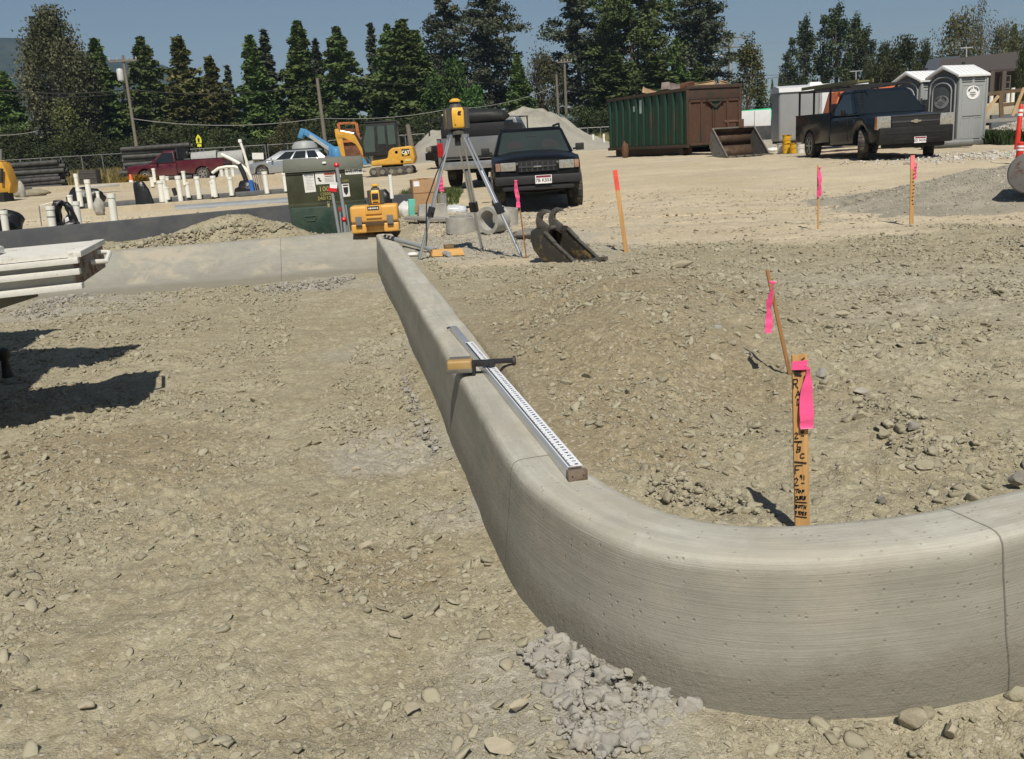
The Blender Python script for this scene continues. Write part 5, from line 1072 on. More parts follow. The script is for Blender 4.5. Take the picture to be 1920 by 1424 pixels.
# portable toilets
tgr = pm('toilet_grey', (.30, .315, .32), .5, var=.04, dust=.08, scale=2); tdk = pm('toilet_dark', (.085, .092, .098), .5, var=.08, dust=.06); twt = pm('toilet_roof', (.74, .75, .76), .45, var=.04)
def toilet(label, p_, rz):
    o = thing('portable_toilet', label, 'portable toilet', p_, rz); s = .56
    MB().box((0, 0, 1.02), (2*s, 2*s, 1.90)).build('shell', tgr, o, .02); MB().box((0, 0, .05), (2*s+.06, 2*s+.06, .12)).build('base', pm('toilet_base', (.12, .12, .12), .7), o, .02)
    arch = [(-s+.02, .10), (s-.02, .10), (s-.02, 1.80)]+[((s-.02)*math.cos(a), 1.80+.34*math.sin(a)) for a in np.linspace(.2, math.pi-.2, 9)]+[(-s+.02, 1.80)]
    fr_ = MB().prism(arch, .06, Matrix.Translation((0, -s-.025, 0))).build('front_arch', tdk, o, .015)
    def ring(w_, z1, hh, y, r_, m_, nm, par): q = MB(); q.tube([(-w_, y, .18), (-w_, y, z1)]+[(w_*math.cos(a), y, z1+hh*math.sin(a)) for a in np.linspace(math.pi-.15, .15, 9)]+[(w_, y, z1), (w_, y, .18)], r_, 6); return q.build(nm, m_, par)
    ring(.47, 1.72, .30, -s-.06, .028, tgr, 'arch_trim', fr_); dr = MB().prism([(-.33, .16), (.33, .16), (.33, 1.60)]+[(.33*math.cos(a), 1.62+.24*math.sin(a)) for a in np.linspace(.15, math.pi-.15, 8)]+[(-.33, 1.60)], .03, Matrix.Translation((0, -s-.065, 0))).build('door', tdk, fr_, .01)
    ring(.35, 1.60, .25, -s-.085, .020, tgr, 'door_trim', fr_)
    def oval(y, x, z, a, b, yaw, m_, par, nm='sign'):
        M = Matrix.Translation((x, y, z)) @ Euler((0, 0, R(yaw))).to_matrix().to_4x4(); return MB().prism([(a*math.cos(t), b*math.sin(t)) for t in np.linspace(0, 2*math.pi, 28, endpoint=False)], .012, M).build(nm, m_, par)
    def oval_text(mb, M0):
        for i, ch in enumerate('BEST WORK'):
            an = R(155-16.2*i)
            if ch != ' ': mbtext(mb, ch, .085, M0 @ Matrix.Translation((.205*math.cos(an), .135*math.sin(an), .008)) @ Euler((0, 0, an-math.pi/2)).to_matrix().to_4x4(), .002)
        for dz, w_ in ((.0, .26), (-.055, .30), (-.10, .16)):
            for k in range(int(w_/.045)): mb.add([M0 @ Vector((-w_/2+k*.045+a, dz+b, .009)) for a, b in ((0, -.010), (.032, -.010), (.032, .014), (0, .014))], [(0, 1, 2, 3)])
    sg = oval(-s-.088, 0, 1.30, .26, .19, 0, tgr, dr); q = MB(); oval_text(q, face_m(0, -s-.096, 1.30)); q.build('lettering', INK, sg, smooth=0)
    sg = oval(0, s+.008, 1.52, .27, .20, 90, WINK, o); q = MB(); oval_text(q, face_m(s+.016, 0, 1.52, 90, 90)); q.build('lettering', INK, sg, smooth=0)
    for k in (-1, 1):
        for i in range(3): MB().box((s+.004, k*.26, 1.83+.055*i), (.012, .42, .018)).build('vent_slot', DARKIN, o)
    q = MB()
    for (y0, y1, z0_, z1_) in ((-.42, .42, .88, 1.74), (-.42, -.06, .22, .80), (.06, .42, .22, .80)): q.box((s+.004, (y0+y1)/2, z1_), (.015, y1-y0, .02)).box((s+.004, y0, (z0_+z1_)/2), (.015, .02, z1_-z0_)).box((s+.004, y1, (z0_+z1_)/2), (.015, .02, z1_-z0_))
    q.build('panel_rib', pm('toilet_rib', (.36, .375, .38), .5), o); [MB().box((s+.006, 0, z_), (.012, .77, .012)).build('panel_gap', DARKIN, o) for z_ in (.84, .17)]
    for sx in (-1, 1):
        for sy in (-1, 1): MB().box((sx*s, sy*s, 1.0), (.07, .07, 1.86)).build('corner_post', tgr if sx > 0 else tdk, o, .02)
    e = s+.07; rf = MB().loft([[(-e, y, 1.98), (-e, y, 2.05), (0, y, 2.36), (e, y, 2.05), (e, y, 1.98), (0, y, 2.26)] for y in (-e-.06, e)]).build('roof', twt, o, .015)
    q = MB()
    for y in np.linspace(-.5, .5, 6):
        for k in (-1, 1): q.beam((k*.05, y, 2.345), (k*(e-.06), y, 2.085), .03, .02)
    q.build('roof_rib', twt, rf); MB().tube([(-.1, .3, 2.2), (-.1, .3, 2.45)], .05, 10).build('vent_pipe', BLACK, o); return o
toilet('nearer portable toilet with grey side panel and white gabled roof right of the pickup', G(1790, 270, 29.6), -67); toilet('farther portable toilet half hidden behind the first and the pickup bonnet', G(1722, 262, 31.2), -67)
p_ = G(1772, 273, 28.5); o = thing('pipe_offcut', 'grey plastic pipe lying on the ground before the nearer portable toilet', 'pipe', p_); MB().pipe((-.7, 0, .12), (.72, -.15, .12), .12, .10, 14).build('pipe', pm('grey_pvc', (.13, .14, .145), .5, var=.15, dust=.2), o)
# timber braces and walls at far right
lum = wood('new_lumber', (.42, .27, .13), (.58, .40, .22)); dkw = wood('dark_lumber', (.10, .065, .035), (.17, .11, .06))
for (u1, v1, u2, v2, y, m_, lab, w_) in ((1842, 218, 1872, 180, 33, lum, 'pale timber brace leaning up left of the dark post by the toilets', .1), (1898, 218, 1920, 165, 33, lum, 'pale timber brace leaning up at the right frame edge', .1), (1878, 220, 1876, 176, 33.2, dkw, 'upright dark timber post between two pale braces', .14), (1842, 245, 1840, 170, 32, lum, 'pale upright timber right behind the nearer portable toilet', .1), (1840, 178, 1925, 168, 33.5, dkw, 'upper dark timber rail behind the pale braces', .12), (1876, 198, 1925, 192, 33.4, dkw, 'lower dark timber rail behind the pale braces', .12), (1842, 228, 1925, 222, 32.5, wood('grey_wood', 0, 0), 'grey weathered board lying along the gravel bank at right', .12)):
    a = at(u1, v1, y); b = at(u2, v2, y+.05); o = thing('timber_brace', lab, 'timber', a); MB().beam((0, 0, 0), b-a, w_, .05, up=(0, 1, 0)).build('beam', m_, o)
a = G(1835, 212, 40); b = G(1935, 205, 40); a.z = at(1835, 212, 40).z; b.z = at(1935, 206, 40).z; wall('low_wall', 'long pale concrete wall behind the timber braces at far right', a, b, .35, .3, tanc); a.y += 2; b.y += 2; a.z += .05; b.z += .05; wall('foundation_wall', 'dark blue grey low wall behind the pale wall at far right', a-Vector((0, 3, .55)), b-Vector((0, 3, .55)), .38, .2, pm('wall_slate', (.09, .10, .115), .7, var=.1))
for u, v, h_ in ((1843, 200, .65), (1858, 196, .35), (1889, 193, .5), (1898, 192, .6)): 
    q_ = at(u, v, 42); o = thing('white_post', 'short white pipe stub standing on the pale wall behind the timber braces', 'pipe', q_, 0, 'white pipe stubs behind the timber braces'); MB().tube([(0, 0, -.3), (0, 0, h_)], .08, 10).build('pipe', PVC, o)
# red delineator posts and the steel disc
dred = pm('delineator_red', (.62, .030, .015), .45, var=.08, dust=.1)
for u, vb, vt, y, lab in ((1907, 273, 196, 21, 'upright red delineator post with white bands on the gravel bank at right edge'), (1907, 326, 266, 14.2, 'nearer red delineator post leaning behind the steel disc at right edge')):
    b = at(u, vb, y); t_ = at(u+8, vt, y)-b; o = thing('delineator_post', lab, 'post', b); MB().tube([t_*-.1, t_*.96, t_], [.052, .05, .03], 14).build('post', dred, o)
    for f0, f1 in ((.72, .78), (.82, .88)): MB().tube([t_*f0, t_*f1], .0535, 14).build('white_band', WINK, o)
b = at(1926, 366, 11.6); o = thing('steel_disc', 'grey round steel roller end standing on the gravel at the right frame edge', 'disc', b, -38); MB().lathe([(.10, 0), (.23, .02), (.25, .05), (.25, .6), (.2, .62)], (0, 0, .26), 'y', 28).build('disc', rusty('disc_steel', (.17, .165, .16), .25, 6), o)
# ================================================================ heaps
def heap(name, label, cat, x0, x1, yc, ry, prof, m_, seed, n=(150, 90), kind=None):
    """prof: list of (x, top height above ground)"""
    X = np.linspace(x0, x1, n[0])[:, None]*np.ones((1, n[1])); v = np.linspace(-1, 1, n[1])[None]*np.ones((n[0], 1))
    hp = np.interp(X, [q[0] for q in prof], [q[1] for q in prof]); hp = hp*(1+.10*fbm(X*.5, X*0+seed, 3, seed))
    Y = yc+v*ry*(1+.15*fbm(X*.3, v, 2, seed+3)); prf = np.clip(1-np.abs(v)**1.25, 0, 1)
    g = base_h(X.ravel(), Y.ravel())[0].reshape(X.shape)
    big = (x1-x0)/14.
    Z = g-.06*big+hp*prf*(1+.16*fbm(X/big*.8, v*2.2, 4, seed+5))+.10*big*fbm(X/big*1.5, Y/big*1.5, 4, seed+9)*prf
    i = np.arange(n[0]-1)[:, None]*n[1]; j = np.arange(n[1]-1)[None]; F_ = np.stack([i+j, i+n[1]+j, i+n[1]+j+1, i+j+1], -1).reshape(-1, 4)
    return tag(npmesh(name, np.stack([X, Y, Z], -1).reshape(-1, 3), F_, m_), label, cat)
def soil(name, a, b, sc=1., bmp=.6):
    t = NT(name); o = t.coord('Object'); n = t.noise(o, .35*sc, 7, .68, .4); f = t.noise(o, 7*sc, 6, .75)
    c = t.mix(t.ramp(n, [(.38, 0), (.62, 1)]), a, b); c = t.mix(t.math('MULTIPLY', f, .4), c, tuple(x*.8 for x in a)); return t.set(col=c, rough=.95, spec=.1, nrm=t.bump(f, bmp, .06/sc))
from mathutils.bvhtree import BVHTree
def drop(o, x, y, z):
    t = BVHTree.FromPolygons([v.co for v in o.data.vertices], [tuple(p.vertices) for p in o.data.polygons]); out = z.copy()
    for i in range(len(x)):
        h = t.ray_cast(Vector((x[i], y[i], 20)), Vector((0, 0, -1)))[0]
        if h is not None: out[i] = max(z[i], h.z)
    return out
xs = lambda u, y=62: at(u, 270, y).x
heap('sand_heap', 'tall grey tan heap of sand and gravel behind the parked black vehicles', 'heap', xs(735), xs(1215), 63, 6.5, [(xs(735), 0), (xs(770), .8), (xs(810), 1.9), (xs(850), 2.35), (xs(890), 2.55), (xs(925), 2.35), (xs(960), 2.6), (xs(995), 2.9), (xs(1025), 2.55), (xs(1060), 2.1), (xs(1100), 1.1), (xs(1140), .45), (xs(1180), .2), (xs(1215), 0)], soil('heap_sand', (.28, .265, .225), (.41, .385, .325)), 3)
g_ = soil('gravel_heap_soil', (.29, .265, .21), (.39, .355, .285), 5, .9)
gh = heap('gravel_heap', 'low spread heap of grey gravel beside the steel disc at right', 'gravel heap', 4.7, 11.5, 13.8, 2.6, [(4.7, 0), (5.4, .16), (6.3, .34), (7.4, .48), (9, .55), (11.5, .35)], g_, 8, (220, 120))
rng = np.random.default_rng(21); N = 15000; x = rng.uniform(4.6, 11, N); y = rng.uniform(11.0, 16.6, N); pr_ = np.interp(x, [4.7, 5.4, 6.3, 7.4, 9, 11.5], [0, .16, .34, .48, .55, .35])*np.clip(1-np.abs((y-13.8)/2.6)**1.25, 0, 1)
z = drop(gh, x, y, gz(x, y)[0])+.002; s = np.clip(.013*(1-rng.uniform(0, 1, N)*.98)**(-1/3.5), .012, .05); k = rng.uniform(0, 1, N) < np.clip(pr_*4, .05, 1)
stuff(scatter('gravel_stones', 'grey gravel stones covering the low heap at right', 'gravel', x[k], y[k], z[k], s[k], GRAVM, 22, .03))
rng = np.random.default_rng(23); N = 5200; c0 = at(780, 440, 11.5); x = rng.uniform(-1.25, .7, N); y = rng.uniform(9.8, 14.5, N); z, sd_, s1_, s2_ = gz(x, y); s = np.clip(.010*(1-rng.uniform(0, 1, N)*.98)**(-1/3.2), .010, .035); k = (np.abs(sd_-.13) > .22) & (sd_ > 0)
stuff(scatter('gravel_stones', 'grey gravel stones under the tripod and concrete rings', 'gravel', x[k], y[k], z[k]+.003, s[k], GRAVM, 24, .03))
c0 = at(1850, 285, 24); rng = np.random.default_rng(25); N = 900; x = c0.x+rng.normal(0, 1.5, N); y = c0.y+rng.normal(0, .7, N); z = gz(x, y)[0]; s = np.clip(.03*(1-rng.uniform(0, 1, N)*.98)**(-1/2.6), .03, .12)
stuff(scatter('white_rubble', 'pale broken rubble strewn over the sand right of the pickup', 'rubble', x, y, z+.01, s, rock_mat('pale_rubble', (.42, .40, .36), (.62, .60, .55)), 26, .08))
cx = at(1890, 250, 31).x; ch_ = heap('cobble_bank', 'bank of pale round cobbles right of the nearer portable toilet', 'cobble bank', cx-.9, cx+5, 31.5, 2.2, [(cx-.9, .0), (cx-.2, .45), (cx+.8, .75), (cx+5, .9)], g_, 14, (60, 40))
rng = np.random.default_rng(27); N = 2600; x = rng.uniform(cx-.9, cx+4, N); y = rng.uniform(29.3, 33, N); pr_ = np.interp(x, [cx-.9, cx-.2, cx+.8, cx+5], [0, .45, .75, .9])*np.clip(1-np.abs((y-31.5)/2.2)**1.25, 0, 1); z = drop(ch_, x, y, base_h(x, y)[0])
stuff(scatter('cobbles', 'rounded pale cobbles covering the bank beside the toilet', 'cobbles', x, y, z, rng.uniform(.035, .085, N), rock_mat('cobble_stone', (.30, .29, .26), (.56, .54, .50)), 28, .2, .75))
# ================================================================ left-hand foundations
fc = pm('found_black', (.070, .076, .084), .65, var=.15, dust=.12, scale=3)
a = atz(-60, 440.5, .62); b = atz(770, 364, .62); a0 = Vector((a.x, a.y, .62)); 
def topwall(name, label, u1, v1, u2, v2, z, h_, th, m_, cat='foundation wall'):
    a = atz(u1, v1, z); b = atz(u2, v2, z); o = thing(name, label, cat, (a.x, a.y, z-h_)); d = b-a; off = Vector((-d.y, d.x, 0)).normalized()*th/2; MB().beam(Vector((0, 0, h_/2))+off, d+Vector((0, 0, h_/2))+off, th, h_).build('wall', m_, o, .01); return a, b
topwall('foundation_wall', 'long black coated foundation wall running behind the cross kerb and dirt bank', -60, 440.5, 772, 364, .62, .7, .22, fc)
topwall('foundation_wall', 'second foundation wall of tan concrete with a dark top strip behind the white pipes', 145, 394, 560, 362, .70, .5, .25, tanc); topwall('dark_sill', 'thin dark sill strip lying along the second foundation wall', 140, 384, 565, 352, .80, .10, .3, pm('sill_grey', (.12, .125, .13), .7, var=.15, dust=.2), 'sill')
topwall('foundation_wall', 'third foundation wall of pale tan concrete behind the rows of white pipes', 60, 352, 560, 325, .95, .9, .3, tanc); topwall('concrete_footing', 'short grey footing at the left edge below the yellow digger part', -20, 371, 82, 363, .75, .4, .3, conc)
topwall('white_board', 'long white plank lying on the pale wall left of the autumn shrub', 150, 350, 224, 344, .98, .10, .2, WHITE, 'board'); topwall('dark_wall', 'dark shaded footing between the leftmost white pipes', -10, 399, 90, 390, .62, .14, .3, pm('sill_grey', 0))
crumple('concrete_block', 'small dark concrete block standing before the second foundation wall', 'block', 188, 402, 19, .16, conc, 41, (.7, .7, 1.2))
sm = pm('slate_sheet', (.20, .22, .245), .55, var=.1, dust=.15)
for (u1, v1, u2, v2, z, r_, lab) in ((222, 400, 420, 392, .50, .11, 'left grey pipe lying on the sand inside the foundation'), (330, 396, 556, 380, .53, .12, 'right longer grey pipe lying on the sand inside the foundation')):
    a = atz(u1, v1, z); b = atz(u2, v2, z); o = thing('grey_pipe', lab, 'pipe', a); MB().pipe((0, 0, 0), b-a, r_, r_*.86, 16).build('pipe', sm, o)
# white plastic riser pipes: (u base, v base, v top, wall depth y, radius)
AW = lambda u: atz(u, 435-.0945*u, .62).y
risers = [(12, 436, 395, AW(12)+.5, .055, 'leftmost thick white pipe rising behind the black wall'), (99, 427, 387, AW(99)+.5, .065, 'thickest white pipe with a grey band left of the black plastic'), (148, 422, 378, AW(148)+.5, .055, 'white pipe directly right of the black plastic covered frame'), (215, 415, 363, AW(215)+.6, .065, 'tall thick white pipe standing alone above the middle of the black wall'),
 (133, 385, 366, 20.5, .055, 'short white stub behind the black plastic covered frame')]
BW_ = lambda u: atz(u, 394-.077*(u-145), .70).y
for i, (u, v, vt, r_, lab) in enumerate([(151, 381, 355, .055, 'short white stub left of a tall pair before the dark bag'), (169, 381, 337, .055, 'tall white pipe before the dark bag at left'), (148, 372, 326, .040, 'thin tall white pipe behind the dark bag at left'), (185, 378, 359, .035, 'short thin cream pipe right of the dark bag'), (304, 371, 339, .070, 'thickest white pipe at the left end of the middle row'), (310, 372, 330, .055, 'white pipe leaning close behind the thickest one'), (314, 370, 351, .06, 'short white stub touching the thickest pipe of the row'), (338, 368, 330, .055, 'third tall white pipe of the middle row'),
   (353, 365, 342, .05, 'white pipe right of a black conduit in the middle row'), (346, 342, 321, .04, 'slender white pipe in front of the maroon pickup cab'), (373, 365, 331, .055, 'white pipe standing below the maroon pickup bed'), (399, 363, 340, .045, 'shorter white pipe before a taller twin below the pickup wheel'), (403, 362, 330, .055, 'tall white pipe below the maroon pickup rear wheel'), (434, 360, 332, .055, 'white pipe standing left of the dark bent conduit'), (500, 355, 322, .055, 'left white pipe of the pair beside the silver car'), (536, 352, 324, .055, 'right white pipe of the pair beside the silver car')]):
    risers.append((u, v, vt, BW_(u)+.35, r_, lab))
for i, (u, v, vt, r_, lab) in enumerate([(286, 347, 333, .06, 'white stub by the shrub at the maroon pickup bonnet'), (290, 337, 316, .045, 'thin white pipe leaning at the maroon pickup bonnet'), (314, 344, 331, .055, 'far white stub below the maroon pickup door'), (416, 328, 316, .05, 'left stub of three behind the maroon pickup tail'), (426, 330, 315, .05, 'middle stub of three behind the maroon pickup tail'), (437, 328, 315, .05, 'right stub of three behind the maroon pickup tail')]):
    risers.append((u, v, vt, 38, r_*1.4, lab))
for (u, v, vt, y, r_, lab) in risers:
    b = at(u, v, y); ut = u-(v-vt)*.145*(1 if i % 2 else .9); t_ = at(ut, vt, y)-b; o = thing('white_pipe', lab, 'pipe', b, 0, 'white pipes rising from the foundations'); MB().tube([t_*-.25, t_*.86], r_, 14).tube([t_*.84, t_], r_*1.16, 14).build('pipe', PVC, o)
    if 'grey band' in lab: MB().tube([t_*.48, t_*.54], r_*1.04, 14).build('band', GREYM, o)
# black plastic covered frame, bags, bent conduits
a = at(120, 423, AW(120)+.6); o = thing('plastic_sheeting', 'black plastic sheeting draped over an arched frame among the white pipes', 'plastic sheet', a); q = MB()
rg = random.Random(3); L_ = [at(u, v, AW(120)+.6)-a for u, v in ((110, 425), (107, 408), (105, 392), (108, 381), (114, 380), (119, 384), (124, 383), (131, 392), (136, 402), (139, 413), (141, 420))]
q.tube(L_, [.08, .085, .09, .08, .05, .035, .05, .06, .065, .065, .075], 9).build('sheet', blk, o, jitter=.014, sub=1); a2 = MB().tube([at(110, 424, AW(120)+.55)-a, at(124, 424, AW(120)+.5)-a, at(142, 420, AW(120)+.55)-a], .07, 8); a2.build('hem', blk, o, jitter=.02, sub=1)
crumple('plastic_scrap', 'clear plastic scrap caught inside the black draped frame', 'plastic', 127, 412, AW(120)+.75, .13, pm('white_plastic', 0), 51, (.6, .5, 1.3))
crumple('rubbish_bag', 'black rubbish bag lying behind the leftmost white pipe', 'bag', 8, 430, AW(8)+.9, .32, blk, 52, (1., .7, .8)); crumple('rubbish_bag', 'flat black bag behind the tall thin white pipes at left', 'bag', 162, 381, 22.5, .34, blk, 53, (1.25, .6, .8)); 
a = at(268, 374, BW_(268)+.4); o = thing('covered_pipe', 'black plastic cover standing over a pipe at the left of the middle row', 'plastic sheet', a); MB().loft([[(r_*math.cos(t)+dx, r_*.6*math.sin(t), z_) for t in np.linspace(0, 2*math.pi, 10, endpoint=False)] for r_, z_, dx in ((.20, -.1, .03), (.17, .2, .0), (.12, .36, -.04), (.05, .38, -.05))]).build('cover', blk, o, jitter=.012, sub=1)
a = at(322, 372, BW_(322)+.3); 
for nm, lab, pts, y, r_, m_ in (('bent_conduit', 'white flexible conduit arching over to the dark bundle left of the silver car', ((415, 290), (430, 297), (445, 305), (458, 315), (468, 328), (472, 338)), 25, .045, PVC), ('bent_conduit', 'lower white conduit arching across the maroon pickup rear wheel', ((398, 325), (410, 316), (425, 313), (440, 313), (455, 318)), 25.5, .04, PVC), ('tall_conduit', 'thin white conduit leaning up with a capped end near the silver car', ((450, 265), (456, 282), (462, 302), (470, 335)), 25, .035, PVC), ('bent_conduit', 'black flexible conduit bending down behind the white arches', ((448, 308), (455, 322), (462, 340), (466, 352)), 24.5, .06, BLACK), ('bent_conduit', 'short black conduit end sticking up in the middle pipe row', ((325, 353), (330, 367)), 22.5, .05, BLACK), ('marker_rod', 'thin pale string line rod above the leftmost pipes', ((75, 386), (90, 382), (105, 378)), 17, .008, PVC), ('marker_rod', 'thin steel rod standing left of the thickest left pipe', ((73, 386), (78, 424)), 16.6, .010, GREYM)):
    a = at(*pts[0], y); o = thing(nm, lab, 'conduit', a); MB().tube([at(u, v, y)-a for u, v in pts], r_, 10).build('tube', m_, o)
    if nm == 'tall_conduit': MB().lathe([(.0, -.05), (.05, -.03), (.05, .04), (0, .05)], n=10).build('cap', WINK, o)
crumple('cable_bundle', 'black bundle of cable at the foot of the white arching conduits', 'cable', 464, 355, 24.4, .24, blk, 54, (1.2, .7, 1.)); q_ = at(473, 356, 24.2); o = thing('blue_sleeve', 'bright blue plastic sleeve beside the black cable bundle', 'sleeve', q_); MB().tube([(0, 0, -.1), (-.02, 0, .24)], .055, 10).build('sleeve', pm('blue_sleeve', (.03, .14, .50), .4), o)
for i in range(6): 
    u = 480+i*3.6; b = at(u, 356-i*.4, 23); o = thing('steel_rod', 'thin grey steel rod in the row right of the black cable bundle', 'rod', b, 0, 'thin steel rods beside the cable bundle'); MB().tube([(0, 0, -.1), (-.05, 0, .36+.04*(i % 2))], .011, 6).build('rod', GREYM, o)
crumple('cable_box', 'small black box on the sill among the middle white pipes', 'box', 398, 364, 24, .10, blk, 55, (1, .7, .8)); crumple('blue_scrap', 'tiny blue scrap at the foot of a thin rod on the black wall', 'scrap', 80, 425, 16.4, .06, pm('blue_sleeve', 0), 56)
crumple('black_pouch', 'black plastic bag draped on a post behind the yellow case', 'bag', 720, 350, 17.5, .18, blk, 57, (.7, .6, 1.7), lift=.1); b = at(734, 362, 17.3); o = thing('white_pipe', 'white pipe standing behind the small laser on the yellow case', 'pipe', b, 0, 'white pipes rising from the foundations'); MB().tube([(0, 0, -.1), at(731, 328, 17.3)-b], .035, 10).build('pipe', PVC, o)
# ================================================================ white flatbed truck, left edge
fw = rusty('flatbed_white', (.74, .72, .66), .06, 4, .5, (.22, .10, .04)); fg = pm('flatbed_shade', (.36, .355, .33), .6, var=.12, dust=.2)
A_ = atz(144, 473, 1.03); B_ = atz(190, 450, 1.03); C_ = atz(0, 487, 1.03); 
fb = thing('flatbed_truck', 'white steel flatbed rear end with a hand loop jutting in from the left edge', 'truck', (A_.x, A_.y, 0)); ex_ = (C_-A_); ex_.z = 0; ex_.normalize(); ey_ = (B_-A_); ey_.z = 0; ey_.normalize(); DW = (B_-A_).length; A0 = Vector((0, 0, 0))
def fl_(a, b, z): return ex_*a+ey_*b+Vector((0, 0, z))
def fslab(mb, a0, a1, b0, b1, z0_, z1_): return mb.add([fl_(a, b, z) for z in (z0_, z1_) for a, b in ((a0, b0), (a1, b0), (a1, b1), (a0, b1))], [(3,2,1,0),(4,5,6,7),(0,1,5,4),(1,2,6,5),(2,3,7,6),(3,0,4,7)])
m = MB(); fslab(m, .02, 4, .0, DW, 1.005, 1.03); m.build('deck', fw, fb)
m = MB(); fslab(m, .03, 4, .05, .06, .86, 1.0); m.build('web', fg, fb)
for z_, nm in ((.985, 0), (.925, 1), (.845, 2)): m = MB(); fslab(m, .0, 4, -.012-.004*nm, .06, z_-.016, z_+.016); m.build('side_rail', fw, fb, .004)
m = MB(); fslab(m, -.004, .035, .04, DW-.02, .86, 1.0); m.build('end_plate', rusty('end_brown', (.20, .16, .12), .4, 8), fb, .004)
m = MB(); fslab(m, -.02, .05, -.0, DW, 1.0, 1.034); m.build('end_cap', fw, fb, .006)
m = MB(); m.tube([fl_(-.0, DW*.72, .975), fl_(-.075, DW*.70, .965), fl_(-.085, DW*.42, .935), fl_(-.0, DW*.40, .94)], .014, 8); m.build('hand_loop', fw, fb)
m = MB(); fslab(m, .45, 1.6, DW*.25, DW*.55, 1.032, 1.075); m.build('deck_box', fw, fb, .02)
m = MB(); m.beam(fl_(.32, .35, .86), fl_(1.6, .3, .58), .10, .16); m.build('strut', pm('strut_grey', (.16, .155, .145), .7, var=.25, dust=.3), fb)
m = MB(); fslab(m, 1.25, 5.2, -1.0, 1.6, .45, .98); m.build('chassis', DARKIN, fb)
m = MB(); m.add([(x-A_.x, y-A_.y, z) for z in (1.0, 2.6) for x, y in ((-3.2, 4.4), (-3.42, 5.2), (-6.5, 4.4), (-6.2, 3.4))], [(3,2,1,0),(4,5,6,7),(0,1,5,4),(1,2,6,5),(2,3,7,6),(3,0,4,7)]); m.build('body', fw, fb)
m = MB(); m.box((-4.5-A_.x, 5.40-A_.y, 2.75), (3.1, .62, .10)).box((-5.0-A_.x, 4.75-A_.y, 2.72), (3.0, .75, .10)).build('roof_or_shadow_slab', fw, fb); m = MB(); m.box((-5.1-A_.x, 5.80-A_.y, 3.4), (2.2, .95, .10)).box((-5.9-A_.x, 5.6-A_.y, 2.9), (.2, .8, .95)).build('shadow_slab', fw, fb, .05)  # unseen slabs added above the truck, placed to cast the shadow fingers
for k in (0, 1): wheel(fb, -4.5-A_.x, 4.6-A_.y+1.5*k, .48, .28)
m = MB(); c_ = at(8, 672, 6.6)-Vector((A_.x, A_.y, 0)); m.lathe([(.0, .22), (.04, .20), (.045, .15), (.025, .12), (.035, .04), (.045, 0)], (c_.x, c_.y, .05), n=14).beam((c_.x, c_.y, .20), (c_.x-.8, c_.y-.3, .5), .06).build('hitch', pm('hitch_black', (.012, .012, .012), .5, var=.4), fb)
# ================================================================ trees
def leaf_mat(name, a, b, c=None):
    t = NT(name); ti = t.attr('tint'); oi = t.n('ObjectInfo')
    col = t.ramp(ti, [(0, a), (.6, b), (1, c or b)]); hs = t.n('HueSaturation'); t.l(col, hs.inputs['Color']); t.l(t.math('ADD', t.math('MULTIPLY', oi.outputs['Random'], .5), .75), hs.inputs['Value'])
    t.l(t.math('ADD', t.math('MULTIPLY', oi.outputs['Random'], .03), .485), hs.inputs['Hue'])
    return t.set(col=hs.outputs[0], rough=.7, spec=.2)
def bark(name, col): return pm(name, col, .9, var=.35, scale=3)
BK = bark('bark_brown', (.10, .075, .055)); BKP = bark('bark_pale', (.36, .34, .29)); BKR = bark('bark_pine', (.12, .085, .065))
def leaves(P, size, rng, up=.3, quad=True, elong=1.6):
    """small leaf faces at points P, random tilt with a bias upward"""
    n = len(P); nrm = rng.normal(size=(n, 3)); nrm[:, 2] += up; nrm /= np.linalg.norm(nrm, axis=1)[:, None]
    t = np.cross(nrm, rng.normal(size=(n, 3))); t /= np.linalg.norm(t, axis=1)[:, None]; b = np.cross(nrm, t)
    s = size*rng.uniform(.6, 1.35, n)[:, None]; e = s*elong
    V = np.stack([P-t*e*.5, P+b*s*.42, P+t*e*.5, P-b*s*.42], 1).reshape(-1, 3)
    return V, np.arange(n*4).reshape(-1, 4)
def trunk_mesh(pts, rs, m, par, limbs=()):
    q = MB().tube(pts, rs, 7)
    for a, b, r_ in limbs: q.tube([a, b], [r_, r_*.4], 5)
    return q.build('trunk', m, par)
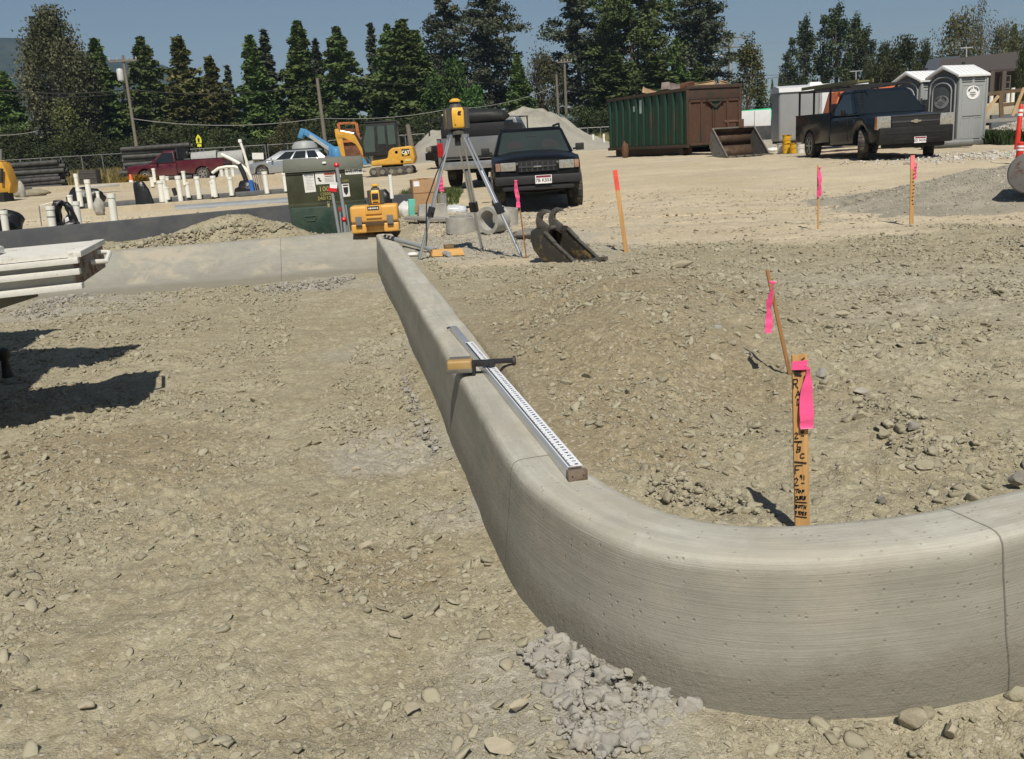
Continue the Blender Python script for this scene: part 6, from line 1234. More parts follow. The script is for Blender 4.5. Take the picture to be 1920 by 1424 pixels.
def conifer(h, w, n, seed, m, bkm=BK, bare=.06, sparse=0., leaf=.30, droop=.25, irregular=.25, power=.86, topw=.02):
    """unit-free conifer: whorls of drooping sprays, gaps between them"""
    rng = np.random.default_rng(seed); P = []; T = []; limbs = []
    nb = int(9*h*(1-sparse*.55)); 
    per = max(6, n//nb)
    for i in range(nb):
        f = (i+rng.uniform(0, 1))/nb; z = h*(bare+(1-bare)*f)
        L_ = w*((1-f)**power*(1-topw)+topw)*rng.uniform(1-irregular*2, 1+irregular*.7)
        if f < .08: L_ *= .85+2*f
        az = i*2.399+rng.uniform(-.6, .6); k = max(4, int(per*(.35+L_/w*1.3)))
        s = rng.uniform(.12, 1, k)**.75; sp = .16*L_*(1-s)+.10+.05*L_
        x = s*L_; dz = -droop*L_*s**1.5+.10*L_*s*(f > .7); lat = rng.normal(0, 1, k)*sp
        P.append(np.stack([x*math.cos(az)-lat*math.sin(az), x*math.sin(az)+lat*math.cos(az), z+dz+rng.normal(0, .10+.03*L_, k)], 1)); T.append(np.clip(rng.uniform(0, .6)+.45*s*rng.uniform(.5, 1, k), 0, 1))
        if i % 3 == 0 and L_ > .4: limbs.append(((0, 0, z), (math.cos(az)*L_*.7, math.sin(az)*L_*.7, z-droop*L_*.5), .02+.012*L_))
    P = np.vstack(P); T = np.concatenate(T)
    V, F_ = leaves(P, leaf, rng, .5)
    return V, F_, np.repeat(T, 4), limbs, m, bkm, [(0, 0, -.5), (.05, 0, h*.35), (0, .04, h*.7), (0, 0, h*.98)], [h*.017+.04, h*.013, h*.007, .02]
def pine(h, w, n, seed, m, bare=.22, leaf=.34, cl=70):
    """tall sparse pine: clumped boughs standing off a visible trunk"""
    rng = np.random.default_rng(seed); P = []; T = []; limbs = []
    for i in range(cl):
        f = (i+rng.uniform(0, 1))/cl; z = h*(bare+(1-bare)*f); prof = min(1, (1-f)*2.6+.10)*(.55+.45*min(1, f*3+.2)); L_ = w*prof*rng.uniform(.55, 1.08); az = i*2.399+rng.uniform(-.8, .8)
        for s in (1., .62, .32):
            if s < .9 and rng.uniform() < .22: continue
            c = np.array([math.cos(az)*L_*s, math.sin(az)*L_*s, z+L_*s*rng.uniform(-.22, .10)]); rr = (.26+.16*L_*rng.uniform(.6, 1.2))*(1.05 if s > .9 else .85); k = max(8, int(n/cl/2.4*rng.uniform(.5, 1.5)))
            P.append(c+rng.normal(size=(k, 3))*np.array([rr, rr, rr*.55])*.62); T.append(np.clip(rng.uniform(0, .7)+rng.uniform(0, .35, k), 0, 1))
        limbs.append(((0, 0, z-.1*L_), (math.cos(az)*L_*.9, math.sin(az)*L_*.9, z), .03+.012*L_))
    P = np.vstack(P); T = np.concatenate(T); V, F_ = leaves(P, leaf, rng, .4)
    return V, F_, np.repeat(T, 4), limbs, m, BKR, [(0, 0, -.5), (.08, 0, h*.3), (-.06, .05, h*.65), (0, 0, h*.99)], [h*.014+.06, h*.012, h*.008, .03]
def broad(h, w, n, seed, m, bkm, base=.25, stems=3, leaf=.26, blobs=60, taper=.55, gap=.0, pointy=0):
    """broad-leaved tree: stems fan out, leaves in many small clusters near the branch ends"""
    rng = np.random.default_rng(seed); P = []; T = []; limbs = []; tops = []
    for s in range(stems):
        az = s*2*math.pi/stems+rng.uniform(0, 1); tops.append(np.array([math.cos(az)*w*.22, math.sin(az)*w*.22, h*rng.uniform(.6, .9)])); limbs.append(((math.cos(az)*.1, math.sin(az)*.1, h*.05), tuple(tops[-1]), .05+.008*h))
    for i in range(blobs):
        f = rng.uniform(0, 1); z = h*(base+(1-base)*f); prof = math.sin(math.pi*min(1, (.16+f*.84)**(taper+.45)))**.7 if not pointy else (1-f)**pointy*.85+.15
        r_ = w*prof*rng.uniform(.2, 1)**.45; az = rng.uniform(0, 2*math.pi); c = np.array([r_*math.cos(az), r_*math.sin(az), z+rng.normal(0, .02*h)]); k = max(6, int(n/blobs*rng.uniform(.4, 1.6))); rr = w*rng.uniform(.10, .22)+.12
        q = np.clip(rng.normal(size=(k, 3)), -1.5, 1.5)*np.array([rr, rr, rr*1.35])*.85; P.append(c+q); T.append(np.clip(rng.uniform(0, .75)+rng.uniform(-.05, .3, k), 0, 1))
        if i % 2 == 0: t_ = tops[i % stems]; g_ = rng.uniform(.3, .9); limbs.append((tuple(t_*g_), tuple(c), .02+.003*h))
    P = np.vstack(P); P = P[P[:, 2] > h*base*.5]; T = np.concatenate(T)[:len(P)]; V, F_ = leaves(P, leaf, rng, .3, elong=1.3)
    return V, F_, np.repeat(T, 4), limbs, m, bkm, [(0, 0, -.5), (0, 0, h*.2), (.05, .05, h*.5)], [h*.014+.05, h*.012, h*.006]
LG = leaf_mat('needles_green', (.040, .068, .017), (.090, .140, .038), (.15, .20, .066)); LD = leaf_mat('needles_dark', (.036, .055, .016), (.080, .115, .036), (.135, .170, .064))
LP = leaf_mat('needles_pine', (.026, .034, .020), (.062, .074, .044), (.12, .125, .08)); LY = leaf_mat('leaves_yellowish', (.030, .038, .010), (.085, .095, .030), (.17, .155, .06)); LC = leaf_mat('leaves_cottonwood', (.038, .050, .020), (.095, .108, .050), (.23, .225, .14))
LPO = leaf_mat('leaves_poplar', (.020, .032, .014), (.055, .078, .032), (.12, .14, .07)); LBR = leaf_mat('leaves_bright', (.020, .045, .010), (.05, .105, .025), (.10, .17, .05)); LOL = leaf_mat('leaves_olive', (.030, .032, .012), (.075, .074, .030), (.13, .115, .055)); LSH = leaf_mat('leaves_dark_shrub', (.018, .027, .009), (.042, .056, .020), (.085, .095, .036))
LAU = leaf_mat('leaves_autumn', (.10, .06, .006), (.30, .20, .015), (.35, .12, .015)); LGR = leaf_mat('dry_grass', (.10, .095, .03), (.24, .20, .075), (.34, .27, .12)); LWD = leaf_mat('weeds_green', (.03, .055, .012), (.075, .11, .03), (.13, .15, .06))
KIND = {}
def proto(k, g): KIND[k] = g
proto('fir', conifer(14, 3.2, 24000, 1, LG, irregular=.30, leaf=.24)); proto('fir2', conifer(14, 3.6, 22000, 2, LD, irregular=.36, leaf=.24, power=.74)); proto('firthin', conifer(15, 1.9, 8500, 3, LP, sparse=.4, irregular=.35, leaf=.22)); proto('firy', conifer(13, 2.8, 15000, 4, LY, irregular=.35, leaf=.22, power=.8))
proto('pine', pine(22, 3.4, 21000, 5, LP, leaf=.25)); proto('pine2', pine(22, 3.9, 29000, 6, LP, bare=.16, cl=92, leaf=.25)); proto('bigpine', pine(24, 5.2, 40000, 7, LD, bare=.12, cl=110, leaf=.28))
proto('cotton', broad(15, 3.9, 34000, 8, LC, BKP, base=.12, stems=4, leaf=.23, blobs=210, taper=.9)); proto('poplar', broad(15, 1.7, 6500, 9, LPO, BK, base=.12, stems=2, leaf=.24, blobs=80, taper=.7)); proto('poplarthin', broad(14, 1.1, 2600, 10, LPO, BK, base=.18, stems=1, leaf=.22, blobs=46, taper=.8))
proto('round', broad(8, 3.6, 8000, 11, LSH, BK, base=.12, stems=4, leaf=.28, blobs=70, taper=.8)); proto('olive', broad(11, 4.2, 7500, 12, LOL, BK, base=.2, stems=5, leaf=.25, blobs=90, taper=.8)); proto('bright', broad(9, 2.2, 6000, 13, LBR, BK, base=.06, stems=3, leaf=.25, blobs=70, pointy=.7)); proto('aspen', broad(11, 2.4, 5200, 14, LY, BKP, base=.25, stems=2, leaf=.22, blobs=70, pointy=.75))
proto('bare', broad(12, 3.0, 1400, 15, LOL, BK, base=.2, stems=6, leaf=.20, blobs=80, taper=.8)); proto('shrub', broad(4.5, 3.2, 13000, 16, LSH, BK, base=.0, stems=4, leaf=.17, blobs=70, taper=.5)); proto('conef', conifer(9, 2.3, 4200, 17, LPO, irregular=.3, leaf=.30))
HGT = dict(fir=14, fir2=14, firthin=15, firy=13, pine=22, pine2=22, bigpine=24, cotton=15, poplar=15, poplarthin=14, round=8, olive=11, bright=9, aspen=11, bare=12, shrub=4.5, conef=9); HW = dict(fir=3.0, fir2=3.4, firthin=1.8, firy=2.7, pine=3.0, pine2=3.5, bigpine=4.8, cotton=4.0, poplar=1.8, poplarthin=1.2, round=3.7, olive=4.3, bright=2.2, aspen=2.3, bare=3.1, shrub=3.3, conef=2.2)
_first = {}
NAMES = dict(fir='fir_tree', fir2='fir_tree', firthin='fir_tree', firy='larch_tree', pine='pine_tree', pine2='pine_tree', bigpine='pine_tree', cotton='cottonwood_tree', poplar='poplar_tree', poplarthin='poplar_tree', round='broadleaf_tree', olive='broadleaf_tree', bright='young_tree', aspen='aspen_tree', bare='broadleaf_tree', shrub='shrub', conef='young_tree')
def tree(kind, u, vtop, halfw, y, label, lean=0):
    x = at(u, 280, y).x
    # move so that the trunk's foot stands under the crown seen in the picture (verticals lean outward)
    zt_ = at(u, vtop, y); g_ = H(zt_.x, y) if y < 105 else .9; h = zt_.z-g_; w_ = halfw/FPX*y*{'fir': 1.75, 'fir2': 1.75, 'firthin': 1.6, 'firy': 1.75, 'pine': 1.15, 'pine2': 1.15, 'cotton': 1.05}.get(kind, 1)
    loc = (zt_.x, y, g_-.1); sc = (w_/HW[kind], w_/HW[kind], h/HGT[kind]); rz = random.Random(label).uniform(0, 360)
    if kind not in _first:
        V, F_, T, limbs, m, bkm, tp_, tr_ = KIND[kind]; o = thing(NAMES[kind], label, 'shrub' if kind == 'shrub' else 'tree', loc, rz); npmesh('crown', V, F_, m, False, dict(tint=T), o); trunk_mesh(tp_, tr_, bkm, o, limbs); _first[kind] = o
    else: o = copy_tree(_first[kind]); o.name = NAMES[kind]; relabel(o, label, loc, rz)
    o.scale = sc; return o
TREES = [('fir', 4, 135, 44, 90, 'dark fir cut by the left frame edge'), ('cotton', 92, 36, 60, 88, 'big pale leaved cottonwood, tallest at the far left'), ('fir', 176, 74, 46, 92, 'dark green fir directly right of the big pale cottonwood'), ('fir2', 262, 70, 46, 93, 'dense fir behind the first utility pole from the left'), ('firy', 333, 68, 46, 90, 'yellow green pointed tree right of the first utility pole'), ('firy', 392, 105, 36, 88, 'lower yellowish larch with a pale top above the maroon pickup'), ('firthin', 425, 122, 22, 96, 'thin pale tree peeking between the yellowish larch and twin firs'), ('fir', 466, 67, 42, 92, 'left fir of the close pair above the silver car'), ('firthin', 493, 55, 30, 97, 'thin grey fir rising behind the left fir of the pair above the silver car'),
 ('fir', 557, 41, 46, 92, 'tall pointed fir left of the leaning bare pole'), ('firthin', 590, 72, 24, 98, 'small thin fir just left of the leaning bare pole'), ('fir2', 630, 52, 48, 92, 'broad fir behind the leaning bare pole'), ('firthin', 694, 43, 26, 99, 'slim greyish fir left of the widest dark fir clump'), ('fir2', 725, 47, 40, 93, 'left top of the widest dark fir clump'), ('fir2', 752, 38, 62, 90, 'widest dark fir, highest top of the clump above the excavator'), ('fir', 778, 58, 40, 94, 'right shoulder fir of the wide clump above the excavator'),
 ('pine', 828, -25, 34, 106, 'tall sparse pine left of the one above the tripod laser'), ('pine2', 905, -40, 48, 104, 'taller fuller pine right of the tripod laser'), ('bright', 850, 118, 34, 88, 'young bright green poplar just above the tripod laser'), ('fir', 968, 103, 30, 92, 'small dark fir between the tall pines and the rounded tree'), ('olive', 1010, 108, 44, 94, 'rounded olive green tree behind two thin poles'), ('pine', 1078, -45, 44, 102, 'tall layered pine left of the huge pine by the dumpster'), ('bigpine', 1180, -90, 74, 100, 'huge broad dark pine, tallest mass above the dumpster'), ('fir2', 1135, 20, 34, 106, 'dark fir squeezed between the layered pine and the huge pine'),
 ('fir2', 1150, 95, 50, 90, 'dense dark fir low in front of the huge pine'), ('fir2', 1230, 105, 56, 91, 'dense dark fir right behind the green dumpster'), ('fir', 1268, 72, 28, 98, 'slim fir between the huge pine and the pine by the street lamp'), ('pine2', 1312, -45, 46, 100, 'tall pine left of the street lamp'), ('fir2', 1310, 118, 34, 90, 'low dark fir behind the dumpster doors'), ('aspen', 1404, 78, 36, 94, 'light green pointed tree right of the street lamp'), ('conef', 1462, 138, 12, 150, 'small far tree in the gap left of the trailer'), ('conef', 1448, 150, 10, 170, 'faint far tree left of the small one by the trailer'),
 ('poplarthin', 1474, 100, 14, 105, 'short thin poplar, leftmost of the poplars above the trailer'), ('poplarthin', 1484, 70, 13, 112, 'thin wispy poplar second from left above the trailer'), ('poplar', 1511, 36, 22, 108, 'dark columnar poplar above the trailer roof vent'), ('poplarthin', 1545, 28, 18, 110, 'thin poplar between two fuller ones above the pickup rack'), ('poplar', 1572, 12, 27, 106, 'tallest poplar of the row above the pickup cab'), ('poplar', 1606, 32, 22, 107, 'poplar right of the tallest poplar'), ('poplar', 1626, 54, 20, 104, 'shorter poplar at the right end of the poplar row'), ('round', 1655, 95, 26, 98, 'small dark rounded tree right of the poplar row'), ('round', 1690, 84, 36, 92, 'broad dark rounded tree left of the portable toilets'), ('round', 1732, 90, 17, 90, 'narrow dark tree beside the dark roof edge'),
 ('olive', 1800, 36, 46, 110, 'broad yellowish tree behind the brown roof'), ('bare', 1842, 12, 30, 116, 'thin half bare tree rising above the brown roof'), ('olive', 1882, 56, 34, 112, 'olive tree right of the half bare tree'), ('fir2', 1903, 46, 22, 118, 'dark fir top at the far right over the roof'), ('olive', 1925, 62, 26, 110, 'olive tree cut by the right frame edge'), ('round', 1925, 96, 16, 56, 'dark leafy branch end hanging over the roof at right edge')]
for k, u, v, hw_, y, lab in TREES: tree(k, u, v, hw_, y, lab)
rg = random.Random(11); SH = [('shrub', 20, 215, 60), ('shrub', 80, 235, 60), ('aspen', 120, 195, 38), ('shrub', 145, 225, 60), ('shrub', 215, 230, 64), ('shrub', 285, 225, 62), ('shrub', 352, 215, 60), ('shrub', 420, 210, 60), ('shrub', 485, 215, 62), ('olive', 540, 225, 40), ('shrub', 600, 205, 62), ('shrub', 665, 200, 60), ('shrub', 735, 205, 62), ('shrub', 800, 195, 55), ('bright', 815, 150, 34), ('bright', 885, 165, 30), ('shrub', 900, 190, 55), ('shrub', 960, 180, 50), ('shrub', 1030, 170, 52), ('shrub', 1095, 165, 55), ('shrub', 1165, 170, 55), ('shrub', 1240, 165, 52), ('shrub', 1300, 165, 48), ('shrub', 1370, 170, 46), ('conef', 1425, 165, 26), ('shrub', 1480, 145, 42), ('shrub', 1560, 130, 42), ('shrub', 1640, 128, 42)]
where = ['below the dark fir at the left edge', 'below the tall cottonwood', 'in front of the cottonwood trunks', 'between the cottonwood and the first fir', 'left of the first utility pole foot', 'right of the first utility pole foot', 'behind the maroon pickup cab', 'behind the yellow sign', 'above the silver car bonnet', 'with yellowing leaves above the silver car', 'at the foot of the leaning bare pole', 'behind the excavator boom', 'behind the excavator cab', 'behind the left end of the sand heap', 'of bright green left of the tripod laser', 'of bright green right of the tripod laser', 'below the fuller tall pine', 'behind the top of the sand heap', 'behind the two thin poles', 'right of the two thin poles', 'left of the dumpster end', 'behind the dumpster middle', 'behind the dumpster doors', 'at the street lamp foot', 'at the foot of the light green pointed tree', 'left behind the trailer', 'behind the pickup rack', 'behind the pickup cab roof']
for (k, u, v, hw_), wh in zip(SH, where): tree(k, u, v+(38 if k == 'shrub' else 0)+rg.uniform(-14, 14), hw_, rg.uniform(80, 87), ('dark bushy undergrowth ' if k == 'shrub' else 'small leafy tree ')+wh)
# grass, weeds and shrubs
def tuft_field(name, label, cat, box, n, hgt, m, seed, wd=.03, dens=None, st=True):
    rng = np.random.default_rng(seed); x0, x1, y0, y1 = box; x = rng.uniform(x0, x1, n); y = rng.uniform(y0, y1, n)
    if dens is not None: k = rng.uniform(0, 1, n) < np.clip(.5+1.5*fbm(x*dens, y*dens, 3, seed), 0, 1); x, y = x[k], y[k]; n = len(x)
    z = base_h(x, y)[0]; h = hgt*rng.uniform(.45, 1.2, n); az = rng.uniform(0, 2*np.pi, n); l = h*rng.uniform(.1, .6, n); ax = rng.uniform(0, 2*np.pi, n); w_ = wd*rng.uniform(.6, 1.4, n)
    B = np.stack([x, y, z-.03], 1); d = np.stack([np.cos(az)*w_, np.sin(az)*w_, 0*x], 1); tp_ = B+np.stack([np.cos(ax)*l, np.sin(ax)*l, h], 1); md = B+np.stack([np.cos(ax)*l*.3, np.sin(ax)*l*.3, h*.6], 1)
    V = np.stack([B-d, B+d, md+d*.7, tp_, md-d*.7], 1).reshape(-1, 3); i = np.arange(n)[:, None]*5
    F_ = np.concatenate([i+np.array([[0, 1, 2, 4]]), i+np.array([[4, 2, 3, 3]])], 0); F3 = np.concatenate([i+np.array([[0, 1, 2]]), i+np.array([[0, 2, 4]]), i+np.array([[4, 2, 3]])], 0)
    o = npmesh(name, V, F3, m, False, dict(tint=np.repeat(rng.uniform(0, 1, n), 5))); tag(o, label, cat); return stuff(o) if st else o
X_ = lambda u, y: at(u, 300, y).x
tuft_field('dry_grass', 'tall dry yellow grass along the wire fence at the far left', 'grass', (X_(90, 62), X_(300, 62), 60, 66), 9000, .9, LGR, 1, .03, .5)
tuft_field('dry_grass', 'dry grass strip along the fence behind the silver car', 'grass', (X_(440, 66), X_(760, 66), 66, 72), 6000, .8, LGR, 2, .035, .5); tuft_field('dry_grass', 'dry grass bank behind the blue pipes and the trailer', 'grass', (X_(1090, 66), X_(1500, 66), 62, 72), 9000, .9, LGR, 3, .04, .6)
tuft_field('weeds', 'green weeds on the ground between the excavator and the carton', 'weeds', (X_(745, 22), X_(860, 22), 17.5, 24), 5200, .16, LWD, 4, .012, .9); tuft_field('weeds', 'low weeds beside the front wheel of the black car', 'weeds', (X_(885, 17), X_(935, 17), 15.5, 17.5), 900, .12, LWD, 5, .010, 1.2); tuft_field('weeds', 'dark green weeds growing at the foot of the nearer portable toilet', 'weeds', (X_(1822, 30), X_(1868, 30), 28.2, 31.), 2600, .42, leaf_mat('weeds_dark', (.012, .03, .008), (.035, .065, .02), (.07, .10, .035)), 6, .03)
o = tree('shrub', 255, 328, 38, 46, 'low autumn shrub with yellow and red leaves before the maroon pickup bonnet'); 
for c in o.children:
    if c.name.startswith('crown'): c.data = c.data.copy(); c.data.materials[0] = LAU
# ================================================================ fence, poles, wires, signs
fm_ = pm('fence_wire', (.20, .20, .20), .5, .4, var=.2)
def fence(label, pts, y, h=1.85, n=10):
    P_ = [at(u, 300, y) for u in pts]; a, b = P_; a.z = H(a.x, a.y); b.z = H(b.x, b.y); o = thing('wire_fence', label, 'fence', a); d = b-a
    for i in range(n+1): p_ = d*(i/n); MB().tube([p_, p_+Vector((0, 0, h))], .035, 6).build('fence_post', fm_, o)
    MB().tube([Vector((0, 0, h-.03)), d+Vector((0, 0, h-.03))], .024, 6).build('top_rail', fm_, o)
    q = MB(); L_ = d.length; k = int(L_/.55)
    for i in range(k):
        for s_ in (-1, 1): a_ = d*(i/k)+Vector((0, 0, .05 if s_ > 0 else h-.05)); b_ = d*min(1, (i+3)/k)+Vector((0, 0, h-.05 if s_ > 0 else .05)); q.beam(a_, b_, .007)
    q.build('mesh', fm_, o); return o
fence('chain link fence running along the trees at the far left', (-40, 500), 66, n=14); fence('chain link fence behind the silver car and excavator', (505, 800), 72, n=8); fence('chain link fence left of the blue pipes behind the sand heap', (1080, 1200), 68, h=1.4, n=5)
for u in (1112, 1132): q_ = at(u, 252, 60); o = thing('white_post', 'white marker post before the fence left of the blue pipes', 'post', Vector((q_.x, q_.y, .9)), 0, 'white marker posts left of the blue pipes'); MB().tube([(0, 0, 0), (0, 0, .95)], .07, 8).build('post', PVC, o)
pw = wood('pole_wood', (.13, .11, .09), (.22, .19, .155), 1, .85, 2)
def pole_(label, ub, vb, ut, vt, y, r_, arms=(), extra=None, m=None, lean=0):
    b = at(ub, vb, y); b.z = H(b.x, b.y); t_ = at(ut, vt, y); o = thing('utility_pole', label, 'pole', b); t_ = t_-b; MB().tube([(0, 0, -.3), t_*.5, t_], [r_, r_*.85, r_*.68], 10).build('pole', m or pw, o)
    for f, hw_ in arms:
        c = t_*f; a_ = MB().beam(c+Vector((-hw_, -.12, 0)), c+Vector((hw_, -.12, 0)), .11, .13).build('crossarm', pw, o); q = MB(); [q.lathe([(.05, 0), (.07, .07), (.03, .18)], c+Vector((x, -.12, .07)), n=8) for x in (-hw_*.95, -hw_*.4, hw_*.4, hw_*.95)]; q.build('insulators', pm('insulator', (.35, .34, .32), .3), a_)
    return o, b+t_, t_
o, pt1, tv = pole_('leaning utility pole with a crossarm and pale transformer can, leftmost pole', 259, 294, 230, 104, 74, .135, ((.955, 1.05),)); MB().lathe([(.22, 0), (.24, .1), (.24, .75), (.18, .85)], tv*.80+Vector((-.36, -.1, 0)), n=14).build('transformer_can', pm('can_grey', (.50, .51, .52), .4), o); q = MB(); [q.tube([tv*f, tv*f+Vector((s_*.3, -.1, -.25)), tv*(f-.12)], .03, 5) for f, s_ in ((.80, -1), (.72, -1), (.68, 1))]; q.build('service_cable', BLACK, o)
o, pt2, tv = pole_('bare leaning pole without crossarm behind the blue conveyor', 609, 250, 594.5, 147, 70, .16); o, pt3, tv = pole_('taller thin pole with a small crossarm, right of two behind the sand heap', 1062, 228, 1058, 110, 92, .16, ((.96, .7),)); o, pt4, tv = pole_('shorter thin pole, left of two behind the sand heap', 1048, 222, 1043, 140, 90, .15); pole_('short grey post stub left of the sand heap', 773, 262, 764, 234, 66, .22)
o, pt5, tv = pole_('tall utility pole with two crossarms right of the big pines', 1366, 215, 1367, 66, 112, .20, ((.97, 1.6), (.88, 1.5))); q = MB(); [q.tube([tv*f, tv*f+Vector((.9, 0, .15)), tv*(f+.1)], .025, 5) for f in (.80,)]; q.build('service_cable', BLACK, o)
lamp = pm('lamp_galvanised', (.50, .52, .53), .4, .5); b = at(1368, 215, 108); b.z = H(b.x, b.y); o = thing('street_lamp', 'pale steel street lamp with one long arm reaching left beside the utility pole', 'street lamp', b); t_ = at(1370, 104, 108)-b; MB().tube([(0, 0, 0), t_], [.17, .11], 10).build('post', lamp, o); MB().tube([t_*.97]+[at(u, v, 108)-b for u, v in ((1360, 107), (1350, 104), (1338, 103))], .06, 8).build('arm', lamp, o); MB().box(at(1334, 103, 108)-b, (.75, .25, .12)).build('lamp_head', lamp, o, .04)
for (u, v, vt, y, lab) in ((1605, 150, 134, 100, 'thin lamp post with flat head above the pickup rack'), (1812, 105, 90, 104, 'thin antenna mast above the brown roof')): b = at(u, v, y); o = thing('lamp_post', lab, 'post', b); t_ = at(u, vt, y)-b; MB().tube([t_*-1.5, t_], .07, 8).build('post', lamp, o); MB().box(t_, (1.3, .15, .10)).build('lamp_head', lamp, o, .02)
wm = pm('cable_black', (.02, .02, .02), .6); wl = pm('cable_pale', (.30, .30, .29), .5)
def wire(label, a, b, sag, r_=.022, m=wm):
    o = thing('power_line', label, 'cable', a); d = b-a; MB().tube([d*f+Vector((0, 0, -sag*4*f*(1-f))) for f in np.linspace(0, 1, 17)], r_, 4).build('wire', m, o, smooth=0)
wp = lambda u, v, y: at(u, v, y)
for (u1, v1, y1, u2, v2, y2, s_, r_, m, lab) in ((-10, 168, 78, 243, 168, 74, .3, .045, wm, 'thick black cable reaching from the left edge to the leftmost pole'), (-10, 176, 78, 243, 174, 74, .3, .022, wm, 'thin cable just below the thick black one at the left edge'), (243, 168, 74, 598, 158, 70, .5, .03, wm, 'black cable between the leftmost pole and the bare leaning pole'), (248, 223, 74, 603, 222, 70, .5, .022, wl, 'pale low cable between the leftmost pole and the bare leaning pole'), (603, 222, 70, 840, 205, 80, .3, .022, wl, 'pale cable from the bare leaning pole towards the tripod laser'), (596, 150, 70, 1043, 143, 90, .5, .02, wm, 'black cable from the bare leaning pole to the two thin poles'), (-10, 254, 76, 70, 246, 75, .1, .022, wl, 'pale low cable at the left edge before the trees'), (840, 205, 80, 1046, 160, 90, .5, .02, wl, 'pale cable passing behind the tripod laser to the thin poles'), (1060, 165, 92, 1366, 150, 112, .8, .03, wm, 'black cable low between the thin poles and the street lamp'), (1060, 172, 92, 1366, 158, 112, .8, .02, wm, 'lower thin cable between the thin poles and the street lamp'),
  (1366, 140, 112, 1640, 118, 125, .6, .02, wm, 'cable from the tall pole towards the poplar row'), (1366, 146, 112, 1480, 140, 130, .4, .03, wm, 'cable from the tall pole into the gap by the trailer'), (1366, 84, 112, 1930, 8, 130, 1.0, .011, wl, 'faint high cable crossing the sky at right')): wire(lab, wp(u1, v1, y1), wp(u2, v2, y2), s_, r_, m)
b = at(374, 285, 62); b.z = H(b.x, b.y); o = thing('road_sign', 'yellow pentagon crossing sign with a black figure standing before the trees', 'sign', b); sc = at(373, 264, 62)-b; yl = pm('sign_yellow', (.75, .72, .04), .5)
MB().tube([(0, 0, 0), sc], .03, 6).build('post', GREYM, o); s_ = MB().prism([(-.17, -.22), (.17, -.22), (.17, .10), (0, .34), (-.17, .10)], .02, Matrix.Translation(sc+Vector((0, -.04, .05)))).build('sign_face', yl, o); MB().prism([(-.05, -.15), (.05, -.15), (.07, .05), (0, .16), (-.07, .05)], .01, Matrix.Translation(sc+Vector((0, -.06, .05)))).build('figure', INK, s_); MB().box(sc+Vector((0, -.04, -.30)), (.26, .02, .16)).build('sub_plate', yl, o)
b = at(484, 293, 64); o = thing('notice_board', 'small blank white sign on the fence left of the silver car', 'sign', b); MB().box((0, -.06, 0), (.75, .02, .42), (0, 3, 0)).build('panel', WHITE, o); MB().tube([(-.3, 0, -.9), (-.3, 0, .2)], .025, 6).build('post', GREYM, o)
# ================================================================ stacks and machines behind the left vehicles
spm = pm('black_pipe', (.035, .037, .04), .55, var=.25, dust=.2)
def stack(label, grp, ua, va, ub, vb, y, rows, per, r_, seed):
    a = at(ua, va, y); b = at(ub, vb, y); g_ = H(a.x, a.y); rg = random.Random(seed); d = b-a; d.z = 0
    for j in range(rows):
        for i in range(per-(j % 2)):
            o = thing('black_pipe', label, 'pipe', (a.x+rg.uniform(-.25, .25), y+i*r_*2.05+(j % 2)*r_, g_+r_+j*r_*1.75), rg.uniform(-1.2, 1.2), grp); MB().pipe((0, 0, 0), (d.length*rg.uniform(.92, 1.02), 0, rg.uniform(-.03, .06)), r_, r_*.85, 10).build('pipe', spm, o)
stack('long black pipe lying in the low stack behind the yellow digger part', 'black pipes in the low stack at far left', 16, 350, 122, 340, 50, 7, 3, .115, 1); stack('long black pipe in the tall stack behind the maroon pickup', 'black pipes in the tall stack behind the maroon pickup', 232, 325, 360, 310, 60, 9, 3, .135, 2)
for u, v, lab in ((41, 321, 'left of two small white drums on the low black pipe stack'), (47, 321, 'right of two small white drums on the low black pipe stack')): b = at(u, v, 51); o = thing('white_drum', lab, 'drum', b); MB().lathe([(.10, -.14), (.11, -.1), (.11, .1), (.10, .14)], n=10).build('drum', WINK, o)
for (u, v, L_, r_, lab, y) in ((385, 300, 1.5, .48, 'left large pale concrete pipe behind the maroon pickup bed', 59), (432, 300, 1.7, .52, 'right large pale concrete pipe behind the maroon pickup bed', 59.5), (470, 318, .5, .5, 'broken concrete slab standing beside the leaning thin conduit', 60)):
    b = at(u, v, y); o = thing('concrete_pipe', lab, 'concrete pipe', b); MB().pipe((-L_/2, 0, 0), (L_/2, .1, .05), r_, r_*.75, 20).box((0, .1, -r_*.9-.2), (L_*.8, .8, .5)).build('pipe', pm('pale_concrete', (.34, .34, .325), .85, var=.12, bump=.2), o)
b = at(170, 338, 56); o = thing('dark_crate', 'dark crate standing in the dry grass at the fence', 'crate', Vector((b.x, b.y, H(b.x, b.y)))); MB().box((0, 0, .45), (1.0, .7, .9)).build('crate', pm('crate_dark', (.05, .045, .04), .8, var=.3), o, .02); q = MB(); [q.box((0, -.36, .15+.3*i), (1.02, .03, .05)) for i in range(3)]; q.build('slat', pm('slat_dark', (.08, .07, .06), .8), o)
b = at(246, 341, 40); o = thing('traffic_cone', 'small orange and white marker cone before the autumn shrub', 'cone', b); MB().lathe([(.13, -.30), (.12, -.26), (.05, .28), (.03, .30)], n=14).build('cone', pm('cone_orange', (.72, .12, .03), .5), o); MB().lathe([(.098, -.10), (.08, .06)], n=14).lathe([(.118, -.28), (.112, -.18)], n=14).build('band', WINK, o)
crumple('rock', 'pointed pale rock standing at the left edge by the low black pipes', 'rock', 41, 362, 33, .22, conc, 61, (.5, .5, 1.5)); crumple('debris_heap', 'grey brown debris beside the pointed rock at left', 'debris', 58, 360, 34, .35, ROCKM, 62, (1.9, .8, .4))
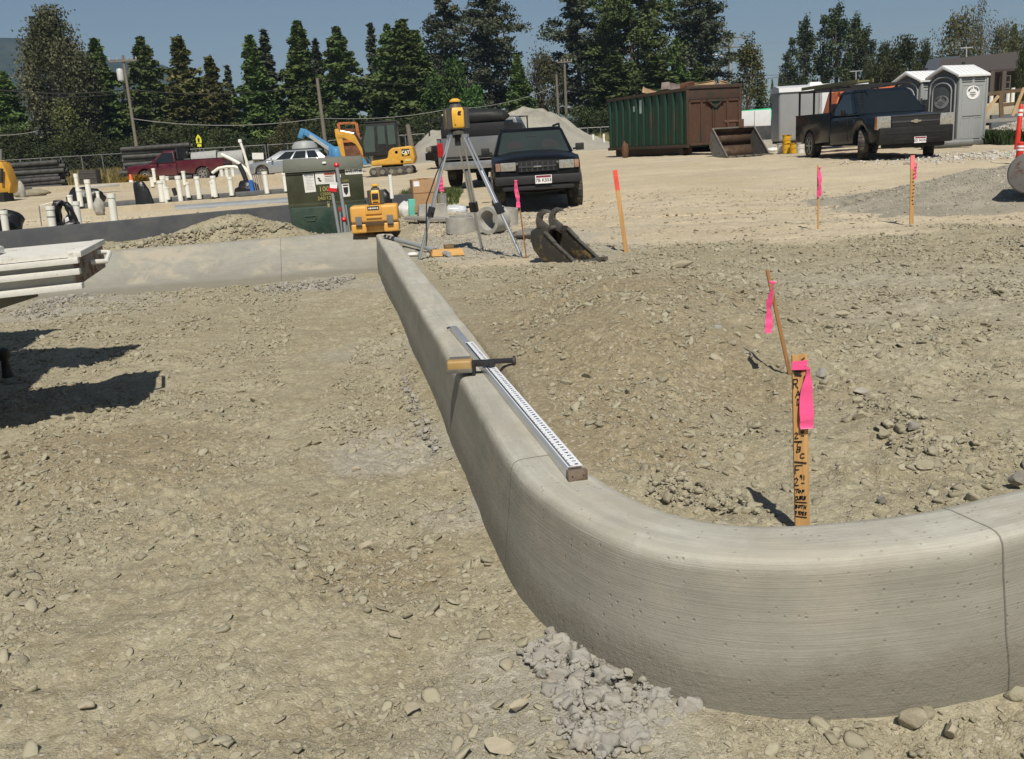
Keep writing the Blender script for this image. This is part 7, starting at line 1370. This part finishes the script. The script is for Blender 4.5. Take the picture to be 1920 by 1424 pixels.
b = at(0, 366, 30); b.z = H(b.x, b.y); o = thing('digger_arm', 'yellow end of a digger cut by the left frame edge', 'digger', b); q = MB(); V_ = [at(u, v, 30)-b for u, v in ((-14, 300), (3, 305), (10, 318), (20, 345), (18, 362), (6, 366), (-14, 366))]; n = len(V_); q.add([p_ for p_ in V_]+[p_+Vector((0, .5, 0)) for p_ in V_], [tuple(range(n)), tuple(range(2*n-1, n-1, -1))]+[(i, i+n, (i+1) % n+n, (i+1) % n) for i in range(n)]).build('arm', cy_, o, .03); MB().box(at(3, 330, 29.9)-b, (.08, .05, .45), (0, 12, 0)).build('arm_recess', INK, o); MB().box(at(2, 372, 30)-b, (.5, .6, .35)).build('foot', DARKIN, o); MB().tube([at(0, 300, 30.1)-b, at(1, 280, 30.1)-b], .05, 8).build('exhaust', GREYM, o)
tw = pm('tank_grey', (.33, .34, .345), .5, var=.06); b = at(572, 285, 63); b.z = H(b.x, b.y); o = thing('water_tank', 'grey plastic water tank standing behind the silver car roof', 'tank', b); MB().lathe([(.80, .6), (.84, .7), (.82, 1.6), (.6, 1.86), (.15, 1.92)], n=24).box((0, 0, .35), (1.7, 1.3, .5)).build('tank', tw, o); MB().box((.05, -.86, 1.25), (.32, .02, .12), (0, -12, 0)).build('sticker', pm('tank_sticker', (.55, .28, .22), .5), o); MB().box((-.5, -.72, 1.2), (.14, .04, .35)).build('gauge', WINK, o)
bl = pm('conveyor_blue', (.06, .24, .46), .45, var=.12, dust=.1); b = at(640, 310, 60); b.z = H(b.x, b.y); o = thing('conveyor', 'blue conveyor machine with a long arm rising left behind the silver car', 'machine', b); E_ = at(569, 246, 60)-b; S_0 = at(645, 292, 60)-b
MB().beam(S_0, E_, .55, .32).build('conveyor_frame', bl, o, .03); MB().beam(S_0+Vector((0, -.3, -.22)), E_+Vector((.4, -.3, -.30)), .10, .20).build('belt', pm('belt_grey', (.40, .41, .41), .6), o); MB().box(E_+Vector((-.1, 0, -.15)), (.3, .6, .6), (0, 25, 0)).build('head_drum', bl, o, .04); MB().box((.6, 0, .8), (2.4, 1.2, 1.2)).build('engine_box', bl, o, .05); MB().beam(S_0+Vector((0, -.2, -.5)), E_+Vector((.9, -.2, -.75)), .08).build('under_strut', DARKIN, o); MB().box((1.0, -.7, .95), (.85, .05, .55)).build('white_panel', WHITE, o); MB().lathe([(.3, .3), (.34, .4), (.34, 1.1), (.28, 1.25)], (-.1, -.8, 0), n=14).build('side_tank', bl, o)
rs = rusty('screen_orange', (.46, .14, .04), .35, 3, .6, (.16, .06, .025)); b = at(668, 310, 52); b.z = H(b.x, b.y); o = thing('screen_frame', 'rusty orange steel screen frame standing behind the excavator arm', 'frame', b); tl_, tr_, bl_, br_ = [at(u, v, 52)-b for u, v in ((634, 232), (668, 231), (648, 300), (680, 296))]
MB().beam(tl_, bl_, .14).beam(tr_, br_, .14).beam(tl_, tr_, .12).beam(tl_*.5+bl_*.5, tr_*.5+br_*.5, .12).build('frame', rs, o); MB().add([tl_*.85+bl_*.15+Vector((.05, .08, 0)), tr_*.85+br_*.15+Vector((0, .08, 0)), br_+Vector((0, .08, 0)), bl_+Vector((0, .08, 0)), tl_*.85+bl_*.15+Vector((.05, .12, 0)), tr_*.85+br_*.15+Vector((0, .12, 0)), br_+Vector((0, .12, 0)), bl_+Vector((0, .12, 0))], [(0,1,2,3),(7,6,5,4),(0,4,5,1),(1,5,6,2),(2,6,7,3),(3,7,4,0)]).build('screen', rusty('screen_rust', (.20, .07, .03), .6, 4), o)
# ================================================================ building and hills
rfm = NT('roof_shingle'); o_c = rfm.coord('Object'); br = rfm.n('TexBrick'); rfm.l(o_c, br.inputs[0]); br.inputs['Scale'].default_value = 3; rfm.set(col=rfm.mix(rfm.noise(o_c, 6, 5), (.045, .036, .031), (.085, .069, .060)), rough=.9, nrm=rfm.bump(rfm.noise(o_c, 12, 4), .4, .05))
dkb = pm('wall_dark_brown', (.028, .024, .021), .8, var=.2); dkt = pm('wall_trim', (.08, .065, .055), .8)
def pt(u, v, y): return at(u, v, y)
b = pt(1800, 200, 70); bo = thing('dark_building', 'long low dark brown building with a shingled roof behind the portable toilets', 'building', b)
R0, R1, E0, E1 = pt(1766, 112, 76)-b, pt(1990, 88, 76)-b, pt(1748, 150, 69)-b, pt(1990, 122, 69)-b
th_ = Vector((0, 0, -.18)); MB().add([E0, E1, R1, R0, E0+th_, E1+th_, R1+th_, R0+th_], [(0,1,2,3),(7,6,5,4),(0,4,5,1),(1,5,6,2),(2,6,7,3),(3,7,4,0)]).build('roof', rfm.m, bo)
zw_ = E1.z-.2; MB().box(((E0.x+E1.x)/2+.5, E0.y+2.2, zw_/2-1.2), (E1.x-E0.x-1, .3, zw_+2.6)).build('wall', dkb, bo)
G0, G1, G2, G3 = pt(1840, 133, 68)-b, pt(1872, 121, 72)-b, pt(1990, 112, 72)-b, pt(1990, 121, 66)-b; MB().add([G0, G1, G2, G3]+[q+th_ for q in (G0, G1, G2, G3)], [(0,1,2,3),(7,6,5,4),(0,4,5,1),(1,5,6,2),(2,6,7,3),(3,7,4,0)]).build('porch_roof', rfm.m, bo)
for u in (1858, 1880, 1912): c = pt(u, 165, 67)-b; MB().box((c.x, c.y, c.z-.6), (.28, .28, 3.4)).build('porch_post', dkt, bo)
c = pt(1898, 153, 70)-b; wf = MB().box((c.x, E0.y+2.0, c.z), (.75, .12, .95)).build('window', WHITE, bo); q = MB(); [q.box((c.x+x_, E0.y+1.93, c.z+z_), (.28, .02, .38)) for x_ in (-.17, .17) for z_ in (-.22, .22)]; q.build('pane', GLASS, wf)
for u in (1850, 1870): c = pt(u, 158, 70)-b; MB().box((c.x, E0.y+2.03, c.z-.3), (.9, .06, 2.0)).build('door_panel', dkt, bo)
b = pt(1750, 200, 84); bo = thing('grey_house', 'smaller grey blue roofed house between the dark trees and the brown building', 'building', b); R0, R1, E0, E1 = pt(1742, 110, 90)-b, pt(1800, 105, 90)-b, pt(1728, 140, 82)-b, pt(1800, 135, 82)-b; MB().add([E0, E1, R1, R0]+[q+th_ for q in (E0, E1, R1, R0)], [(0,1,2,3),(7,6,5,4),(0,4,5,1),(1,5,6,2),(2,6,7,3),(3,7,4,0)]).build('roof', pm('roof_slate', (.055, .065, .08), .85, var=.15), bo); MB().box(((E0.x+E1.x)/2, E0.y+1.5, E0.z/2-.5), (E1.x-E0.x-.6, .3, E0.z+1)).build('wall', dkb, bo)
def hill(name, pts, y, depth, seed, m):
    P_ = [at(u, v, y) for u, v in pts]; xs_ = [p_.x for p_ in P_]; zs_ = [p_.z for p_ in P_]; n, k = 220, 40; X = np.linspace(xs_[0], xs_[-1], n)[:, None]*np.ones((1, k)); f = np.linspace(-1, 1, k)[None]*np.ones((n, 1)); hz = np.interp(X, xs_, zs_); Y = y+f*depth
    Z = hz*(1-np.abs(f)**1.5)+hz*.10*fbm(X/depth*3, Y/depth*3, 5, seed)*(1-np.abs(f))+5*fbm(X/40, Y/40, 3, seed+4)*(1-np.abs(f))
    i = np.arange(n-1)[:, None]*k; j = np.arange(k-1)[None]; F_ = np.stack([i+j, i+k+j, i+k+j+1, i+j+1], -1).reshape(-1, 4); o = npmesh(name, np.stack([X, Y, Z-2], -1).reshape(-1, 3), F_, m); return struct(o)
t = NT('forest_hill'); oc = t.coord('Object'); n1 = t.noise(oc, .006, 6, .7); n2 = t.noise(oc, .06, 5, .75); c = t.mix(t.ramp(n1, [(.45, 0), (.62, 1)]), (.022, .034, .018), (.10, .095, .06)); hm = t.set(col=t.mix(t.math('MULTIPLY', n2, .6), c, (.012, .020, .012)), rough=.95, spec=.05, nrm=t.bump(n2, 1, 12))
hill('hills', [(-900, 120), (-500, 90), (-250, 90), (-60, 78), (0, 75), (50, 76), (95, 86), (150, 97), (215, 103), (290, 114), (340, 130), (420, 168), (500, 230), (600, 290)], 1500, 420, 3, hm)
hill('far_hills', [(-1200, 180), (-300, 150), (200, 130), (430, 190), (700, 235), (1000, 225), (1300, 205), (1450, 195), (1600, 175), (1900, 165), (2400, 120), (3000, 160)], 2300, 500, 8, hm)

# ================================================================ haze over the valley
hz = MB().box((0, 1350, 180), (5200, 3300, 380)).build('haze', None, smooth=0); hz['kind'] = 'stuff'
hmz = bpy.data.materials.new('haze_air'); hmz.use_nodes = True; tt = hmz.node_tree; tt.nodes.remove(tt.nodes['Principled BSDF']); pv = tt.nodes.new('ShaderNodeVolumePrincipled')
pv.inputs['Color'].default_value = (.52, .74, 1, 1); pv.inputs['Density'].default_value = .00022; pv.inputs['Anisotropy'].default_value = 0
tt.links.new(pv.outputs[0], tt.nodes['Material Output'].inputs['Volume']); hz.data.materials.append(hmz)
# ================================================================ single rocks and the concrete spill in the foreground
def rock(label, u, v, size, m, seed, sq=(1, .8, .6), rz=0, sink=.25, name='rock', z=None):
    size = size*.58; p_ = hit(u, v) if z is None else atz(u, v, z); rng = np.random.default_rng(seed); vv, ff = stone_shape(rng, I3, 1., .02); q = vv*(1+.06*fbm(vv[:, 0]*2.2+seed, vv[:, 1]*2.2+vv[:, 2]*1.7, 4, seed)[:, None]); q = q*np.array(sq)*size
    o = npmesh(name, q, ff, m, False, dict(tint=np.full(len(q), rng.uniform(0, 1)))); o.data.set_sharp_from_angle(angle=R(30)); o.location = p_+Vector((0, 0, size*sq[2]*(.5-sink))); o.rotation_euler = (0, 0, R(rz)); return tag(o, label, 'rock')
TANR = rock_mat('tan_rock', (.31, .27, .185), (.40, .35, .25)); GRYR = rock_mat('grey_cobble', (.22, .22, .215), (.30, .30, .29))
rock('broken tan rock on the dirt left of the kerb foot', 628, 1112, .060, TANR, 1, (1, .6, .5), 40); rock('rounded tan rock above the broken one near the kerb foot', 690, 1028, .060, TANR, 2, (1, .8, .65), 10); rock('small tan chip between the kerb foot and the broken rock', 742, 1192, .050, TANR, 3, (1, .7, .5), -30)
rock('pale flat stone in the lower centre left of the concrete crumbs', 770, 1332, .052, TANR, 4, (1, .9, .45), 0); rock('rounded pebble stone left of the kerb below the receiver', 668, 884, .052, TANR, 5, (1, .85, .7), 20); rock('small tan pebble alone on the dirt, lower left of centre', 418, 1178, .032, TANR, 6, (1, .8, .8), 60); rock('flat pale stone at the lower left', 158, 1328, .055, TANR, 7, (1, .7, .4), 0)
rock('long tan stone below the concrete crumbs', 972, 1332, .065, TANR, 8, (1, .55, .5), 35); rock('broad tan stone at the bottom edge', 935, 1408, .075, TANR, 9, (1, .8, .5), -20); rock('tan stone by the foot of the kerb at lower right', 1712, 1362, .070, TANR, 10, (1, .8, .8), 10, .15); rock('rounded dark stone by the kerb foot at lower right edge', 1905, 1305, .060, ROCKM, 11, (1, .8, .8), 0, .1); rock('cracked stone pair end at the bottom right', 1782, 1375, .060, TANR, 12, (1, .7, .6), 60)
rock('large rounded boulder right of the written stake', 1618, 784, .085, TANR, 13, (1, .75, .6), 10, .1); rock('pale angular rock above the large boulder at right', 1615, 738, .080, rock_mat('pale_rock', (.38, .35, .30), (.50, .47, .41)), 14, (1, .7, .55), 30, .1); rock('round smooth grey cobble just right of the pink ribbon', 1541, 704, .048, GRYR, 15, (1, 1, .95), 0, 0); rock('dark angular rock, larger of two at the right', 1712, 806, .060, DARKR, 16, (1, .8, .9), 0, .1); rock('small dark lump below the larger dark rock at right', 1655, 944, .042, DARKR, 17, (1, .8, .7), 0, .1)
rock('rounded brown stone beside the dark rocks at right', 1738, 880, .065, ROCKM, 18, (1, .8, .75), 0, .1); rock('grey stone in the middle of the raised dirt behind the kerb', 1342, 622, .060, GRYR, 19, (1, .8, .8), 0, .1); rock('whitish broken rock lump right of the toothed bucket', 1280, 502, .12, rock_mat('pale_rock', 0, 0) if 0 else TANR, 20, (1.3, .7, .6), 0, .1); rock('brown stone on the dirt at right edge', 1862, 745, .060, ROCKM, 21, (1, .8, .6), 0, .15); rock('flat grey stone at centre right behind the lath', 1580, 592, .07, ROCKM, 22, (1, .7, .5), 0, .1); rock('dark jagged clod at right edge behind the kerb', 1908, 912, .055, DARKR, 23, (1, .8, 1), 0, 0)
def crumbs(name, label, poly, n, smin, smax, m, seed, pile=.05, ex=1.9):
    """heap of crumbled concrete: many lumps, one heap"""
    rng = np.random.default_rng(seed); C_ = [hit(u, v) for u, v in poly]; c = sum(C_, Vector())/len(C_); Vs, Fs, T = [], [], []; off = 0; tri = [(c, C_[i], C_[(i+1) % len(C_)]) for i in range(len(C_))]
    ar = np.array([(b-a).cross(d-a).length for a, b, d in tri]); ar /= ar.sum()
    for i in range(n):
        a, b, d = tri[rng.choice(len(tri), p=ar)]; u_, v_ = rng.uniform(0, 1, 2)
        if u_+v_ > 1: u_, v_ = 1-u_, 1-v_
        p_ = a+(b-a)*u_+(d-a)*v_; f = 1-u_-v_; s = smin*(1-rng.uniform(0, .985))**(-1/ex); s = min(s, smax)
        vv, ff = stone_shape(rng, I3 if s > .02 else I2, .85, .12); q = vv*(1+.30*fbm(vv[:, 0]*2.4+i, vv[:, 1]*2.4+vv[:, 2]*2, 4, i, .62)[:, None])
        hx = float(base_h(np.array([p_.x]), np.array([p_.y]))[0][0]); Vs.append(q*s+np.array([p_.x, p_.y, hx+pile*f*rng.uniform(.1, 1)])); Fs.append(ff+off); off += len(q); T.append(np.full(len(q), rng.uniform(0, 1)))
    o = npmesh(name, np.vstack(Vs), np.vstack(Fs), m, True, dict(tint=np.concatenate(T))); tag(o, label, 'rubble'); return o if name == 'concrete_spill' else stuff(o)
crumbs('concrete_spill', 'crumbled pale grey concrete spill heaped at the foot of the curving kerb', [(970, 1225), (1070, 1170), (1135, 1185), (1225, 1245), (1335, 1270), (1300, 1335), (1230, 1390), (1130, 1430), (1050, 1380), (1035, 1290)], 1900, .0055, .040, CONCR, 4, .045, 1.75)
rock('squarish grey concrete lump below the concrete spill', 1076, 1345, .065, CONCR, 31, (1, .9, .8), 15, .15); rock('round grey concrete lump at the right end of the spill against the kerb', 1308, 1282, .055, CONCR, 32, (1, .9, .85), 0, .05); rock('small grey concrete lump at the upper left of the spill', 995, 1222, .040, CONCR, 33, (1, .8, .8), 0, .1)
crumbs('concrete_crumbs', 'thin line of grey crumbled concrete along the foot of the cross kerb near the corner', [(470, 545), (520, 533), (600, 525), (660, 515), (672, 528), (600, 545), (520, 550)], 420, .008, .045, CONCR, 6, .03); crumbs('concrete_crumbs', 'grey crumbled concrete along the foot of the cross kerb near the flatbed', [(20, 585), (90, 560), (180, 548), (190, 560), (110, 590), (30, 598)], 380, .009, .05, CONCR, 7, .03)
crumbs('concrete_crumbs', 'grey crumbs scattered along the kerb foot below the receiver', [(760, 700), (800, 790), (840, 860), (800, 850), (745, 720)], 170, .005, .022, CONCR, 8, .02)
crumbs('rubble_heap', 'jumble of broken stones and clods right of the written stake', [(1600, 740), (1660, 730), (1760, 800), (1800, 870), (1720, 880), (1620, 800)], 230, .006, .045, ROCKM, 9, .02)
crumbs('rubble_heap', 'loose stones and clods piled behind the kerb left of the stake shadow', [(1160, 900), (1260, 890), (1400, 930), (1430, 965), (1330, 955), (1220, 930)], 200, .005, .024, ROCKM, 10, .012)
crumbs('clod_heap', 'dirt clods heaped on the bank in front of the black foundation wall', [(200, 465), (330, 445), (440, 425), (540, 420), (560, 438), (420, 455), (300, 468)], 420, .014, .07, ROCKM, 11, .05)
